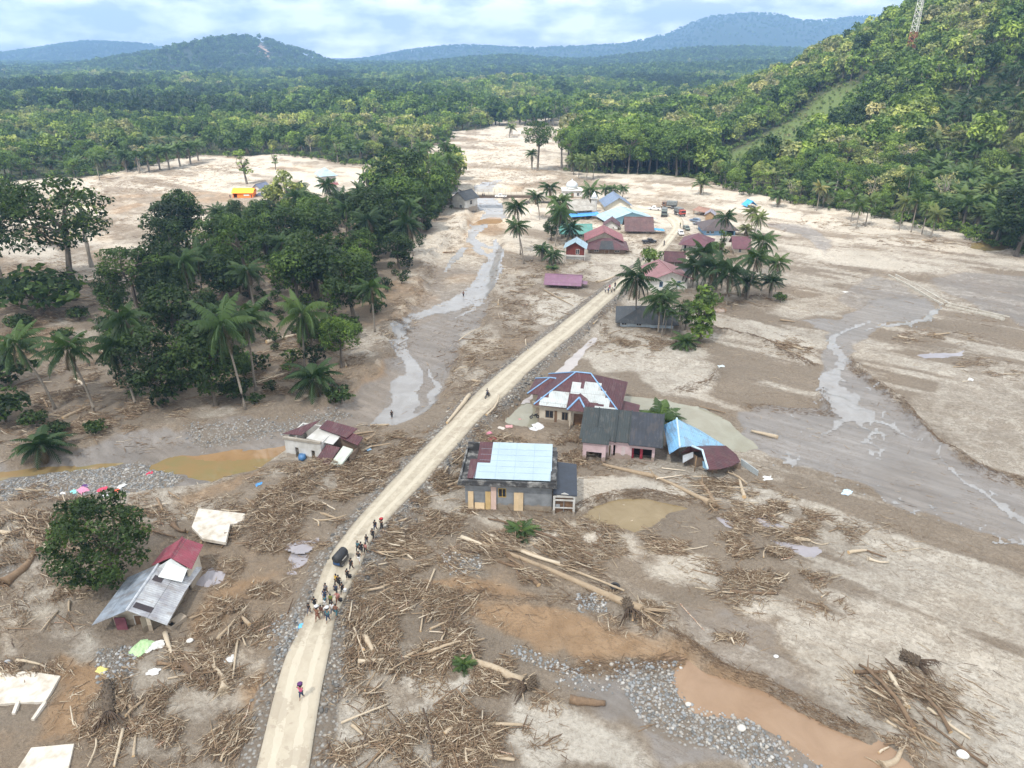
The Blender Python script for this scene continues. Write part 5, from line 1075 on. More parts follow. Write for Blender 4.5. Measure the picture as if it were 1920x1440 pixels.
MB().slab(rel(e, [P(1317, 845, 2.9), P(1328, 881, 1.9), P(1352, 879, 1.6), P(1374, 873, 1.2), P(1388, 865, .9), P(1381, 852, 1.2), P(1361, 835.5, 1.6), P(1302, 835, 2.6)]), .07).build('roof', MAR(1), e)
MB().slab(rel(e, [P(1276, 850, 1.5), P(1298, 847, 1.6), P(1317, 845, 2.5), P(1292, 836, 2.6)]), .06).build('roof', MAR(1), e)
MB().slab(rel(e, [P(1280, 868, .9), P(1300, 857, 1.5), P(1300, 847, 1.8), P(1280, 854, 1.4)]), .05).build('loose_sheet', M('zinc_sheet', (.4, .43, .46), (.3, .32, .34), 1, .5), e)
MB().tube(rel(e, [P(1297, 836, 3.1), P(1317, 844, 3.0), P(1327, 879, 2.0)]), .14, 6, smooth=False).build('ridge_cap', M('pale_ridge', (.5, .65, .75)), e)
MB().slab(rel(e, [P(1318, 876, .9), P(1326, 881, .6), P(1322, 866, 1.7), P(1317, 864, 1.8)]), .05).build('loose_sheet', SKYB, e)
mb = MB()
for (a, b, hgt) in (((1288, 866), (1305, 876), 1.6), ((1305, 876), (1322, 872), 1.3), ((1326, 884), (1345, 888), .9), ((1262, 845), (1272, 858), 1.6), ((1250, 835), (1254, 852), 1.7), ((1290, 845), (1340, 850), 1.5), ((1370, 876), (1388, 880), .8)):
    p, q = GT(*a), GT(*b); mb.slab(rel(e, [p+Vector((0, 0, hgt)), q+Vector((0, 0, hgt)), q+Vector((0, .15, hgt)), p+Vector((0, .15, hgt))]), hgt+.3)
mb.build('wall', BRN, e)
for a, b, hgt in (((1302, 884), 0, 2.), ((1336, 888), 0, 1.5), ((1284, 868), 0, 1.3)): g = GT(*a)-c0; MB().tube([g, g+Vector((.1, .2, hgt))], .06, 6).build('post', WOOD, e)
mb = MB(); p, q = GT(1388, 872), GT(1420, 893); d = Vector((.1, .12, 0)); mb.slab([p+Vector((0, 0, .9)), q+Vector((0, 0, .7)), q+d+Vector((0, 0, .7)), p+d+Vector((0, 0, .9))], 1.3); tag(mb.build('low_wall', M('grey_blue_wall', (.36, .4, .42), (.26, .28, .28))), 'low grey blue wall stub right of the fallen maroon roof', 'wall')
# ---- 5 ruined white house
e, w, a0 = frame((538, 857), (604, 862), 'ruined_house', 'ruined white house without roof at the edge of the orange pool'); h = hh(a0, 819)
walls(e, 0, w, 0, 4.6, h-.3, WHW, front=[(w*.27, w*.37, .2, 1.7, 'n'), (w*.72, w*.82, .0, 1.6, 'n')], left=[(1., 2.6, .4, 2., 'n')])
MB().box(-.15, w+.1, -.12, .25, h-.3, h).build('wall_beam', RAWC, e)
MB().slab([(w*.5, 1., h-.35), (w*1.25, .9, h-.6), (w*1.3, 4.2, h-.2), (w*.6, 4.4, h)], .1).build('ceiling_slab', WHW, e)
MB().slab([(-.5, .6, h+.1), (w*.35, 1.2, h-.15), (w*.6, 3.9, h+.9), (w*.2, 3.4, h+.1)], .06).slab([(w*.65, 3., h+.2), (w*1.5, 2.2, h-.2), (w*1.6, 4.4, h+.1), (w*.7, 4.8, h+.5)], .06).slab([(w*1.3, 2.2, h-.3), (w*1.85, 1.6, h-.7), (w*1.85, 3.2, h-.4), (w*1.4, 3.6, h)], .06).build('broken_roof', MAR(0), e)
MB().slab([(w*.92, -.7, .9), (w*1.32, -1.5, .7), (w*1.5, .4, 2.4), (w*1.08, .8, 2.3)], .08).build('fallen_roof_panel', MAR(0), e)
MB().slab([(w*1.28, -2.2, .1), (w*1.55, -2.3, .1), (w*1.82, .6, 2.3), (w*1.55, .7, 2.5)], .25).build('fallen_slab', M('pale_green_slab', (.5, .56, .5), (.42, .44, .4)), e)
mb = MB(); wallp(mb, 0, w*1.02, w*1.8, 2.6, .15, -.4, h-.6); wallp(mb, 1, .3, 2.6, w*1.72, .15, -.4, 1.4); mb.build('inner_wall', BRN, e)
for a, b in (((w*.98, -.4, .2), (w*1.15, -2.1, .0)), ((w*1.02, -.2, .3), (w*1.0, -1.6, .1)), ((w*1.06, -1.1, .3), (w*1.25, -2.5, .1))): MB().tube([a, b], .12, 5).build('white_post', WHT, e)
g = GT(566, 862); tag(MB().tube([g+Vector((0, 0, -.1)), g+Vector((.05, 0, .25)), g+Vector((.1, .1, .75))], [.45, .5, .42], 12).build('water_tank', M('blue_plastic', (.07, .2, .42), rough=.4)), 'round blue plastic tank in front of the ruined white house', 'tank')
g = GT(652, 843); 
# ---- 6 long house with silver roof in the foreground
A = P(238, 1144, 2.9); D = P(297, 1058, 2.9); dv = D-A; ang_ = math.atan2(dv.y, dv.x)-math.pi/2; ln = math.hypot(dv.x, dv.y)
e = empty('house', (A.x, A.y, H1(A.x, A.y)), ang_, 'long low house with silver and maroon sheet roof at lower left'); e['category'] = 'house'
ci, si = math.cos(-ang_), math.sin(-ang_)
def lc(v): d = v-e.location; return Vector((d.x*ci-d.y*si, d.x*si+d.y*ci, d.z))
Bq, Cq = lc(P(313, 1172, 1.35)), lc(P(372, 1062, 1.35)); Eq = lc(P(172, 1172, 1.3)); a_, d_ = lc(A), lc(D); Fq = Vector((Eq.x+.1, d_.y, Eq.z))
SIL = roofmat('silver_roof', (.5, .52, .54), 1, (.24, .24, .27), .45, .25); SIL2 = roofmat('silver_roof_shaded', (.36, .42, .5), 1, (.16, .18, .215), .4, .25)  # left slope takes a darker, bluer copy of the silver, its shade painted in
notch = Vector((Bq.x-.55, Bq.y+(Cq.y-Bq.y)*.0, Bq.z+.28))
MB().slab([a_, Bq, Bq+(Cq-Bq)*.55, Cq+Vector((.35, 0, -.1)), d_], .06).build('roof', SIL, e); MB().slab([Eq, a_, d_, Fq], .06).build('roof', SIL2, e)
MB().tube([a_+Vector((0, -.05, .05)), d_+Vector((0, 0, .05))], .11, 5, smooth=False).build('ridge_cap', M('zinc_cap', (.55, .58, .62)), e)
def onr(x, y): t = x/Bq.x; return (x, y, a_.z+(Bq.z-a_.z)*t+.03)
for (x0, x1q, y0, y1q) in ((.25, 1.75, .5, 1.15), (.3, 1.1, 4.2, 4.9)): MB().slab([onr(x0, y0), onr(x1q, y0), onr(x1q, y1q), onr(x0, y1q)], .02).build('roof_patch', M('dark_patch', (.05, .04, .045)), e)
L6 = d_.y
walls(e, -2.4, 2.5, 1.3, L6-.1, 1.45, CREAM, front=[(-.5, .5, -.4, 1.2, 'd')], right=[(2.6, 3.6, .3, 1.0, 'w')], gable='y', zr=2.6)
mb = MB(); mb.prism([(.75, -.3), (1.5, -.3), (1.5, 1.9), (.75, 2.2)], .5, .6); mb.add([(.8, .2, -.3), (1.9, 1.2, -.3), (1.9, 1.2, 1.6), (.8, .2, 1.9)], [(0, 1, 2, 3), (3, 2, 1, 0)]); mb.build('gable_wall', CREAM, e)
MB().box(-1.9, -.9, .7, .8, -.2, 1.4).build('front_board', M('maroon_board', (.16, .05, .07)), e)
m0, m1, m2, m3 = lc(P(319, 1045, 4.0)), lc(P(359, 1067, 2.6)), lc(P(381, 1021, 2.6)), lc(P(342, 1008, 4.0)); m4 = lc(P(284, 1060, 2.6)); m5 = Vector((m4.x+.1, m3.y, m4.z))
MR6 = roofmat('magenta_roof', (.3, .06, .09), 1, (.22, .045, .065)); ur = MB().slab([m0, m1, m2, m3], .06).slab([m4, m0, m3, m5], .06).build('upper_roof', MR6, e); MB().tube([m0+Vector((0, 0, .05)), m3+Vector((0, 0, .05))], .1, 5, smooth=False).build('ridge_cap', MR6, ur)
x0q, x1q, y0q, y1q = m4.x+.45, m1.x-.45, m0.y+.15, m3.y-.35
mb = MB(); wallp(mb, 1, y0q, y1q, x0q, .16, -.6, 2.6); wallp(mb, 1, y0q, y1q, x1q-.16, .16, -.6, 2.6); wallp(mb, 0, x0q+.16, x1q-.16, y1q-.16, .16, -.6, 2.6); mb.prism([(x0q, 2.6), (x1q, 2.6), ((x0q+x1q)/2, 3.75)], y1q-.16, y1q); mb.build('upper_wall', CREAM, e)
mb = MB(); mb.prism([(x0q-.1, 2.5), (x1q+.1, 2.5), (m0.x, 3.85)], m0.y+.06, m0.y+.12); mb.slab([(m0.x-.9, m0.y-1.2, 2.75), (x1q-.1, m0.y-1.2, 2.1), (x1q, m0.y+.05, 2.6), (m0.x-.4, m0.y+.05, 3.5)], .05); mb.build('gable_sheet', M('white_sheet_b', (.66, .7, .7), (.55, .58, .58)), e)
# ---- village houses
def vhouse(name, label, Lp, Rp, eave, depth, rise, kind, wm, rm, over=.6, ops=(), cap=None, cat='house', hgt=None, posts=False, fm=None, trim=None):
    e, w, a0 = frame(Lp, Rp, name, label, cat); h = hgt or hh(a0, eave)
    fo = [(w*a, w*b, h*c, h*d, k) for a, b, c, d, k in ops]
    if posts:
        mb = MB(); 
        for i in range(posts):
            for y in (0, depth-.2): mb = MB().box(w*i/(posts-1), w*i/(posts-1)+.16, y, y+.16, -.5, h).build('post', wm, e)
        MB().box(w*.35, w-.3, depth*.6, depth*.6+.12, -.5, h*.9).build('back_wall', BRN, e)
    else: walls(e, 0, w, 0, depth, h, wm, front=fo, right=[(depth*.4, depth*.6, h*.35, h*.75, 'w')], left=[(depth*.4, depth*.6, h*.35, h*.75, 'w')], gable={'x': 'x', 'y': 'y'}.get(kind), zr=h+rise-.06, fm=fm)
    if kind in 'xy': gable(e, 0, w, 0, depth, h, h+rise, kind, over, rm, cap=cap)
    else: hip(e, 0, w, 0, depth, h, h+rise, over, rm, trim=trim)
    return e, w, h, depth
WD = [(.12, .25, .35, .75, 'w'), (.42, .54, .02, .8, 'd'), (.7, .84, .35, .75, 'w')]
WDW = [(.2, .3, .3, .7, 'w'), (.6, .72, .3, .7, 'w')]
PUR = roofmat('purple_roof', (.25, .13, .2), 0, (.2, .1, .16)); TEA = roofmat('teal_roof', (.1, .28, .25), 0, (.08, .23, .2)); LBL_ = lambda a: roofmat('light_blue_roof', (.34, .47, .55), a, (.28, .4, .47)); GBL = roofmat('blue_grey_roof', (.15, .21, .32), 1, (.12, .165, .25)); GMT = roofmat('weathered_zinc_roof', (.36, .35, .32), 0, (.22, .2, .17))
e, w, h, d = vhouse('shelter', 'open sided shelter with purple roof left of the road', (1028, 538), (1082, 541), 527, 4.6, 1.1, 'x', WHW, PUR, 1.0, posts=4, cat='shelter'); MB().box(.1, w*.3, 1.5, 1.6, -.4, h*.8).build('inner_wall', BRN, e); MB().slab([(w+.6, -.2, h-.1), (w+2.2, -.2, h-.3), (w+2.2, 2.4, h-.3), (w+.6, 2.4, h-.1)], .06).build('side_roof', PUR, e)
e, w, h, d = vhouse('stilt_hut', 'small red boarded hut on a white base with pale blue roof', (1061, 490), (1094, 491), 462, 4.6, 1.3, 'y', REDW, LBL_(1), .7, ops=[(.55, .75, .5, .85, 'w')], cat='hut'); MB().box(-.4, w+.3, -.6, -.02, h*.38, h*.45).build('balcony', WHW, e); MB().box(.02, w-.02, -.06, -.02, -.5, h*.38).box(.5, .9, -.1, -.06, 0, h*.3).build('base_wall', WHW, e)
for x in (-.35, w+.15): MB().box(x, x+.14, -.58, -.44, -.5, h).build('post', WHW, e)
e, w, h, d = vhouse('house', 'wide house with tall pink red gable behind a dark maroon front roof', (1106, 475), (1172, 476), 466, 8.0, 2.0, 'h', BRN, roofmat('dark_maroon_roof', (.1, .035, .042), 0, (.065, .026, .032)), .9, ops=WD)
MB().slab([(w*.25, -.9, h+.06), (w*.68, -.9, h+.06), (w*.64, 2.6, h+1.52), (w*.32, 2.6, h+1.52)], .04).build('roof_sheet', BLKR(0), e)
walls(e, -.6, w*.9, 5.6, 13, h+1.2, CREAM, gable='y', zr=h+3.2, name='upper_wall'); gable(e, -.6, w*.9, 5.6, 13, h+1.2, h+3.3, 'y', .9, PNK(1), name='upper_roof')
vhouse('house', 'teal roofed white house behind the coconut palms', (1052, 447), (1108, 447), 436, 7, 1.7, 'x', CREAM, TEA, .6, ops=WDW+[(.42, .5, .3, .7, 'w')])
vhouse('house', 'cream gabled house with blue grey roof beside the trucks', (1137, 398), (1181, 398), 384, 11, 2.4, 'y', M('bright_cream_wall', (.7, .66, .56), (.6, .55, .45)), GBL, .9, ops=[(.42, .56, .35, .7, 'w'), (.75, .85, .35, .7, 'w')])
e, w, h, d = vhouse('house', 'low house with wide light blue gable front in the village middle', (1140, 420), (1222, 417), 411, 8, 2.2, 'y', M('light_blue_wall', (.28, .5, .62), (.24, .43, .54)), LBL_(1), 1.2, ops=[])
vhouse('house', 'small white fronted house with maroon roof left of the dark barn roof', (1133, 432), (1158, 432), 421, 5, 1.4, 'y', WHW, MAR(1), .6, ops=WDW)
e, w, h, d = vhouse('barn', 'open fronted house with brown maroon roof below the light blue gable', (1176, 438), (1220, 438), 428, 7, 2.6, 'x', BRN, roofmat('brown_maroon_roof', (.12, .06, .06), 0, (.07, .035, .037)), .9, posts=5); MB().slab([(w+1, -.2, h*.8), (w+4, -.2, h*.6), (w+4, 2.5, h*.6), (w+1, 2.5, h*.8)], .05).build('tarp_awning', TARP, e)
e, w, h, d = vhouse('house', 'grey zinc roofed hall with bright blue awning near the river', (1073, 410), (1109, 408), 393, 10, 2.2, 'x', BRN, GMT, .7, ops=WDW); MB().slab([(-1.5, -2.6, h*.42), (w+2, -2.6, h*.42), (w+2, -.05, h*.62), (-1.5, -.05, h*.62)], .06).build('awning', M('blue_awning', (.08, .3, .75)), e)
for x in (-1.2, w*.5, w+1.7): MB().box(x, x+.12, -2.5, -2.38, -.4, h*.42).build('post', WOOD, e)
vhouse('house', 'long maroon roofed house with white wall right of the road', (1278, 472), (1326, 476), 457, 8, 2.2, 'h', WHW, roofmat('wine_roof', (.14, .05, .065), 0, (.1, .035, .05)), .9, ops=[(.08, .16, 0, .9, 'n'), (.25, .42, .3, .75, 'w'), (.65, .8, .3, .75, 'w')])
vhouse('house', 'small maroon roofed house behind the tall village palms', (1376, 478), (1402, 479), 462, 6, 1.9, 'x', CREAM, roofmat('wine_roof', (.2, .06, .085), 0), .7, ops=[(.3, .5, .3, .8, 'w')])
e, w, h, d = vhouse('house', 'dark brown roofed house with blue painted wall', (1321, 441), (1378, 441), 431, 9, 2.6, 'h', BLUW, roofmat('dark_brown_roof', (.085, .06, .06), 0, (.055, .04, .04)), .9, ops=[(.05, .15, .3, .8, 'w'), (.2, .3, .3, .8, 'w'), (.7, .95, 0, .9, 'n')])
vhouse('house', 'low brown walled house with maroon roof beside the roadside bush', (1248, 500), (1280, 501), 487, 5.5, 1.4, 'x', BRN, MAR(0), .6, ops=[(.5, .65, .05, .8, 'd')])
vhouse('shack', 'collapsed dark roof between the maroon house and the white gabled house', (1266, 512), (1292, 513), 508, 5, .8, 'x', BRN, BLKR(0), .6, cat='shack')
vhouse('house', 'white gabled house with faded pink roof by the roadside palm', (1222, 545), (1288, 542), 521, 9, 1.5, 'y', WHT, roofmat('faded_pink_roof', (.3, .14, .145), 1, (.24, .11, .115)), .9, ops=[(.2, .3, .3, .7, 'w'), (.7, .8, .3, .7, 'w')], fm=BLUW)
vhouse('house', 'dark roofed house with blue fascia hidden behind palms', (1163, 612), (1262, 617), 602, 8, 2., 'h', M('pale_blue_white_wall', (.5, .58, .64)), BLKR(0), 1., ops=[(.02, .12, .3, .8, 'w'), (.3, .4, .3, .8, 'w')], trim=None)
vhouse('shack', 'rusty brown roofed shack on the sand behind the blue house', (1300, 402), (1320, 406), 393, 5, .7, 'x', WOOD, roofmat('rust_roof', (.3, .17, .12), 0, (.2, .1, .07)), .4, cat='shack', posts=3)
vhouse('shack', 'grey tarpaulin shack between the rusty shack and the blue house', (1322, 412), (1338, 413), 401, 4, .9, 'y', WOOD, M('grey_tarp', (.25, .24, .28)), .4, cat='shack')
vhouse('house', 'white walled house with dark roof at the left end of the bridge', (849, 391), (872, 393), 370, 7, 2.0, 'y', WHW, BLKR(1), .6, ops=[(.55, .75, .15, .45, 'w')])
vhouse('house', 'dark roofed house behind the bridge end house', (830, 374), (850, 375), 364, 7, 1.6, 'x', WHW, BLKR(0), .6, ops=WDW)
e, w, h, d = vhouse('house', 'two storey white house with pale blue hip roof above the grove', (606, 362), (632, 360), 340, 8, 2.4, 'h', WHT, LBL_(0), .8, ops=[(.08, .2, .55, .85, 'w'), (.3, .42, .55, .85, 'w'), (.55, .67, .55, .85, 'w'), (.78, .9, .55, .85, 'w'), (.2, .3, .1, .35, 'w')], hgt=6.2); MB().slab([(-.6, -1.6, 3.), (w+.6, -1.6, 3.), (w+.6, -.03, 3.6), (-.6, -.03, 3.6)], .07).build('skirt_roof', PNK(0), e)
vhouse('house', 'small house with slate blue roof beside the orange tent', (474, 360), (490, 361), 353, 6, 1.6, 'y', WHW, roofmat('slate_roof', (.14, .17, .26), 1), .6, ops=WDW)
for Lp, Rp, ev, rm, wm, lb in (((112, 274), (136, 276), 266, GMT, CREAM, 'grey roofed house among the trees at the far left'), ((128, 262), (144, 262), 257, MAR(0), CREAM, 'brown roofed house behind the grey roofed one at far left'), ((332, 247), (350, 247), 241, roofmat('white_far_roof', (.7, .7, .68), 0), PINK, 'white roofed pink house in the forest left of centre'), ((728, 238), (750, 238), 232, GMT, CREAM, 'pale roofed house at the near edge of the centre forest')):
    vhouse('house', lb, Lp, Rp, ev, 9, 2.4, 'x', wm, rm, .7, ops=[(.3, .4, .3, .7, 'w')])
# mosque: dome on a drum, and a small tower with a cap
g = GT(1073, 372); e = empty('mosque', g, 0, 'small mosque with pale metal dome behind the village palms', 'mosque'); walls(e, -3.5, 3.5, 0, 7, 2.6, WHW, front=[(-.6, .6, 0, 2., 'd'), (-2.6, -1.6, .8, 2, 'w'), (1.6, 2.6, .8, 2, 'w')]); MB().box(-3.9, 3.9, -.4, 7.4, 2.6, 2.8).build('roof_slab', WHW, e)
DM = M('dome_metal', (.6, .64, .68), (.5, .53, .56), 1, .35, .3); MB().tube([(0, 3.5, 2.8), (0, 3.5, 3.6)], 2.0, 16).build('drum', WHW, e); MB().tube([(0, 3.5, 3.6), (0, 3.5, 4.0), (0, 3.5, 4.9), (0, 3.5, 5.5), (0, 3.5, 5.9), (0, 3.5, 6.5)], [2.05, 2.25, 1.9, 1.1, .2, .04], 16).build('dome', DM, e)
g = GT(1113, 398); e = empty('minaret', g, 0, 'small white tower with pointed cap beside the grey zinc hall', 'tower'); MB().tube([(0, 0, -.3), (0, 0, 4.5)], 1.0, 12, smooth=False).build('shaft', WHW, e); MB().tube([(0, 0, 4.5), (0, 0, 4.7)], 1.35, 12, smooth=False).build('balcony', WHW, e); MB().tube([(0, 0, 4.7), (0, 0, 5.2), (0, 0, 5.8), (0, 0, 6.8)], [.9, 1.0, .6, .03], 12).build('cap', DM, e)
# tents
g = GT(1405, 388); e = empty('tent', g, .2, 'bright blue tarpaulin tent at the edge of the forest', 'tent'); gable(e, -1.6, 1.6, -1.5, 1.5, 1.0, 2.3, 'y', .5, TARP, .03, name='tarpaulin')
for x, y in ((-1.5, -1.4), (1.4, -1.4), (-1.5, 1.4), (1.4, 1.4)): MB().box(x, x+.08, y, y+.08, -.2, 1.05).build('pole', WOOD, e)
ORT = M('orange_canvas', (.85, .22, .03), (.75, .17, .02), 1, .6); g = GT(437, 371); e = empty('tent', g, .05, 'large orange relief tent on the left sand', 'tent'); gable(e, 0, 7.2, 0, 5, 1.9, 3.0, 'x', .4, M('orange_yellow_canvas', (.9, .38, .03), (.85, .3, .02)), .04, name='canopy'); walls(e, 0, 7.2, 0, 5, 1.9, ORT, front=[(.3, 1.6, 0, 1.7, 'n')], t=.05, name='side_canvas'); MB().box(4., 6., -.05, -.02, .7, 1.3).build('white_panel', WHT, e)
# bridge
p, q = G(879, 384, 0), G(1012, 384, 0); bz = 3.6; e = empty('bridge', (p[0], p[1], 0), 0, 'low concrete bridge over the river beyond the palms', 'bridge'); Lb = q[0]-p[0]
BC = M('bridge_concrete', (.42, .38, .32), (.3, .26, .2)); MB().box(-1, Lb, 0, 5, bz-.35, bz).build('deck', BC, e)
for y in (.1, 4.6): MB().box(-.8, Lb-.2, y, y+.25, bz-1.3, bz-.35).build('girder', M('shaded_girder', (.11, .08, .06)), e)  # dark brown paints in the shadow under the deck
for x in (1.3, Lb*.52, Lb-2.5): MB().box(x-1.0, x+1.0, .4, 4.6, -2.5, bz-1.0).build('pier', BC, e)
for y in (.02, 4.86):
    o = MB().box(-1, Lb, y, y+.06, bz+.8, bz+.86).box(-1, Lb, y, y+.06, bz+.4, bz+.45).build('railing', BC, e)
    mb = MB()
    for i in range(14): mb.box(-.9+i*(Lb+.5)/13, -.75+i*(Lb+.5)/13, y-.01, y+.09, bz, bz+.9)
    mb.build('railing_post', BC, o)
MB().slab([(-14, 0, bz*.3), (-1, 0, bz-.02), (-1, 5, bz-.02), (-14, 5, bz*.3)], 1.2).build('approach', RAWC, e); MB().slab([(Lb, 0, bz-.02), (Lb+9, 1, .35), (Lb+9, 6, .35), (Lb, 5, bz-.02)], 1.2).build('approach', RAWC, e)
BRX, BRY, BRZ = p[0], p[1], bz
# radio mast on the hill
mx_, my_ = 282., 455.
for _ in range(200):
    pass
mg_ = GT(1702, 122); mx_, my_ = mg_.x, mg_.y
g = Vector((mx_, my_, H1(mx_, my_))); e = empty('radio_mast', g, .3, 'red and white lattice radio mast on the wooded hill', 'radio mast'); RD = M('mast_red', (.42, .12, .09)); Ht = 60.; wb = 2.5
def mw(z): return wb*(1-z/Ht*.78)
for i in range(8):
    z0, z1 = Ht*i/8, Ht*(i+1)/8; mb = MB(); nb_ = 3
    for k in range(3):
        a = k*2.094; b = (k+1)*2.094; f = lambda t, z: (math.cos(t)*mw(z), math.sin(t)*mw(z), z)
        mb.tube([f(a, z0), f(a, z1)], .11, 5, smooth=False)
        for j in range(nb_): za, zb = z0+(z1-z0)*j/nb_, z0+(z1-z0)*(j+1)/nb_; mb.tube([f(a, za), f(b, zb)], .045, 4, smooth=False); mb.tube([f(b, za), f(a, zb)], .07, 4, smooth=False); mb.tube([f(a, zb), f(b, zb)], .07, 4, smooth=False)
    mb.build('mast_section', RD if i in (1, 4, 6) else WHT, e)
# concrete slabs of vanished houses, irrigation channel
def slabt(name, pts, t, m, label, cat, dz=.25):
    P_ = [GT(*p) for p in pts]; c = sum(P_, Vector())/len(P_); z = max(p.z for p in P_)+dz*.3; e_ = MB().slab([(p.x-c.x, p.y-c.y, dz*.3) for p in P_], t).build(name, m); e_.location = (c.x, c.y, z); return tag(e_, label, cat)
SLB = M('house_floor_slab', (.58, .54, .48), (.4, .35, .28), .9, .85, lo=.35, hi=.55); slabt('floor_slab', [(362, 1000), (383, 1023), (425, 1027), (433, 990), (457, 983), (460, 965), (375, 965)], .35, SLB, 'bare white floor slab of a vanished house behind the maroon roof', 'floor slab')
slabt('floor_slab', [(-60, 1330), (20, 1322), (86, 1318), (114, 1270), (60, 1262), (-60, 1258)], .35, SLB, 'grey white floor slab at the left edge with a broken corner', 'floor slab'); slabt('floor_slab', [(30, 1450), (128, 1450), (140, 1398), (60, 1405)], .3, SLB, 'sand covered floor slab at the bottom edge of the picture', 'floor slab')
for a, b, lb in (((86, 1320), (62, 1352), 'long pale concrete beam at the corner of the left slab'), ((36, 1318), (26, 1340), 'short pale concrete beam under the left slab')):
    p, q = GT(*a), GT(*b); o = MB().slab([(-.13, 0, .3), (.13, 0, .3), (.13+q.x-p.x, q.y-p.y, .2), (-.13+q.x-p.x, q.y-p.y, .2)][::-1], .3).build('concrete_beam', SLB); o.location = p; tag(o, lb, 'beam')
mb = MB(); cp_ = [GT(*k) for k in ((1672, 517), (1712, 536), (1752, 560), (1775, 572), (1830, 585), (1888, 598))]; c = cp_[0]
for sd in (-1, 1):
    for i in range(len(cp_)-1):
        a, b = cp_[i]-c, cp_[i+1]-c; n_ = Vector((-(b-a).y, (b-a).x, 0)).normalized()*sd*.75; n2_ = n_.normalized()*.22
        q = [a+n_, b+n_, b+n_+n2_, a+n_+n2_]; q = q if sd > 0 else q[::-1]; mb.slab([k+Vector((0, 0, .35)) for k in q], .8)
o = mb.build('irrigation_channel', M('channel_concrete', (.55, .52, .46), (.4, .37, .31))); o.location = c; tag(o, 'straight pale concrete irrigation channel across the right mud flat', 'irrigation channel')
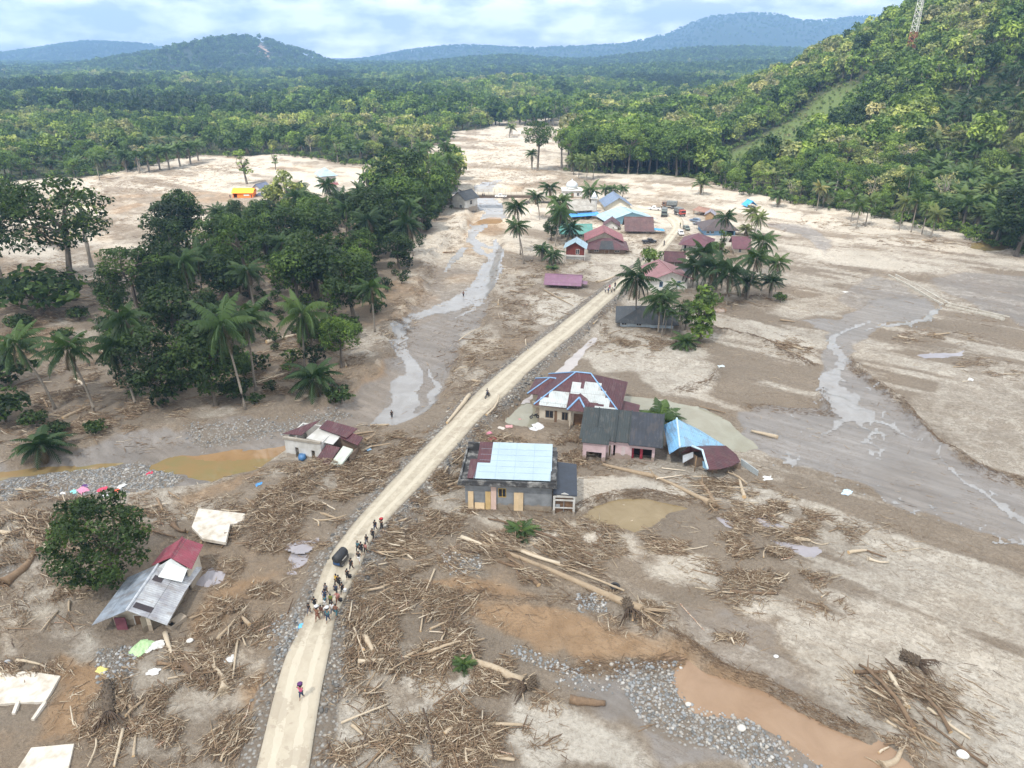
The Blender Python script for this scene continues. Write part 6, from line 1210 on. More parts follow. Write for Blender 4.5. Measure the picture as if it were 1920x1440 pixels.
# ================================================================== VEHICLES
def wheel(par, x, y, r=.36, t=.22, name='wheel'):
    o = MB().tube([(x-t/2, y, r), (x+t/2, y, r)], r, 14, smooth=False).build(name, BLK, par); MB().tube([(x-t/2-.015, y, r), (x+t/2+.015, y, r)], r*.5, 10, smooth=False).build('rim', M('rim', (.35, .35, .36), rough=.4), o)
def paint(n, c): return M('paint_'+n, c, tuple(x*.85 for x in c), 1, .3)
def veh(kind, p, rz, pm, label, name, cat):
    e = empty(name, p, rz, label, cat); W = .88; e.scale = (.8,)*3 if kind != 'rickshaw' else (.72,)*3
    if kind == 'pickup':
        MB().prism([], 0, 0) if 0 else None
        b = MB(); sd = [(-2.5, .45), (2.45, .45), (2.5, .85), (1.5, 1.02), (-2.5, 1.02)]
        b.add([(-W, y, z) for y, z in sd]+[(W, y, z) for y, z in sd], [tuple(range(5))[::-1], (5, 6, 7, 8, 9)]+[(i, (i+1) % 5, 5+(i+1) % 5, 5+i) for i in range(5)]); b.build('body', pm, e, bevel=.06)
        c = [(-.6, 1.0), (1.5, 1.0), (.85, 1.62), (-.45, 1.65)]; MB().add([(-W*.95, y, z) for y, z in c]+[(W*.95, y, z) for y, z in c], [(3, 2, 1, 0), (4, 5, 6, 7)]+[(i, (i+1) % 4, 4+(i+1) % 4, 4+i) for i in range(4)]).build('cabin', pm, e, bevel=.05)
        MB().box(-W*.97, W*.97, -.35, .75, 1.1, 1.5).build('side_window', GLASS, e); MB().slab([(-W*.8, 1.42, 1.1), (W*.8, 1.42, 1.1), (W*.75, .93, 1.58), (-W*.75, .93, 1.58)], .02).build('windscreen', GLASS, e)
        MB().box(-W+.1, W-.1, -2.4, -.7, .95, 1.04).build('load_bed', BLK, e); 
        for y in (-1.6, 1.6):
            for x in (-W+.05, W-.05): wheel(e, x, y)
    elif kind == 'car':
        sd = [(-2.1, .35), (2.1, .35), (2.15, .75), (1.3, .92), (.6, 1.4), (-1.3, 1.45), (-2.05, .95)]; b = MB(); n = len(sd)
        b.add([(-.82, y, z) for y, z in sd]+[(.82, y, z) for y, z in sd], [tuple(range(n))[::-1], tuple(range(n, 2*n))]+[(i, (i+1) % n, n+(i+1) % n, n+i) for i in range(n)]); b.build('body', pm, e, bevel=.08)
        MB().box(-.84, .84, -1.2, .55, 1.0, 1.32).build('side_window', GLASS, e); MB().slab([(-.7, 1.27, .98), (.7, 1.27, .98), (.66, .66, 1.4), (-.66, .66, 1.4)], .02).build('windscreen', GLASS, e)
        for y in (-1.3, 1.3):
            for x in (-.75, .75): wheel(e, x, y, .32)
    elif kind == 'truck':
        MB().box(-1.15, 1.15, 1.3, 3.1, .8, 2.5).build('cab', pm, e, bevel=.1); MB().box(-1.0, 1.0, 3.08, 3.14, 1.6, 2.3).build('windscreen', GLASS, e); MB().box(-1.17, 1.17, 2., 2.8, 1.65, 2.25).build('side_window', GLASS, e); MB().box(-.9, .9, 3.1, 3.2, .75, 1.0).build('bumper', BLK, e)
        MB().box(-1.2, 1.2, -3.1, 1.2, 1.0, 1.3).build('chassis', BLK, e); c = MB(); c.box(-1.2, 1.2, -3.1, 1.2, 1.3, 2.9, 0); c.build('canvas_cover', M('truck_canvas', (.16, .17, .17), (.1, .11, .11)), e, bevel=.12)
        for y in (-2.2, -1.2, 2.2):
            for x in (-1.05, 1.05): wheel(e, x, y, .48, .3)
    elif kind == 'rickshaw':
        MB().prism([(-.65, .3), (.65, .3), (.65, 1.0), (-.65, 1.0)], -1.2, 1.0).build('body', pm, e, bevel=.08); MB().tube([(0, -1.25, 1.05), (0, -1.2, 1.35), (0, .8, 1.4), (0, 1.05, 1.1)], [.3, .72, .72, .4], 12).build('canopy', M('black_canvas', (.025, .027, .032), rough=.6), e)
        MB().box(-.5, .5, -1.25, -1.2, .5, .9).build('tail_panel', M('rick_blue', (.03, .08, .2)), e); MB().box(-.67, .67, -.7, .4, 1.0, 1.35).build('side_curtain', WHT, e)
        for x, y in ((-.6, -.7), (.6, -.7), (0, 1.3)): wheel(e, x, y, .27, .14)
        MB().tube([(0, 1.3, .3), (0, 1.0, 1.0)], .05, 6).tube([(-.35, .95, 1.02), (.35, .95, 1.02)], .03, 6).build('handlebar', BLK, e)
    elif kind == 'motorcycle':
        MB().tube([(0, -.45, .62), (0, 0, .55), (0, .45, .72)], [.12, .16, .1], 8).build('frame', pm, e); MB().tube([(0, -.6, .8), (0, 0, .76)], [.1, .13], 8).build('seat', BLK, e)
        MB().tube([(0, .62, .3), (0, .42, .95)], .035, 6).tube([(-.3, .4, 1.), (.3, .4, 1.)], .025, 6).build('handlebar', BLK, e)
        for y in (-.6, .62): wheel(e, 0, y, .3, .1)
    return e
EARTH = 0
def V_(kind, px, py, hd, pm, label, name, cat, z=None):
    p = GT(px, py)
    if z is not None: p = Vector(G(px, py, z))
    p.z += .08; return veh(kind, p, R(hd), pm, label, name, cat)
wh, bk, gn, rd_, bl = paint('white', (.75, .75, .74)), paint('black', (.03, .03, .035)), paint('army', (.12, .15, .13)), paint('red', (.4, .06, .04)), paint('slate', (.14, .19, .27))
V_('pickup', 939, 371, 88, wh, 'white pickup truck driving over the bridge', 'pickup_truck', 'pickup', BRZ)
V_('pickup', 1227, 394, 80, wh, 'white pickup truck parked near the cream gabled house', 'pickup_truck', 'pickup')
V_('truck', 1245, 405, 168, gn, 'army green truck facing the camera on the left of the road bend', 'truck', 'truck'); V_('truck', 1274, 404, 195, rd_, 'red fronted truck with grey canvas right of the army green truck', 'truck', 'truck'); V_('truck', 1255, 390, 70, paint('brown', (.16, .1, .07)), 'brown covered truck parked behind the two front trucks', 'truck', 'truck')
V_('car', 1287, 431, 185, gn, 'dark green car with red bumper driving down the road', 'car', 'car'); V_('car', 1276, 440, 180, wh, 'white car on the road below the trucks', 'car', 'car'); V_('car', 1303, 416, 60, bl, 'slate blue car beside the grey tarpaulin shack', 'car', 'car'); V_('car', 1309, 422, 50, paint('grey', (.2, .22, .25)), 'grey car nearest to the blue walled house', 'car', 'car')
V_('pickup', 1217, 456, 275, bk, 'black pickup truck standing on the mud left of the road', 'pickup_truck', 'pickup'); V_('car', 488, 368, 85, bl, 'dark car parked below the slate roofed house', 'car', 'car')
V_('rickshaw', 641, 1056, -20, bk, 'black auto rickshaw with round canopy at the left road edge', 'auto_rickshaw', 'rickshaw')
V_('motorcycle', 914, 746, 150, bk, 'motorcycle ridden on the road beside the large maroon roofed house', 'motorcycle', 'motorcycle'); V_('motorcycle', 1245, 461, 160, bk, 'motorcycle ridden down the village road below the white car', 'motorcycle', 'motorcycle'); V_('motorcycle', 1213, 488, 160, bk, 'motorcycle ridden where the road leaves the village', 'motorcycle', 'motorcycle'); V_('motorcycle', 1275, 427, 170, bk, 'motorcycle ridden on the road above the white car', 'motorcycle', 'motorcycle'); V_('motorcycle', 1002, 785, 100, bk, 'parked motorcycle beside the cream wall of the hip roofed house', 'motorcycle', 'motorcycle')
# ================================================================== PEOPLE
def skin_mesh(name, J, E, sub=1):
    me = bpy.data.meshes.new(name); me.from_pydata([j[:3] for j in J], E, []); o = bpy.data.objects.new(name, me); col.objects.link(o)
    sk = o.modifiers.new('s', 'SKIN'); sk.use_smooth_shade = True
    for i, j in enumerate(J):
        v = me.skin_vertices[0].data[i]; v.radius = (j[3], j[4] if len(j) > 4 else j[3]); v.use_root = (i == 0)
    if sub: su = o.modifiers.new('u', 'SUBSURF'); su.levels = su.render_levels = sub
    dg = bpy.context.evaluated_depsgraph_get(); out = bpy.data.meshes.new_from_object(o.evaluated_get(dg)); bpy.data.objects.remove(o); out.name = name; return out
def pose(k):
    """joint positions of a figure facing -y; k: (stride, arm mode)"""
    st, arm = k; s = st*.3
    P_ = dict(pel=(0, 0, .93), waist=(0, -.01, 1.08), chest=(0, -.02, 1.3), neck=(0, -.03, 1.45), h1=(0, -.05, 1.55), h2=(0, -.05, 1.67),
              hl=(-.1, 0, .88), kl=(-.1, -.18*st-.02, .5), al=(-.11, -s*.9+.02, .09), tl=(-.12, -s*.9-.13, .03), hr=(.1, 0, .88), kr=(.1, .06*st-.02, .48), ar=(.11, s*.9+.05, .1+.04*abs(st)), tr=(.12, s*.9-.08, .035),
              sl=(-.19, -.02, 1.4), sr=(.19, -.02, 1.4))
    if arm == 'swing': P_.update(el=(-.26, .12*st, 1.14), wl=(-.27, .02*st-.1, .9), fl=(-.27, -.04, .8), er=(.26, -.1*st, 1.14), wr=(.27, -.18*st-.06, .92), fr=(.27, -.2*st-.08, .82))
    elif arm == 'head': P_.update(el=(-.33, -.1, 1.52), wl=(-.2, -.08, 1.74), fl=(-.15, -.07, 1.8), er=(.33, -.1, 1.52), wr=(.2, -.08, 1.74), fr=(.15, -.07, 1.8))
    else: P_.update(el=(-.3, -.12, 1.2), wl=(-.22, -.3, 1.28), fl=(-.18, -.34, 1.36), er=(.26, .02, 1.14), wr=(.28, -.05, .9), fr=(.28, -.07, .8))
    return P_
BODY = {}
for nm, k in {'walk_a': (1, 'swing'), 'walk_b': (-1, 'swing'), 'stand': (.15, 'swing'), 'carry': (.8, 'head'), 'hold': (.7, 'hold')}.items():
    q = pose(k); J = []; ix = {}
    def jt(n, r, r2=None): ix[n] = len(J); J.append((*q[n], r, r2 or r))
    for n, r, r2 in (('pel', .15, .11), ('waist', .13, .1), ('chest', .165, .11), ('neck', .055, .055), ('h1', .085, .095), ('h2', .08, .095), ('hl', .085, .085), ('kl', .06, .06), ('al', .04, .04), ('tl', .045, .03), ('hr', .085, .085), ('kr', .06, .06), ('ar', .04, .04), ('tr', .045, .03), ('sl', .06, .06), ('el', .042, .042), ('wl', .03, .03), ('fl', .035, .02), ('sr', .06, .06), ('er', .042, .042), ('wr', .03, .03), ('fr', .035, .02)): jt(n, r, r2)
    Ed = [(a, b) for a, b in (('pel', 'waist'), ('waist', 'chest'), ('chest', 'neck'), ('neck', 'h1'), ('h1', 'h2'), ('pel', 'hl'), ('hl', 'kl'), ('kl', 'al'), ('al', 'tl'), ('pel', 'hr'), ('hr', 'kr'), ('kr', 'ar'), ('ar', 'tr'), ('chest', 'sl'), ('sl', 'el'), ('el', 'wl'), ('wl', 'fl'), ('chest', 'sr'), ('sr', 'er'), ('er', 'wr'), ('wr', 'fr'))]
    body = skin_mesh('person_body', J, [(ix[a], ix[b]) for a, b in Ed])
    def part(names, edges, rad):
        JJ = [(*q[n], *rad[n]) for n in names]; i2 = {n: i for i, n in enumerate(names)}; return skin_mesh('c', JJ, [(i2[a], i2[b]) for a, b in edges])
    q['sl2'] = tuple((np.array(q['sl'])*.35+np.array(q['el'])*.65)); q['sr2'] = tuple((np.array(q['sr'])*.35+np.array(q['er'])*.65)); q['hem'] = (0, 0, .9)
    shirt = part(['chest', 'waist', 'hem', 'sl', 'sl2', 'sr', 'sr2'], [('chest', 'waist'), ('waist', 'hem'), ('chest', 'sl'), ('sl', 'sl2'), ('chest', 'sr'), ('sr', 'sr2')], dict(chest=(.19, .135), waist=(.165, .13), hem=(.18, .14), sl=(.085, .085), sl2=(.075, .075), sr=(.085, .085), sr2=(.075, .075)))
    q['kl2'] = tuple(np.array(q['kl'])*.5+np.array(q['al'])*.5); q['kr2'] = tuple(np.array(q['kr'])*.5+np.array(q['ar'])*.5)
    pants = part(['pel', 'hl', 'kl', 'kl2', 'hr', 'kr', 'kr2'], [('pel', 'hl'), ('hl', 'kl'), ('kl', 'kl2'), ('pel', 'hr'), ('hr', 'kr'), ('kr', 'kr2')], dict(pel=(.17, .13), hl=(.11, .11), kl=(.085, .085), kl2=(.075, .075), hr=(.11, .11), kr=(.085, .085), kr2=(.075, .075)))
    hair = MB(); hx, hy, hz2 = q['h2']; hair.tube([(hx, hy+.03, hz2-.1), (hx, hy+.035, hz2-.02), (hx, hy+.02, hz2+.06), (hx, hy+.01, hz2+.115)], [.1, .115, .1, .03], 10); ho = hair.build('h', BLK); hm = ho.data; bpy.data.objects.remove(ho)
    fc = MB()
    for sx in (-.033, .033): fc.tube([(sx, hy-.098, hz2-.055), (sx, hy-.088, hz2-.055)], .013, 6)
    fo = fc.build('e', BLK); fm_ = fo.data; bpy.data.objects.remove(fo)
    BODY[nm] = (body, shirt, pants, hm, fm_)
SKIN = M('skin', (.28, .15, .09), (.22, .115, .07), 8, .6)
def cloth(n, c): return M('cloth_'+n, c, tuple(x*.7 for x in c), 9, .9)
CC = {'black': (.02, .02, .024), 'navy': (.03, .045, .09), 'white': (.7, .7, .7), 'red': (.45, .03, .04), 'yellow': (.6, .38, .04), 'green': (.16, .2, .03), 'pink': (.6, .1, .22), 'grey': (.13, .13, .15), 'teal': (.05, .16, .2), 'brown': (.2, .09, .06), 'salmon': (.45, .2, .18), 'blue': (.05, .12, .3), 'purple': (.12, .04, .16), 'beige': (.4, .34, .25)}
def person(p, ps, rz, top, bot, label, group=None, load=None, s=1.0, hair='black'):
    e = empty('person', p, rz, label, 'person', group); s *= .82; e.scale = (s, s, s)
    for nm, me, m in zip(('body', 'shirt', 'trousers', 'hair', 'eyes'), BODY[ps], (SKIN, cloth(top, CC[top]), cloth(bot, CC[bot]), cloth(hair, CC[hair]), BLK)):
        if len(me.materials) == 0: me.materials.append(SKIN)
        o = link(nm, me, e); o.material_slots[0].link = 'OBJECT'; o.material_slots[0].material = m
    if load:
        kind, c, lb = load; m = cloth(c, CC[c]); pp = Vector(p); rr = np.random.default_rng(int(p[0]*100) & 9999)
        if kind == 'head': o = MB().tube([(0, 0, -.12), (0, 0, -.07), (.02, 0, .05), (0, 0, .14)], [.12, .22, .23, .08], 10).build('bundle', m); o.location = pp+Vector((0, 0, 1.92*s)); tag(o, lb, 'bundle')
        else: o = MB().tube([(0, 0, -.22), (0, 0, -.12), (.03, 0, .1), (0, 0, .22)], [.1, .19, .17, .05], 8).build('bag', m); o.location = pp+Vector((.34*math.cos(rz)*s, .34*math.sin(rz)*s-.04, .72*s)); tag(o, lb, 'bag')
    return e
def Z6(x, y): return x/6.26+540, y/6.26+960
pl = [((1105, 225), 'carry', 'black', 'black', 'person in black carrying a red bundle on the head, topmost on the road', ('head', 'red', 'red bundle carried on the head of the topmost walker')), ((1030, 232), 'walk_a', 'black', 'navy', 'person in black walking beside the one with the red bundle', None),
 ((1002, 340), 'walk_b', 'black', 'black', 'person in black walking just below the pair with the red bundle', None), ((930, 400), 'walk_a', 'black', 'grey', 'person in dark clothes walking along the right wheel track above the trio', None), ((828, 480), 'walk_a', 'teal', 'black', 'leftmost of the trio above the rickshaw, in teal', None),
 ((868, 500), 'walk_b', 'black', 'black', 'middle one of the trio above the rickshaw, in black', None), ((918, 497), 'walk_a', 'salmon', 'black', 'rightmost of the trio above the rickshaw, in a salmon top', None), ((838, 606), 'walk_b', 'black', 'white', 'person in black top and white trousers right of the rickshaw', None), ((752, 694), 'walk_a', 'black', 'black', 'person in black just below right of the rickshaw', None),
 ((705, 805), 'stand', 'black', 'black', 'person in black shorts holding a black bag below the rickshaw', ('hand', 'black', 'black bag held by the walker below the rickshaw')), ((577, 876), 'walk_a', 'yellow', 'black', 'person in an orange yellow shirt in the middle of the road', None), ((604, 896), 'walk_b', 'black', 'black', 'person in black close behind the yellow shirt', None),
 ((646, 968), 'hold', 'black', 'black', 'person in black with a white sack on the shoulder', ('hand', 'white', 'white sack carried by the walker right of the yellow shirt')), ((455, 985), 'walk_a', 'grey', 'black', 'person in grey walking at the left wheel track above the dense group', None), ((442, 1060), 'walk_b', 'navy', 'blue', 'person in navy walking behind the one in grey', None),
 ((512, 1106), 'walk_a', 'green', 'black', 'person in an olive green shirt above the dense group', None), ((572, 990), 'walk_b', 'navy', 'black', 'person in navy at the right above the salmon shirt', None), ((592, 1088), 'hold', 'salmon', 'brown', 'person in a salmon shirt holding a dark bag at the right road edge', ('hand', 'black', 'dark bag held beside the salmon shirt')),
 ((258, 1216), 'walk_a', 'black', 'grey', 'person in black at the far left of the dense group', None), ((322, 1145), 'walk_b', 'black', 'black', 'person in black second from the left of the dense group', None), ((355, 1285), 'carry', 'brown', 'brown', 'person in brown carrying a white sack on the head at the front of the group', ('head', 'white', 'white sack on the head of the front walker in brown')),
 ((400, 1240), 'walk_a', 'brown', 'beige', 'person in a red brown shirt inside the dense group', None), ((445, 1125), 'stand', 'teal', 'white', 'person in teal and white at the back of the dense group', None), ((478, 1298), 'carry', 'teal', 'navy', 'person in dark teal with a white bundle on the head at the front', ('head', 'white', 'white bundle on the head of the walker in dark teal')),
 ((432, 1240), 'walk_b', 'white', 'grey', 'person in a white top in the middle of the dense group', None), ((530, 1215), 'walk_a', 'white', 'grey', 'person in white at the right of the dense group', None), ((575, 1240), 'walk_b', 'brown', 'teal', 'person in brown and teal at the right end of the dense group', None)]
for k, ((x, y), ps, a, b, lb, ld) in enumerate(pl):
    p = GT(*Z6(x, y)); rd, rw = road_dist(np.array([[p.x, p.y]])); p.z = max(p.z, H1(*p.xy))+.10; person(p, ps, R([-22, -14, -28, -8][k % 4]), a, b, lb, 'people walking down the road', ld, s=.97+.05*(k % 3))
p = GT(567, 1313); p.z += .2; person(p, 'carry', R(-12), 'pink', 'navy', 'lone person in a pink shirt walking on the concrete road in front', None, ('head', 'purple', 'dark purple bag on the head of the lone walker in pink'), s=1.02)
for k, (x, y, t, b, lb) in enumerate([(1135, 551, 'white', 'grey', 'leftmost of the small group standing on the road edge near the village, in white'), (1140, 552, 'blue', 'black', 'second from the left of the small group on the far road, in blue'), (1147, 552, 'black', 'black', 'person in black in the middle of the small group on the far road'), (1151, 549, 'white', 'black', 'person in white right of the middle of the small group on the far road'), (1153, 541, 'black', 'navy', 'rearmost person of the small group on the far road'), (1143, 546, 'pink', 'grey', 'person in pink at the back left of the small group on the far road')]):
    p = GT(x, y); p.z += .12; person(p, ['stand', 'walk_a', 'walk_b'][k % 3], R(40*k), t, b, lb, 'people standing on the far road')
for x, y, t, lb in ((914, 745, 'grey', 'rider on the motorcycle beside the large maroon roofed house'), (1245, 460, 'grey', 'rider on the motorcycle below the white car'), (1213, 487, 'white', 'rider on the motorcycle where the road leaves the village'), (1275, 426, 'green', 'rider on the motorcycle above the white car')):
    p = GT(x, y); p.z += .12; person(p, 'hold', R(-20), t, 'navy', lb, None, s=.95)
for x, y, t, lb in ((869, 557, 'brown', 'person wading alone in the shallow river'), (1240, 391, 'white', 'person standing on the sand beside the white pickup'), (735, 785, 'black', 'small dark figure at the river mouth'), (905, 373, 'black', 'left one of two people standing on the bridge'), (908, 373, 'grey', 'right one of two people standing on the bridge'), (432, 372, 'navy', 'person standing left of the orange tent'), (472, 372, 'navy', 'person standing right of the orange tent'), (649, 856, 'red', 'person in a red shirt among the wreckage of the ruined white house')):
    p = GT(x, y)
    if 'bridge' in lb: p = Vector(G(x, y-3, BRZ))
    person(p, 'stand', R(30), t, 'black', lb)
# ================================================================== DRIFTWOOD, DEBRIS, STONES
def wood_mat():
    m, nt, b = newmat('driftwood'); hue = nd(nt, 'Attribute', attribute_name='hue').outputs['Fac']; hi = nd(nt, 'Attribute', attribute_name='hue', attribute_type='INSTANCER').outputs['Fac']
    n = noise(nt, objco(nt, (1, 1, 1)), 5, 6, .7); f = mth(nt, 'ADD', mth(nt, 'ADD', hue, hi), mth(nt, 'MULTIPLY', mth(nt, 'SUBTRACT', n, .5), .5))
    c = ramp(nt, f, [(0, (.09, .06, .04)), (.2, (.19, .125, .075)), (.45, (.32, .245, .165)), (.7, (.46, .385, .285)), (.9, (.56, .49, .39)), (1., (.25, .1, .05))])
    nt.links.new(c, b.inputs['Base Color']); b.inputs['Roughness'].default_value = .85; bump(nt, b, n, .3, .04); return m
WDM = wood_mat(); CUTM = M('cut_wood', (.6, .43, .25), (.5, .34, .18), 6, .8)
rl = np.random.default_rng(31)
def log_mesh(key, L_, r, bend, stub=0, root=False):
    g = np.random.default_rng(key); mb = MB(); n = 9; off = g.normal(size=2)*bend*L_
    pts = [(L_*(k/(n-1)-.5), off[0]*math.sin(math.pi*k/(n-1))+g.normal()*.02, off[1]*.3*math.sin(math.pi*k/(n-1))) for k in range(n)]
    rr = [r*(1.05-.45*k/(n-1))*g.uniform(.93, 1.07) for k in range(n)]
    if root: rr[0] *= 1.7; rr[1] *= 1.25
    mb.tube(pts, rr, 9, 0); c = mb.m; mb.m[-1] = 1; mb.m[-2] = 1 if not root else 0
    for k in range(stub):
        i = int(g.integers(2, n-1)); p = Vector(pts[i]); d = Vector((g.uniform(.2, .9), g.normal(), abs(g.normal())*.6)).normalized(); l = L_*g.uniform(.08, .25); mb.tube([p, p+d*l*.5, p+d*l+Vector((0, 0, .1*g.normal()))], [rr[i]*.5, rr[i]*.35, rr[i]*.12], 6)
    if root:
        for k in range(9): a = k*.7+g.uniform(0, .4); p = Vector(pts[0]); d = Vector((-.6, math.cos(a), math.sin(a))); l = r*g.uniform(2.5, 4.5); mb.tube([p, p+d*l*.5, p+d*l+Vector((-.2*l, 0, 0))], [r*.45, r*.25, r*.07], 5)
    o = mb.build('log', [WDM, CUTM]); me = o.data; bpy.data.objects.remove(o); return me
LOGS = [log_mesh(1, 4, .22, .02), log_mesh(2, 4, .16, .05, 2), log_mesh(3, 5, .14, .04, 3), log_mesh(4, 3, .25, .01), log_mesh(5, 4, .2, .06, 1, True), log_mesh(6, 5, .11, .06, 4), log_mesh(7, 4, .13, .03)]
LL = [4, 4, 5, 3, 4, 5, 4]; LN = ['straight', 'bent', 'branchy', 'stubby', 'rooted', 'crooked', 'slim']
def place_log(px, py, L_, ang, k, label, hue, group=None, thick=1., lift=0., pitch=0., P_=None):
    p = P_ or GT(px, py); s = L_/LL[k]; thick = thick*min(1, .35+.75*s); o = link('log', LOGS[k]); o.location = p+Vector((0, 0, .1+lift)); o.rotation_euler = (rl.uniform(0, 6) if k not in (4,) else 0, pitch, ang); o.scale = (s, thick, thick)
    o['hue'] = float(hue); return tag(o, label, 'log', group)
def L2(a, b, k, label, hue, thick=1., group=None):
    """log lying from one surveyed end to the other (thick end first)"""
    p, q = GT(*a), GT(*b); d = q-p; c = (p+q)/2; c.z = max(c.z, H1(c.x, c.y)); return place_log(0, 0, d.length, math.atan2(d.y, d.x), k, label, hue, group, thick, .08, -math.atan2(d.z, math.hypot(d.x, d.y)), c)
for a in [((1205, 1148), (905, 1020), 4, 'very long bark stripped trunk pointing to the root ball in the middle foreground', .42, 1.6), ((1010, 1100), (908, 1000), 1, 'reddish brown log crossing the head of the long trunk', .12, 1.5), ((1050, 1060), (920, 1005), 2, 'split pale branchy log on the long trunk pile', .75, 1.3),
          ((1000, 1022), (1060, 1008), 2, 'forked whitish log right of the green fronds', .85, 1.3), ((1110, 1045), (915, 975), 2, 'long dark red trunk behind the long bark stripped one', .1, 1.2), ((920, 1010), (1170, 1110), 6, 'thin straight log lying on the long trunk', .5, 1.3),
          ((1458, 822), (1408, 810), 0, 'yellow cut log lying in the wet grey sand', .62, 1.3), ((980, 1285), (880, 1238), 4, 'large uprooted grey trunk with black root ball in the foreground', .55, 1.9), ((1068, 1315), (1135, 1322), 3, 'short fat dark brown log on the white sand', .15, 1.5), ((860, 1360), (980, 1362), 0, 'horizontal pale log below the tangle in the centre foreground', .55, .9),
          ((925, 1420), (965, 1428), 3, 'stubby pale log at the bottom centre', .6, .9), ((640, 1358), (730, 1322), 5, 'curved pale branch right of the concrete road', .7, .9), ((660, 1362), (680, 1380), 3, 'short thick pale stump beside the curved branch', .6, .8), ((760, 1236), (800, 1215), 0, 'pale log slanting beside the root tangle', .55, .95),
          ((683, 1195), (700, 1225), 3, 'thick pale stump log near the road edge', .62, 1.4), ((664, 1180), (686, 1240), 5, 'long pale pole standing by the road edge', .75, .8), ((815, 1070), (793, 1125), 6, 'lone grey pole lying beside the tan mud', .6, .8), ((420, 1300), (400, 1250), 4, 'light trunk with splayed end below the silver roofed house', .65, 1.5),
          ((345, 1248), (380, 1282), 3, 'dark reddish rotten log below the silver roofed house', .08, 1.5), ((310, 1190), (325, 1235), 0, 'short pale log beside the sink', .72, 1.), ((450, 1170), (437, 1275), 6, 'long thin pole lying towards the lower middle left', .6, .9), ((182, 1388), (165, 1440), 5, 'curved pale branch at the bottom left', .7, .9),
          ((232, 1370), (215, 1440), 6, 'straight pale pole hanging from the palm root at bottom left', .65, 1.), ((5, 1098), (70, 1030), 4, 'huge brown trunk at the left edge of the driftwood field', .2, 2.2), ((92, 1035), (48, 1002), 0, 'thick bare trunk in the driftwood field at left', .72, 1.7), ((0, 1000), (35, 1002), 0, 'thick grey trunk touching the left picture edge', .65, 1.7),
          ((140, 1072), (100, 1062), 0, 'pale log beside the bushy tree', .75, 1.1), ((265, 990), (330, 1010), 1, 'red brown beam behind the maroon roof', .12, .9), ((325, 985), (352, 1000), 4, 'reddish broken trunk beside the white floor slab', .1, 1.3), ((378, 1020), (388, 985), 6, 'brown plank pole leaning on the slab corner', .3, .9),
          ((880, 743), (838, 795), 0, 'thick pale trunk lying along the left side of the road', .68, 1.5), ((830, 760), (915, 738), 5, 'bent branch beside the road trunk', .5, .7) if 0 else ((912, 780), (935, 742), 2, 'light branchy trunk at the right road edge by the pond', .7, 1.2), ((860, 640), (905, 615), 5, 'long thin branch on the flat left of the road', .75, .8), ((885, 645), (920, 640), 2, 'reddish brown branch piece on the flat left of the road', .25, .8),
          ((1090, 640), (1000, 655), 5, 'crooked whitish branch near the road left side', .7, .8) if 0 else ((985, 640), (990, 660), 5, 'crooked whitish branch near the left side of the road', .7, .9), ((1020, 545), (1075, 575), 1, 'slanting brown trunk on the sand below the purple shelter', .4, .9), ((1120, 530), (1155, 518), 4, 'pale trunk lying beside the road near the purple shelter', .6, 1.1),
          ((1225, 895), (1130, 873), 0, 'long brown trunk lying in front of the pink house', .42, 1.4), ((1330, 945), (1215, 888), 4, 'long bent trunk running from the pink house to the sink hole', .45, 1.3), ((1400, 910), (1360, 888), 2, 'log slanting below the fallen maroon roof', .5, 1.1), ((1395, 935), (1385, 900), 0, 'pale log standing out of the debris right of the fallen maroon roof', .62, 1.1),
          ((1340, 955), (1312, 905), 4, 'thick brown trunk beside the sand bank', .3, 1.7), ((1240, 880), (1285, 885), 6, 'white plank behind the long trunks', .85, .8), ((1230, 900), (1280, 893), 6, 'white plank laid on the trunks', .88, .8), ((1488, 1012), (1520, 1016), 3, 'sawn log piece in the dark puddle', .6, 1.2), ((1370, 1112), (1460, 1115), 1, 'dark red brown log at the foot of the debris heap on the right', .1, 1.2),
          ((1590, 1038), (1625, 1034), 3, 'pale log with brown bark on the right mud', .65, .9), ((1625, 1035), (1662, 1047), 1, 'dark log end behind the pale one on the right mud', .15, .9), ((1628, 1050), (1665, 1057), 4, 'small rooted white log on the right mud', .8, .9), ((1700, 1330), (1665, 1262), 0, 'whitish plank log in the branch tangle at lower right', .78, 1.2), ((1712, 1370), (1610, 1250), 2, 'long dark branchy trunk through the tangle at lower right', .15, 1.4),
          ((1780, 1380), (1700, 1290), 2, 'dark branches spreading from the tangle at lower right', .12, 1.2), ((1850, 1440), (1730, 1350), 5, 'thin dark branch reaching to the bottom right corner', .1, 1.1), ((1600, 1262), (1690, 1262), 1, 'reddish log lying across the top of the lower right tangle', .1, 1.2), ((1650, 1440), (1690, 1410), 4, 'stump with torn roots in the orange ditch', .55, 1.6),
          ((1275, 1135), (1320, 1185), 6, 'thin white pole on the mud in the middle right', .95, .45), ((1462, 602), (1490, 605), 0, 'small brown log on the mud behind the right stream', .4, 1.), ((1290, 1155), (1375, 1200), 6, 'x', .9, .5) if 0 else ((1370, 1198), (1376, 1210), 3, 'tiny pale log by the twig heap on the mud', .8, .7), ((1860, 1165), (1880, 1175), 6, 'thin log on the far right mud', .5, .7),
          ((1310, 765), (1360, 777), 6, 'thin dark stick lying in the pale green floodwater', .25, .8), ((500, 645), (560, 630), 0, 'thick pale trunk in the clearing of the grove', .75, 1.8), ((400, 745), (540, 700), 6, 'very long pale trunk along the front of the grove', .7, 1.6), ((150, 540), (100, 520), 1, 'bare pale trunk behind the dark bush on the left', .7, 1.3), ((160, 725), (140, 712), 0, 'pale trunk beside the leaning palms', .8, 1.2)]:
    L2(*a)
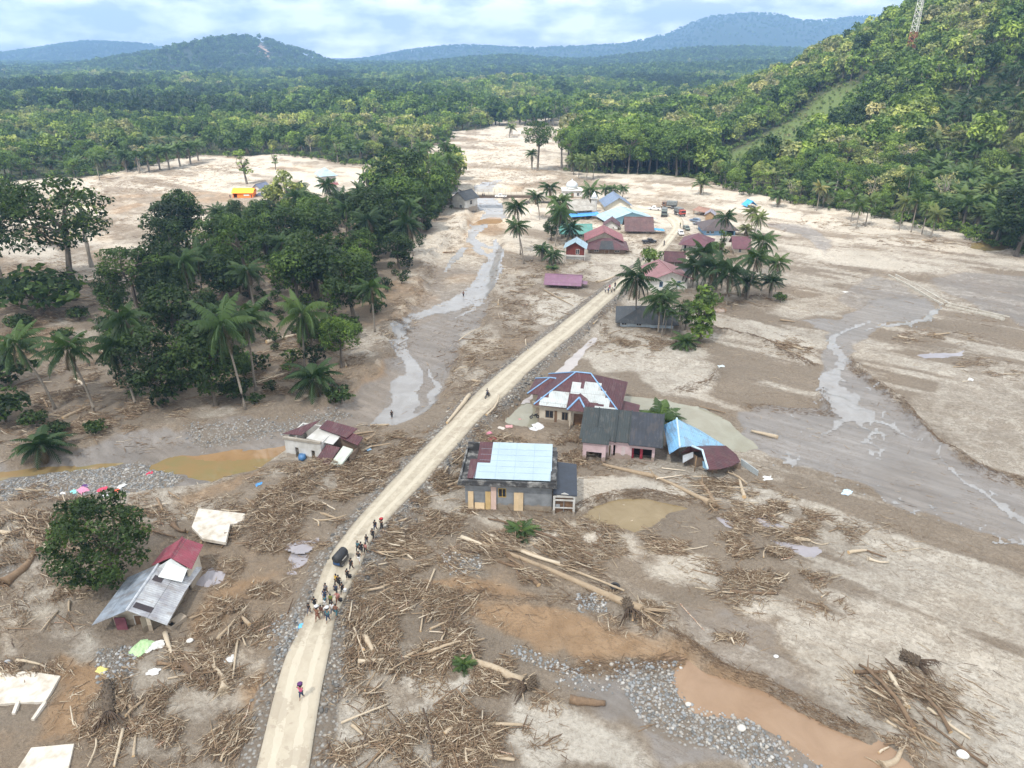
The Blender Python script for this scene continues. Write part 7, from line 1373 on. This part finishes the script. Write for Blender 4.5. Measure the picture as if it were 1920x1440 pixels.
# heaps: centre, half size in picture, number of logs, sticks, main direction, spread, log length, wording
HEAPS = [(250, 770, 110, 18, 1, 900, 0, 50, 3, 'brush at the foot of the grove'), (60, 820, 90, 16, 2, 900, -5, 40, 3, 'roots on the left river bank edge'), (330, 640, 120, 60, 3, 1200, 0, 60, 3, 'driftwood on the grove floor'), (180, 690, 70, 30, 2, 900, 0, 60, 3, 'driftwood behind the leaning palms'), (40, 640, 60, 40, 2, 900, -10, 60, 3, 'driftwood beside the low shrubs'),
 (640, 690, 30, 40, 1, 500, 60, 50, 2.5, 'roots under the bank palm'), (180, 800, 120, 12, 1, 700, 0, 30, 3, 'roots along the left bank'), (480, 1000, 90, 50, 3, 1100, 10, 90, 2.2, 'muddy ground between the floor slab and the road'), (560, 920, 110, 50, 4, 1300, 10, 80, 2.5, 'debris bank below the ruined house'), (760, 870, 50, 50, 4, 1400, 45, 40, 2.5, 'left verge of the road'), (700, 920, 40, 50, 4, 1100, 45, 50, 2.5, 'left verge above the walkers'),
 (800, 980, 60, 40, 4, 1200, 20, 60, 2.5, 'right verge above the walkers'), (760, 1090, 60, 50, 4, 1300, 0, 60, 2.5, 'right verge beside the walkers'), (720, 1250, 80, 60, 3, 1200, 50, 70, 2.2, 'ground right of the concrete road'), (820, 1130, 60, 30, 2, 700, 20, 70, 2.2, 'edge of the tan mud'), (780, 1390, 90, 50, 3, 1000, 20, 80, 2, 'bottom left of centre'), (950, 1290, 60, 40, 2, 800, 10, 80, 2, 'ground by the uprooted trunk'),
 (330, 1300, 110, 60, 3, 1500, 40, 80, 2.2, 'muddy ground at lower left'), (460, 1120, 40, 70, 2, 900, 60, 60, 2.2, 'left side of the road below the puddles'), (100, 1130, 60, 40, 2, 500, -30, 60, 2.5, 'mud left of the silver roofed house'), (1130, 1010, 90, 40, 2, 900, -25, 50, 2.5, 'sand right of the trunk pile'), (1500, 1000, 110, 30, 2, 900, -15, 40, 2.5, 'flats below the collapsed house'), (1410, 1090, 70, 40, 2, 900, -10, 60, 2.5, 'flat beside the right debris heap'), (1000, 870, 90, 18, 2, 800, 5, 60, 2.2, 'yard behind the grey house'), (1020, 570, 90, 60, 3, 900, 25, 60, 2.2, 'flats below the purple shelter'), (900, 660, 60, 80, 3, 900, 40, 60, 2.2, 'flats between river and road'),
 (880, 300, 50, 60, 0, 900, -5, 50, 4, 'upstream sand'), (950, 330, 70, 24, 0, 900, -5, 50, 4, 'upstream bank'), (300, 340, 160, 22, 0, 1500, -5, 40, 5, 'left sand'), (60, 400, 90, 30, 0, 900, -5, 40, 5, 'left sand edge'),(1145, 440, 60, 12, 2, 700, 0, 60, 2, 'rubble between the village houses'), (1260, 440, 40, 10, 1, 500, 0, 60, 2, 'rubble right of the village road'), (1200, 475, 40, 14, 1, 600, 30, 60, 2, 'rubble left of the village road'), (1310, 500, 40, 12, 1, 500, 0, 60, 2, 'rubble behind the white gabled house'), (1380, 475, 40, 10, 1, 400, 0, 60, 2, 'rubble by the small maroon house'), (1060, 465, 40, 14, 1, 400, 0, 60, 2, 'wood beside the red hut'), (1110, 600, 50, 25, 2, 500, 30, 60, 2.5, 'wood right of the bridge road'), (1230, 645, 60, 12, 2, 500, 0, 60, 2, 'debris before the dark roofed house'),
 (60, 1000, 95, 60, 26, 2600, -35, 30, 4.5, 'driftwood field left of the bushy tree'), (20, 930, 60, 22, 6, 700, -10, 40, 4, 'driftwood along the gravel bar'), (280, 965, 60, 30, 5, 700, -20, 40, 3, 'debris between the bushy tree and the floor slab'), (650, 960, 55, 50, 15, 1500, -8, 35, 4, 'debris bank left of the road'),
 (540, 950, 90, 45, 5, 1400, 20, 90, 2.5, 'muddy debris mound left of the road'), (620, 880, 80, 35, 8, 2000, 10, 60, 3, 'debris beside the ruined white house'), (700, 830, 60, 30, 10, 1500, 15, 50, 4, 'debris heap between the ruined white house and the road'), (830, 880, 45, 35, 6, 1300, 40, 60, 2.5, 'debris between the road and the grey house'), (850, 935, 50, 25, 4, 700, 10, 50, 2.5, 'debris before the grey house'),
 (745, 1035, 45, 35, 14, 900, -8, 20, 4, 'row of logs right of the road'), (690, 1090, 40, 50, 8, 900, 20, 60, 3, 'sticks on the road shoulder'), (680, 1180, 45, 50, 12, 1100, 75, 40, 3, 'loose logs beside the road shoulder'), (790, 1190, 80, 50, 8, 1500, 40, 70, 3, 'tangle in the middle foreground'), (870, 1215, 60, 28, 6, 1400, 35, 40, 3.5, 'root tangle above the uprooted trunk'),
 (885, 1360, 55, 60, 10, 1600, 30, 80, 2.8, 'stick heap at the bottom centre'), (940, 1400, 60, 40, 4, 900, 0, 80, 2.5, 'twigs at the bottom centre'), (700, 1420, 70, 25, 3, 400, 30, 80, 2.5, 'twigs at the bottom left of centre'), (1000, 1040, 110, 50, 8, 2200, -28, 25, 4, 'pile around the long bark stripped trunk'), (1185, 1135, 40, 28, 2, 1300, 0, 90, 2, 'root ball of the long trunk'),
 (1440, 1060, 60, 35, 5, 1900, 20, 50, 3, 'debris heap right of the white sand patch'), (1460, 955, 60, 20, 8, 1200, 10, 50, 3.5, 'driftwood heap below the fallen maroon roof'), (1380, 1000, 25, 30, 2, 600, -40, 50, 2, 'twigs by the dark puddles'), (1265, 1025, 55, 10, 2, 700, -8, 30, 3, 'reeds above the round white sand patch'), (1360, 915, 70, 25, 5, 700, -10, 40, 4, 'planks and logs below the collapsed house'),
 (1100, 865, 70, 15, 4, 500, 0, 60, 2.5, 'debris in front of the pink house'), (1075, 845, 28, 20, 4, 1200, 70, 50, 2.5, 'wreckage at the left of the pink house'), (1130, 800, 35, 18, 3, 700, 50, 50, 3, 'debris between the two big houses'), (940, 830, 80, 22, 5, 900, 5, 60, 2.5, 'debris between the road and the houses'), (985, 850, 60, 14, 2, 600, 5, 60, 2, 'debris behind the grey house'),
 (915, 760, 20, 25, 3, 500, 60, 50, 2, 'wood at the right road edge'), (440, 1180, 45, 60, 9, 1500, 70, 50, 3, 'branch pile right of the silver roofed house'), (345, 1240, 65, 25, 5, 1100, -10, 50, 3, 'debris below the silver roofed house'), (235, 1345, 45, 30, 3, 900, 45, 90, 2.2, 'palm roots at lower left'), (300, 1390, 60, 40, 2, 500, 60, 90, 2, 'twigs at lower left'), (430, 1390, 40, 40, 5, 500, 60, 40, 3, 'sticks beside the concrete road'), (40, 1255, 60, 14, 3, 500, -20, 40, 3, 'branches above the left slab'),
 (1720, 1320, 75, 60, 7, 1400, -50, 25, 3.5, 'branch tangle at lower right'), (1665, 1410, 28, 18, 2, 600, 20, 90, 1.8, 'stump roots in the orange ditch'), (1555, 1130, 20, 18, 1, 260, 30, 90, 1.5, 'twigs at the small water hole'), (1370, 1195, 25, 8, 1, 200, 10, 60, 1.5, 'twigs on the middle right mud'),
 (1480, 650, 35, 14, 2, 500, -35, 20, 3, 'brushwood bank on the right mud'), (1750, 632, 60, 8, 3, 400, -5, 20, 3, 'driftwood on the right flat'), (1850, 690, 60, 14, 3, 260, -10, 30, 3, 'twigs on the far right flat'), (1390, 560, 60, 8, 4, 700, -5, 40, 2.5, 'wood under the village palms'), (1190, 645, 50, 14, 2, 700, 20, 60, 2.5, 'debris under the roadside palm'),
 (90, 570, 90, 50, 14, 2600, -15, 40, 5, 'driftwood around the tall broad tree'), (60, 505, 60, 15, 5, 700, -5, 20, 6, 'long logs behind the tall broad tree'), (110, 740, 100, 30, 6, 1400, -5, 50, 4, 'driftwood under the leaning palms'), (560, 660, 55, 45, 8, 1800, 10, 50, 4, 'driftwood in the clearing of the grove'), (500, 728, 70, 18, 4, 900, 8, 40, 4, 'driftwood along the grove front'), (150, 800, 120, 18, 3, 900, 5, 50, 3, 'brush on the left river bank'),
 (450, 540, 60, 30, 3, 700, 0, 60, 3, 'driftwood inside the grove'), (745, 610, 22, 40, 3, 600, 60, 40, 3, 'roots on the left river bank'), (800, 520, 16, 50, 2, 500, 60, 40, 3, 'roots along the upper left river bank'), (850, 440, 20, 25, 2, 400, 50, 40, 3, 'roots by the upper river bank'),
 (985, 540, 45, 40, 5, 900, 30, 60, 3, 'driftwood on the right river bank'), (960, 620, 70, 60, 5, 700, 20, 60, 3, 'scattered wood left of the road'), (900, 700, 50, 50, 4, 600, 30, 60, 2.5, 'scattered wood on the flat left of the road'), (1050, 500, 60, 20, 4, 600, 10, 60, 3, 'wood around the purple shelter'), (1130, 410, 60, 8, 6, 500, 0, 30, 4, 'orange timber by the teal roofed house'),
 (230, 355, 130, 18, 5, 1800, -5, 30, 6, 'driftwood on the far left sand'), (150, 430, 90, 20, 3, 800, -5, 30, 6, 'driftwood on the left sand'), (420, 315, 60, 9, 2, 900, 0, 30, 5, 'driftwood at the edge of the far left forest'), (960, 300, 70, 30, 3, 1500, -5, 30, 5, 'driftwood on the sand beyond the bridge'), (1030, 355, 60, 16, 3, 900, -5, 30, 4, 'driftwood bank beyond the bridge'), (920, 265, 60, 14, 1, 500, -5, 30, 5, 'sand wood upstream'), (1250, 480, 30, 30, 1, 300, 20, 60, 2, 'rubble by the village road'), (1330, 560, 30, 20, 1, 300, 0, 60, 2, 'wood in the village grove'),
 (1560, 420, 60, 8, 2, 400, 0, 30, 3, 'wood along the right forest edge'), (1720, 455, 100, 8, 3, 700, 0, 30, 3, 'wood under the flooded forest edge')]
SV = []; SH = []
def sticks(c, ax, ay, n, d0, spr, pile, size):
    m_ = n; u = rl.normal(size=(m_*3, 2))*.72; u = u[(np.abs(u) < 2.1).all(1)]; k = fbm((c[0]+u[:, 0]*ax)/2.2, (c[1]+u[:, 1]*ay)/2.2, 88, 3); u = u[k > .44+.12*rl.random(len(k))][:m_]; n = len(u); r2 = (u**2).sum(1)*.5; x = c[0]+u[:, 0]*ax; y = c[1]+u[:, 1]*ay; z = H(x, y)+np.maximum(0, 1-r2)*pile*rl.random(n)+.03
    a = R(d0)+rl.normal(size=n)*R(spr)*.6; L_ = size*rl.lognormal(-1.35, .6, n); r = np.clip(.010+.024*L_*rl.uniform(.3, 1.4, n), .012, .1); tilt = rl.normal(size=n)*.16
    return x, y, z, a, np.minimum(L_, 4.5), r, tilt
for hx, hy, rx, ry, nl, ns, dr, spr, LLn, wd in HEAPS:
    c = GT(hx, hy); ax = abs(G(hx+rx, hy)[0]-G(hx, hy)[0]); ay = abs(G(hx, max(hy-ry, 130))[1]-G(hx, hy+ry)[1])/2; pile = min(1.0, .25+.00022*ns)
    x, y, z, a, l, r, t = sticks((c.x, c.y), ax, ay, int(ns*1.9), dr, spr+12, pile, 1.6+.3*LLn/3)
    rd_, rw_ = road_dist(np.c_[x, y]); kk = rd_ > rw_+.15+.35*l; x, y, z, a, l, r, t = (q_[kk] for q_ in (x, y, z, a, l, r, t))
    d = np.c_[np.cos(a)*np.cos(t), np.sin(a)*np.cos(t), np.sin(t)]; P0 = np.c_[x, y, z]; s_ = np.c_[-np.sin(a), np.cos(a), 0*a]; up = np.cross(d, s_)
    A = P0-d*(l/2)[:, None]; B = P0+d*(l/2)[:, None]; bend = s_*(rl.normal(size=len(l))*.055*l)[:, None]; Mi = P0+bend; q = r[:, None]
    ring = [p+o_*q*k for p, k in ((A, 1.), (Mi, .9), (B, .55)) for o_ in (s_, up, -s_, -up)]; SV.append(np.stack(ring, 1)); SH.append(np.repeat(np.clip(np.where(rl.random(len(l)) < .66, rl.normal(.2, .1, len(l)), rl.normal(.6, .16, len(l))), .0, .95), 12))
    rh = np.random.default_rng(int(hx+hy))
    for k in range(int(nl*.62+.5)):
        u = np.clip(rh.normal(size=2)*.5, -1.1, 1.1); p = Vector((c.x+u[0]*ax, c.y+u[1]*ay, 0)); p.z = H1(p.x, p.y)+pile*.5*rh.random()*max(0, 1-u@u)
        rd_, rw_ = road_dist(np.array([[p.x, p.y]]))
        if rd_[0] < rw_[0]+1.2: continue
        ki = int(rh.choice([0, 1, 2, 3, 4, 5, 6], p=[.18, .2, .14, .1, .08, .14, .16])); hu = float(np.clip(rh.normal(.6, .18), .1, .95)); tone = 'dark brown' if hu < .4 else 'tan' if hu < .65 else 'pale bare'
        place_log(0, 0, LLn*rh.uniform(.45, 1.15), R(dr)+rh.normal()*R(spr)*.6, ki, '%s %s log in the %s' % (tone, LN[ki], wd.replace('scattered ', '')), hu, '%s %s logs, %s' % (tone, LN[ki], wd), rh.uniform(.65, 1.2), 0, rh.normal()*.05, p)
# brush caught along the field bunds and ditch banks
for bi, n in ((0, 2600), (1, 2200), (2, 500), (3, 1500), (4, 500), (9, 900), (12, 1200), (6, 500)):
    q_ = np.array([G(*k)[:2] for k in BUNDS[bi][0]]); sl_ = np.hypot(*(q_[1:]-q_[:-1]).T); cs = np.r_[0, np.cumsum(sl_)]; t_ = rl.uniform(0, cs[-1], n)
    x = np.interp(t_, cs, q_[:, 0])+rl.normal(size=n)*.45; y = np.interp(t_, cs, q_[:, 1])+rl.normal(size=n)*.45; i_ = np.clip(np.searchsorted(cs, t_)-1, 0, len(sl_)-1); d_q = q_[i_+1]-q_[i_]
    a = np.arctan2(d_q[:, 1], d_q[:, 0])+rl.normal(size=n)*.5; l = rl.lognormal(-1.0, .5, n); r = np.clip(.01+.02*l, .01, .05); z = H(x, y)+.05*rl.random(n)+.02; t = rl.normal(size=n)*.15
    d = np.c_[np.cos(a)*np.cos(t), np.sin(a)*np.cos(t), np.sin(t)]; P0 = np.c_[x, y, z]; s_ = np.c_[-np.sin(a), np.cos(a), 0*a]; up = np.cross(d, s_); q = r[:, None]
    ring = [p+o_*q*k for p, k in ((P0-d*(l/2)[:, None], 1.), (P0, .9), (P0+d*(l/2)[:, None], .55)) for o_ in (s_, up, -s_, -up)]; SV.append(np.stack(ring, 1)); SH.append(np.repeat(np.clip(rl.normal(.16, .12, n), .0, .6), 12))
# thin litter strewn over the whole mud flat
for (x0, x1, y0, y1, n, dd) in ((-45, 60, 34, 130, 5200, -30), (-60, 130, 130, 300, 5200, -20)):
    P = rl.uniform((x0, y0), (x1, y1), (n, 2)); k = (fbm(P[:, 0]/6, P[:, 1]/6, 87, 3) > .46); rd, rw = road_dist(P); P = P[k & (rd > rw+.5)]; n = len(P); x, y = P.T; z = H(x, y)+.03
    a = R(dd)+rl.normal(size=n)*.7; l = rl.lognormal(-1.0, .6, n)*(1 if y0 < 100 else 2.2); t = rl.normal(size=n)*.05; r = np.clip(.01+.02*l, .012, .09)
    d = np.c_[np.cos(a)*np.cos(t), np.sin(a)*np.cos(t), np.sin(t)]; P0 = np.c_[x, y, z]; s_ = np.c_[-np.sin(a), np.cos(a), 0*a]; up = np.cross(d, s_); q = r[:, None]
    ring = [p+o_*q*k for p, k in ((P0-d*(l/2)[:, None], 1.), (P0, .9), (P0+d*(l/2)[:, None], .55)) for o_ in (s_, up, -s_, -up)]; SV.append(np.stack(ring, 1)); SH.append(np.repeat(np.clip(rl.normal(.35, .18, n), .02, .9), 12))
SV = np.concatenate(SV); SH = np.concatenate(SH); n = len(SV); V = SV.reshape(-1, 3); b = (np.arange(n)*12)[:, None, None]
q = np.array([[0, 1, 5, 4], [1, 2, 6, 5], [2, 3, 7, 6], [3, 0, 4, 7], [4, 5, 9, 8], [5, 6, 10, 9], [6, 7, 11, 10], [7, 4, 8, 11], [3, 2, 1, 0], [8, 9, 10, 11]])[None]
tag(link('driftwood_debris', npmesh('driftwood_debris', V, (q+b).reshape(-1, 4), WDM, {'hue': SH})), 'heaps of broken sticks and brushwood left by the flood', 'driftwood debris', kind='stuff')
# ---- uprooted oil palm stumps with root skirts
def palm_stump(px, py, ang, L_, label):
    e = empty('palm_stump', GT(px, py)+Vector((0, 0, .35)), ang, label, 'palm stump'); mb = MB(); g = np.random.default_rng(px)
    mb.tube([(0, 0, 0), (L_*.5, 0, .05), (L_, 0, .1)], [.42, .4, .3], 10)
    for k in range(60): x = L_*(k/60.); a = k*2.4; p = Vector((x, math.cos(a)*.38, math.sin(a)*.38+.05)); mb.tube([p, p+Vector((.14, math.cos(a)*.16, math.sin(a)*.16))], [.1, .05], 4, smooth=False)
    mb.build('trunk', M('stump_bark', (.13, .1, .07), (.07, .05, .035), 5, .9), e); mb = MB()
    for k in range(46): a = g.uniform(0, 6.28); l = g.uniform(1.0, 2.4); p = Vector((-.0, math.cos(a)*.3, math.sin(a)*.3)); mb.tube([p, p+Vector((-l*.5, math.cos(a)*l*.35, math.sin(a)*l*.18)), p+Vector((-l*.8, math.cos(a)*l*.6, -.25))], [.05, .035, .015], 4)
    mb.build('roots', WDM, e); 
palm_stump(205, 1345, R(118), 3.6, 'uprooted palm stump with scaly trunk at lower left'); palm_stump(1722, 1248, R(140), 1.5, 'dark palm stump with straw like roots on the right mud'); palm_stump(1180, 1148, R(100), 1.2, 'root ball at the end of the very long trunk'); palm_stump(985, 1290, R(20), 1., 'black root ball at the end of the grey uprooted trunk')
# ---- stones
def rock_pts(poly, n):
    lo, hi = poly.min(0), poly.max(0); P_ = rl.uniform(lo, hi, (n*3, 2)); return P_[sd_poly(P_, poly, 3.) > -.3][:n]
ico = np.array([(0, 0, 1), (.89, 0, .45), (.28, .85, .45), (-.72, .53, .45), (-.72, -.53, .45), (.28, -.85, .45), (.72, .53, -.45), (-.28, .85, -.45), (-.89, 0, -.45), (-.28, -.85, -.45), (.72, -.53, -.45), (0, 0, -1)])
icf = np.array([(0, 1, 2), (0, 2, 3), (0, 3, 4), (0, 4, 5), (0, 5, 1), (1, 6, 2), (2, 7, 3), (3, 8, 4), (4, 9, 5), (5, 10, 1), (6, 7, 2), (7, 8, 3), (8, 9, 4), (9, 10, 5), (10, 6, 1), (6, 11, 7), (7, 11, 8), (8, 11, 9), (9, 11, 10), (10, 11, 6)])
def stone_mat(name, st):
    m, nt, b = newmat(name); h_ = nd(nt, 'Attribute', attribute_name='hue').outputs['Fac']; nt.links.new(ramp(nt, h_, st), b.inputs['Base Color']); b.inputs['Roughness'].default_value = .75; return m
def stones(name, pts, size, m, label, cat):
    n = len(pts); s = (size[0]+(size[1]-size[0])*rl.random(n)**3)[:, None, None]; v = ico[None]*(1+.25*rl.normal(size=(n, 12, 1))*.6)*s*np.stack([rl.uniform(.8, 1.3, n), rl.uniform(.7, 1.1, n), rl.uniform(.45, .8, n)], 1)[:, None, :]
    a = rl.uniform(0, 6.28, n); c_, s2 = np.cos(a)[:, None], np.sin(a)[:, None]; x = v[:, :, 0]*c_-v[:, :, 1]*s2+pts[:, 0:1]; y = v[:, :, 0]*s2+v[:, :, 1]*c_+pts[:, 1:2]; z = v[:, :, 2]+H(pts[:, 0], pts[:, 1])[:, None]+.02
    F_ = (icf[None]+(np.arange(n)*12)[:, None, None]).reshape(-1, 3); hu = np.repeat(rl.random(n), 12)
    tag(link(name, npmesh(name, np.stack([x, y, z], -1).reshape(-1, 3), F_, m, {'hue': hu}, smooth=True)), label, cat, kind='stuff')
GS = stone_mat('river_stone', [(0, (.12, .12, .115)), (.3, (.21, .22, .225)), (.6, (.28, .29, .3)), (.85, (.33, .3, .26)), (1, (.46, .45, .43))]); pts = [rock_pts(wp(GRV[1][0]), 2000), rock_pts(wp(GRV[2][0]), 260), rock_pts(wp(GRV[3][0]), 260), rock_pts(wp(GRV[4][0]), 350), rock_pts(wp(GRV[5][0]), 300), rock_pts(wp(GRV[0][0]), 5200), rock_pts(wp(GRV[7][0]), 900),
  rock_pts(wp([(1350, 1400), (1500, 1380), (1640, 1440), (1400, 1440)]), 300), rock_pts(wp([(960, 1210), (1080, 1255), (1090, 1275), (960, 1225)]), 250), rock_pts(wp([(1040, 1240), (1200, 1255), (1200, 1300), (1050, 1290)]), 250)]
stones('gravel', np.vstack(pts), (.03, .2), GS, 'grey river cobbles and gravel scattered on the mud', 'gravel')
rp_ = []
for i in range(0, len(RX)-1):
    if 40 < RY[i] < 185:
        tx, ty = RX[i+1]-RX[i], RY[i+1]-RY[i]; l = math.hypot(tx, ty)
        for sd in (-1, 1):
            n = 22 if sd > 0 else 7
            if RY[i] > 110: n //= 2
            o = RW[i]+rl.gamma(1.3, .55, n)*(1 if sd > 0 else .8)+.12; t = rl.random(n); rp_.append(np.c_[RX[i]+tx*t+ty/l*o*sd, RY[i]+ty*t-tx/l*o*sd])
stones('road_rubble', np.vstack(rp_), (.04, .28), stone_mat('rubble', [(0, (.07, .068, .065)), (.5, (.15, .145, .135)), (.8, (.26, .24, .21)), (1, (.42, .39, .34))]), 'dark rubble along both edges of the road', 'rubble')
def boulder(px, py, r, label, c=(.5, .5, .5)):
    v = ico*(1+.12*rl.normal(size=(12, 1)))*r*np.array([1.1, .9, .6]); o = MB().add([tuple(k) for k in v], [tuple(f) for f in icf], 0, True).build('boulder', M('boulder_%d' % int(c[0]*100), c, tuple(x*.8 for x in c), 4, .8)); o.location = GT(px, py)+Vector((0, 0, r*.3)); tag(o, label, 'boulder')
    su = o.modifiers.new('s', 'SUBSURF'); su.levels = su.render_levels = 1
boulder(1805, 1417, .55, 'bright white boulder near the bottom right corner', (.78, .78, .76)); boulder(1455, 1232, .3, 'small white boulder at the head of the muddy rill', (.7, .7, .7)); boulder(14, 1243, .4, 'smooth grey boulder above the left slab', (.4, .41, .42)); boulder(1600, 1420, .25, 'grey boulder in the orange ditch', (.4, .4, .42)); boulder(1390, 1368, .45, 'pale lump at the edge of the cobbles', (.6, .57, .52))
boulder(357, 1203, .4, 'chalky white lump right of the sink', (.68, .66, .62)); boulder(1290, 1322, .32, 'large pale cobble in the gravel bed', (.6, .62, .62))
# ---- rubbish: crumpled cloth and sheets
def rag(px, py, s, c, label, cat='cloth', name='cloth', group=None):
    n = 7; g = rl; xs = np.linspace(-1, 1, n); V = []; F_ = []
    for j in range(n):
        for i in range(n): rr_ = 1-.25*g.random(); V.append((xs[i]*s*rr_, xs[j]*s*.7*rr_, .12*s+.16*s*g.random()-.1*s*(xs[i]**2+xs[j]**2)))
    for j in range(n-1):
        for i in range(n-1): a = j*n+i; F_.append((a, a+1, a+n+1, a+n))
    o = MB().add(V, F_, 0, False).build(name, cloth('%d_%d_%d' % tuple(int(x*99) for x in c), c)); o.location = GT(px, py); o.rotation_euler = (0, 0, g.uniform(0, 6)); tag(o, label, cat, group)
for a in [(925, 824, .9, (.75, .06, .16), 'crumpled bright red pink cloth behind the grey house', ), (930, 833, .7, (.6, .03, .08), 'dark red cloth below the red pink one behind the grey house'), (915, 812, .6, (.7, .25, .35), 'pink cloth above the red one behind the grey house'), (1008, 836, .7, (.6, .12, .2), 'rose cloth between the grey house and the pink house'), (975, 787, .7, (.7, .2, .25), 'pink red cloth bundle by the pond'), (972, 794, .5, (.6, .05, .05), 'small red cloth near the yard clutter'),
          (985, 793, .5, (.2, .5, .75), 'light blue basin like sheet near the parked motorcycle'), (1010, 800, 1.1, (.75, .75, .76), 'large white plastic sheet before the cream wall'), (1000, 806, .8, (.7, .7, .72), 'smaller white plastic sheet left of the large one'), (940, 803, .6, (.6, .55, .5), 'grey cloth in the yard clutter'), (955, 800, .6, (.65, .35, .35), 'faded red cloth in the yard clutter'), (960, 790, .5, (.75, .72, .7), 'white cloth in the yard clutter'),
          (155, 920, .9, (.75, .3, .45), 'pink cloth on the gravel bar above the bushy tree'), (140, 922, .6, (.3, .75, .7), 'turquoise cloth on the gravel bar'), (192, 918, .7, (.7, .08, .15), 'crimson cloth on the gravel bar'), (160, 912, .6, (.12, .05, .2), 'dark purple cloth on the gravel bar'), (218, 922, .6, (.75, .15, .08), 'orange red cloth on the gravel bar'), (228, 912, .6, (.75, .75, .75), 'white cloth on the gravel bar'), (200, 930, .6, (.7, .7, .75), 'white sheet behind the bushy tree top'), (118, 925, .4, (.75, .75, .75), 'small white rag left on the gravel bar'),
          (280, 887, .5, (.6, .05, .1), 'small red rag beside the green pool'), (486, 908, .5, (.1, .35, .75), 'small bright blue rag on the mud left of the debris mound'), (265, 1215, 1.1, (.45, .65, .35), 'pale green cracked board below the silver roofed house'), (290, 1212, .9, (.7, .7, .68), 'white broken board beside the pale green one'), (288, 1260, .6, (.75, .75, .75), 'white sheet scrap in front of the rotten log'), (425, 1238, .7, (.72, .72, .7), 'white sheet scrap by the long thin pole'), (190, 1257, .5, (.7, .62, .2), 'yellow strip on the muddy track'),
          (563, 1172, .5, (.15, .5, .9), 'bright blue rag on the left road shoulder'), (1588, 924, .8, (.55, .7, .85), 'light blue plastic scrap on the right mud'), (1440, 897, .9, (.7, .72, .72), 'white sheet scrap beside the grey blue wall stub'), (1665, 640, .9, (.75, .75, .75), 'x'), (1820, 712, .6, (.75, .75, .75), 'white scrap on the right flat below the white pool'), (1352, 687, .7, (.6, .68, .72), 'pale blue grey scrap near the brown gully'), (1585, 548, .7, (.75, .73, .7), 'white scrap behind the right stream'), (655, 866, .5, (.65, .2, .2), 'red cloth beside the ruined white house'), (672, 858, .6, (.75, .73, .75), 'white clothes heap beside the ruined white house'), (690, 842, .5, (.35, .55, .75), 'light blue rag right of the ruined white house')]:
    if a[4] != 'x': rag(*a)
# broken blocks and the sink
g = GT(322, 1182); e = empty('sink', g, R(60), 'cream concrete sink box lying right of the silver roofed house', 'sink'); mb = MB(); wallp(mb, 0, 0, 1.7, 0, .1, 0, .35); wallp(mb, 0, 0, 1.7, .8, .1, 0, .35); wallp(mb, 1, .1, .8, 0, .1, 0, .35); wallp(mb, 1, .1, .8, 1.6, .1, 0, .35); mb.box(.1, 1.6, .1, .8, 0, .06); mb.box(.6, 1.6, .1, .8, .25, .33); mb.build('basin', CREAM, e); MB().box(.1, .6, .1, .8, .07, .1).build('drain', BLK, e)
g = GT(1045, 790); tag(MB().tube([(0, 0, 0), (0, 0, .9)], .45, 4, smooth=False).build('crate', M('olive_plastic', (.4, .36, .06))), 'olive yellow crate standing before the cream wall', 'crate').location = g
g = GT(1153, 1101); o = MB(); pts_ = [(math.cos(t)*.38, math.sin(t)*.38, .15) for t in np.linspace(0, 6.28, 17)]; o.tube(pts_, .13, 8); o = o.build('tyre', BLK); o.location = g; tag(o, 'black tyre lying beside the very long trunk', 'tyre')
# green fronds lying on sand, low shrubs
for px, py, s, lb in ((978, 1000, .9, 'green palm fronds sticking out of the sand behind the long trunk'), (1035, 505, .8, 'fallen palm crown behind the purple shelter'), (870, 1248, .5, 'green frond in the root tangle')):
    c = link('palm_fronds', LOWFR[0]); c.location = GT(px, py)+Vector((0, 0, .1)); c.scale = (s*.75, s*.75, s*.6); c['hue'] = .4; tag(c, lb, 'palm fronds')
for k, (px, py, ty) in enumerate([(20, 720, 660), (10, 790, 735), (60, 660, 640), (120, 640, 615), (70, 800, 770), (110, 815, 790), (185, 812, 785), (40, 620, 590), (230, 640, 590), (150, 600, 575), (640, 755, 720), (600, 640, 600), (520, 500, 470), (440, 745, 710), (480, 755, 735), (210, 560, 530), (5, 680, 640)]):
    p = GT(px, py); put_tree(['bush0', 'bush1'][k % 2], p, hh(p, ty), 'low dark shrub on the left bank near the driftwood', 'low shrubs on the left bank', .1+.05*(k % 4), wide=1.2, name='shrub', cat='shrub')
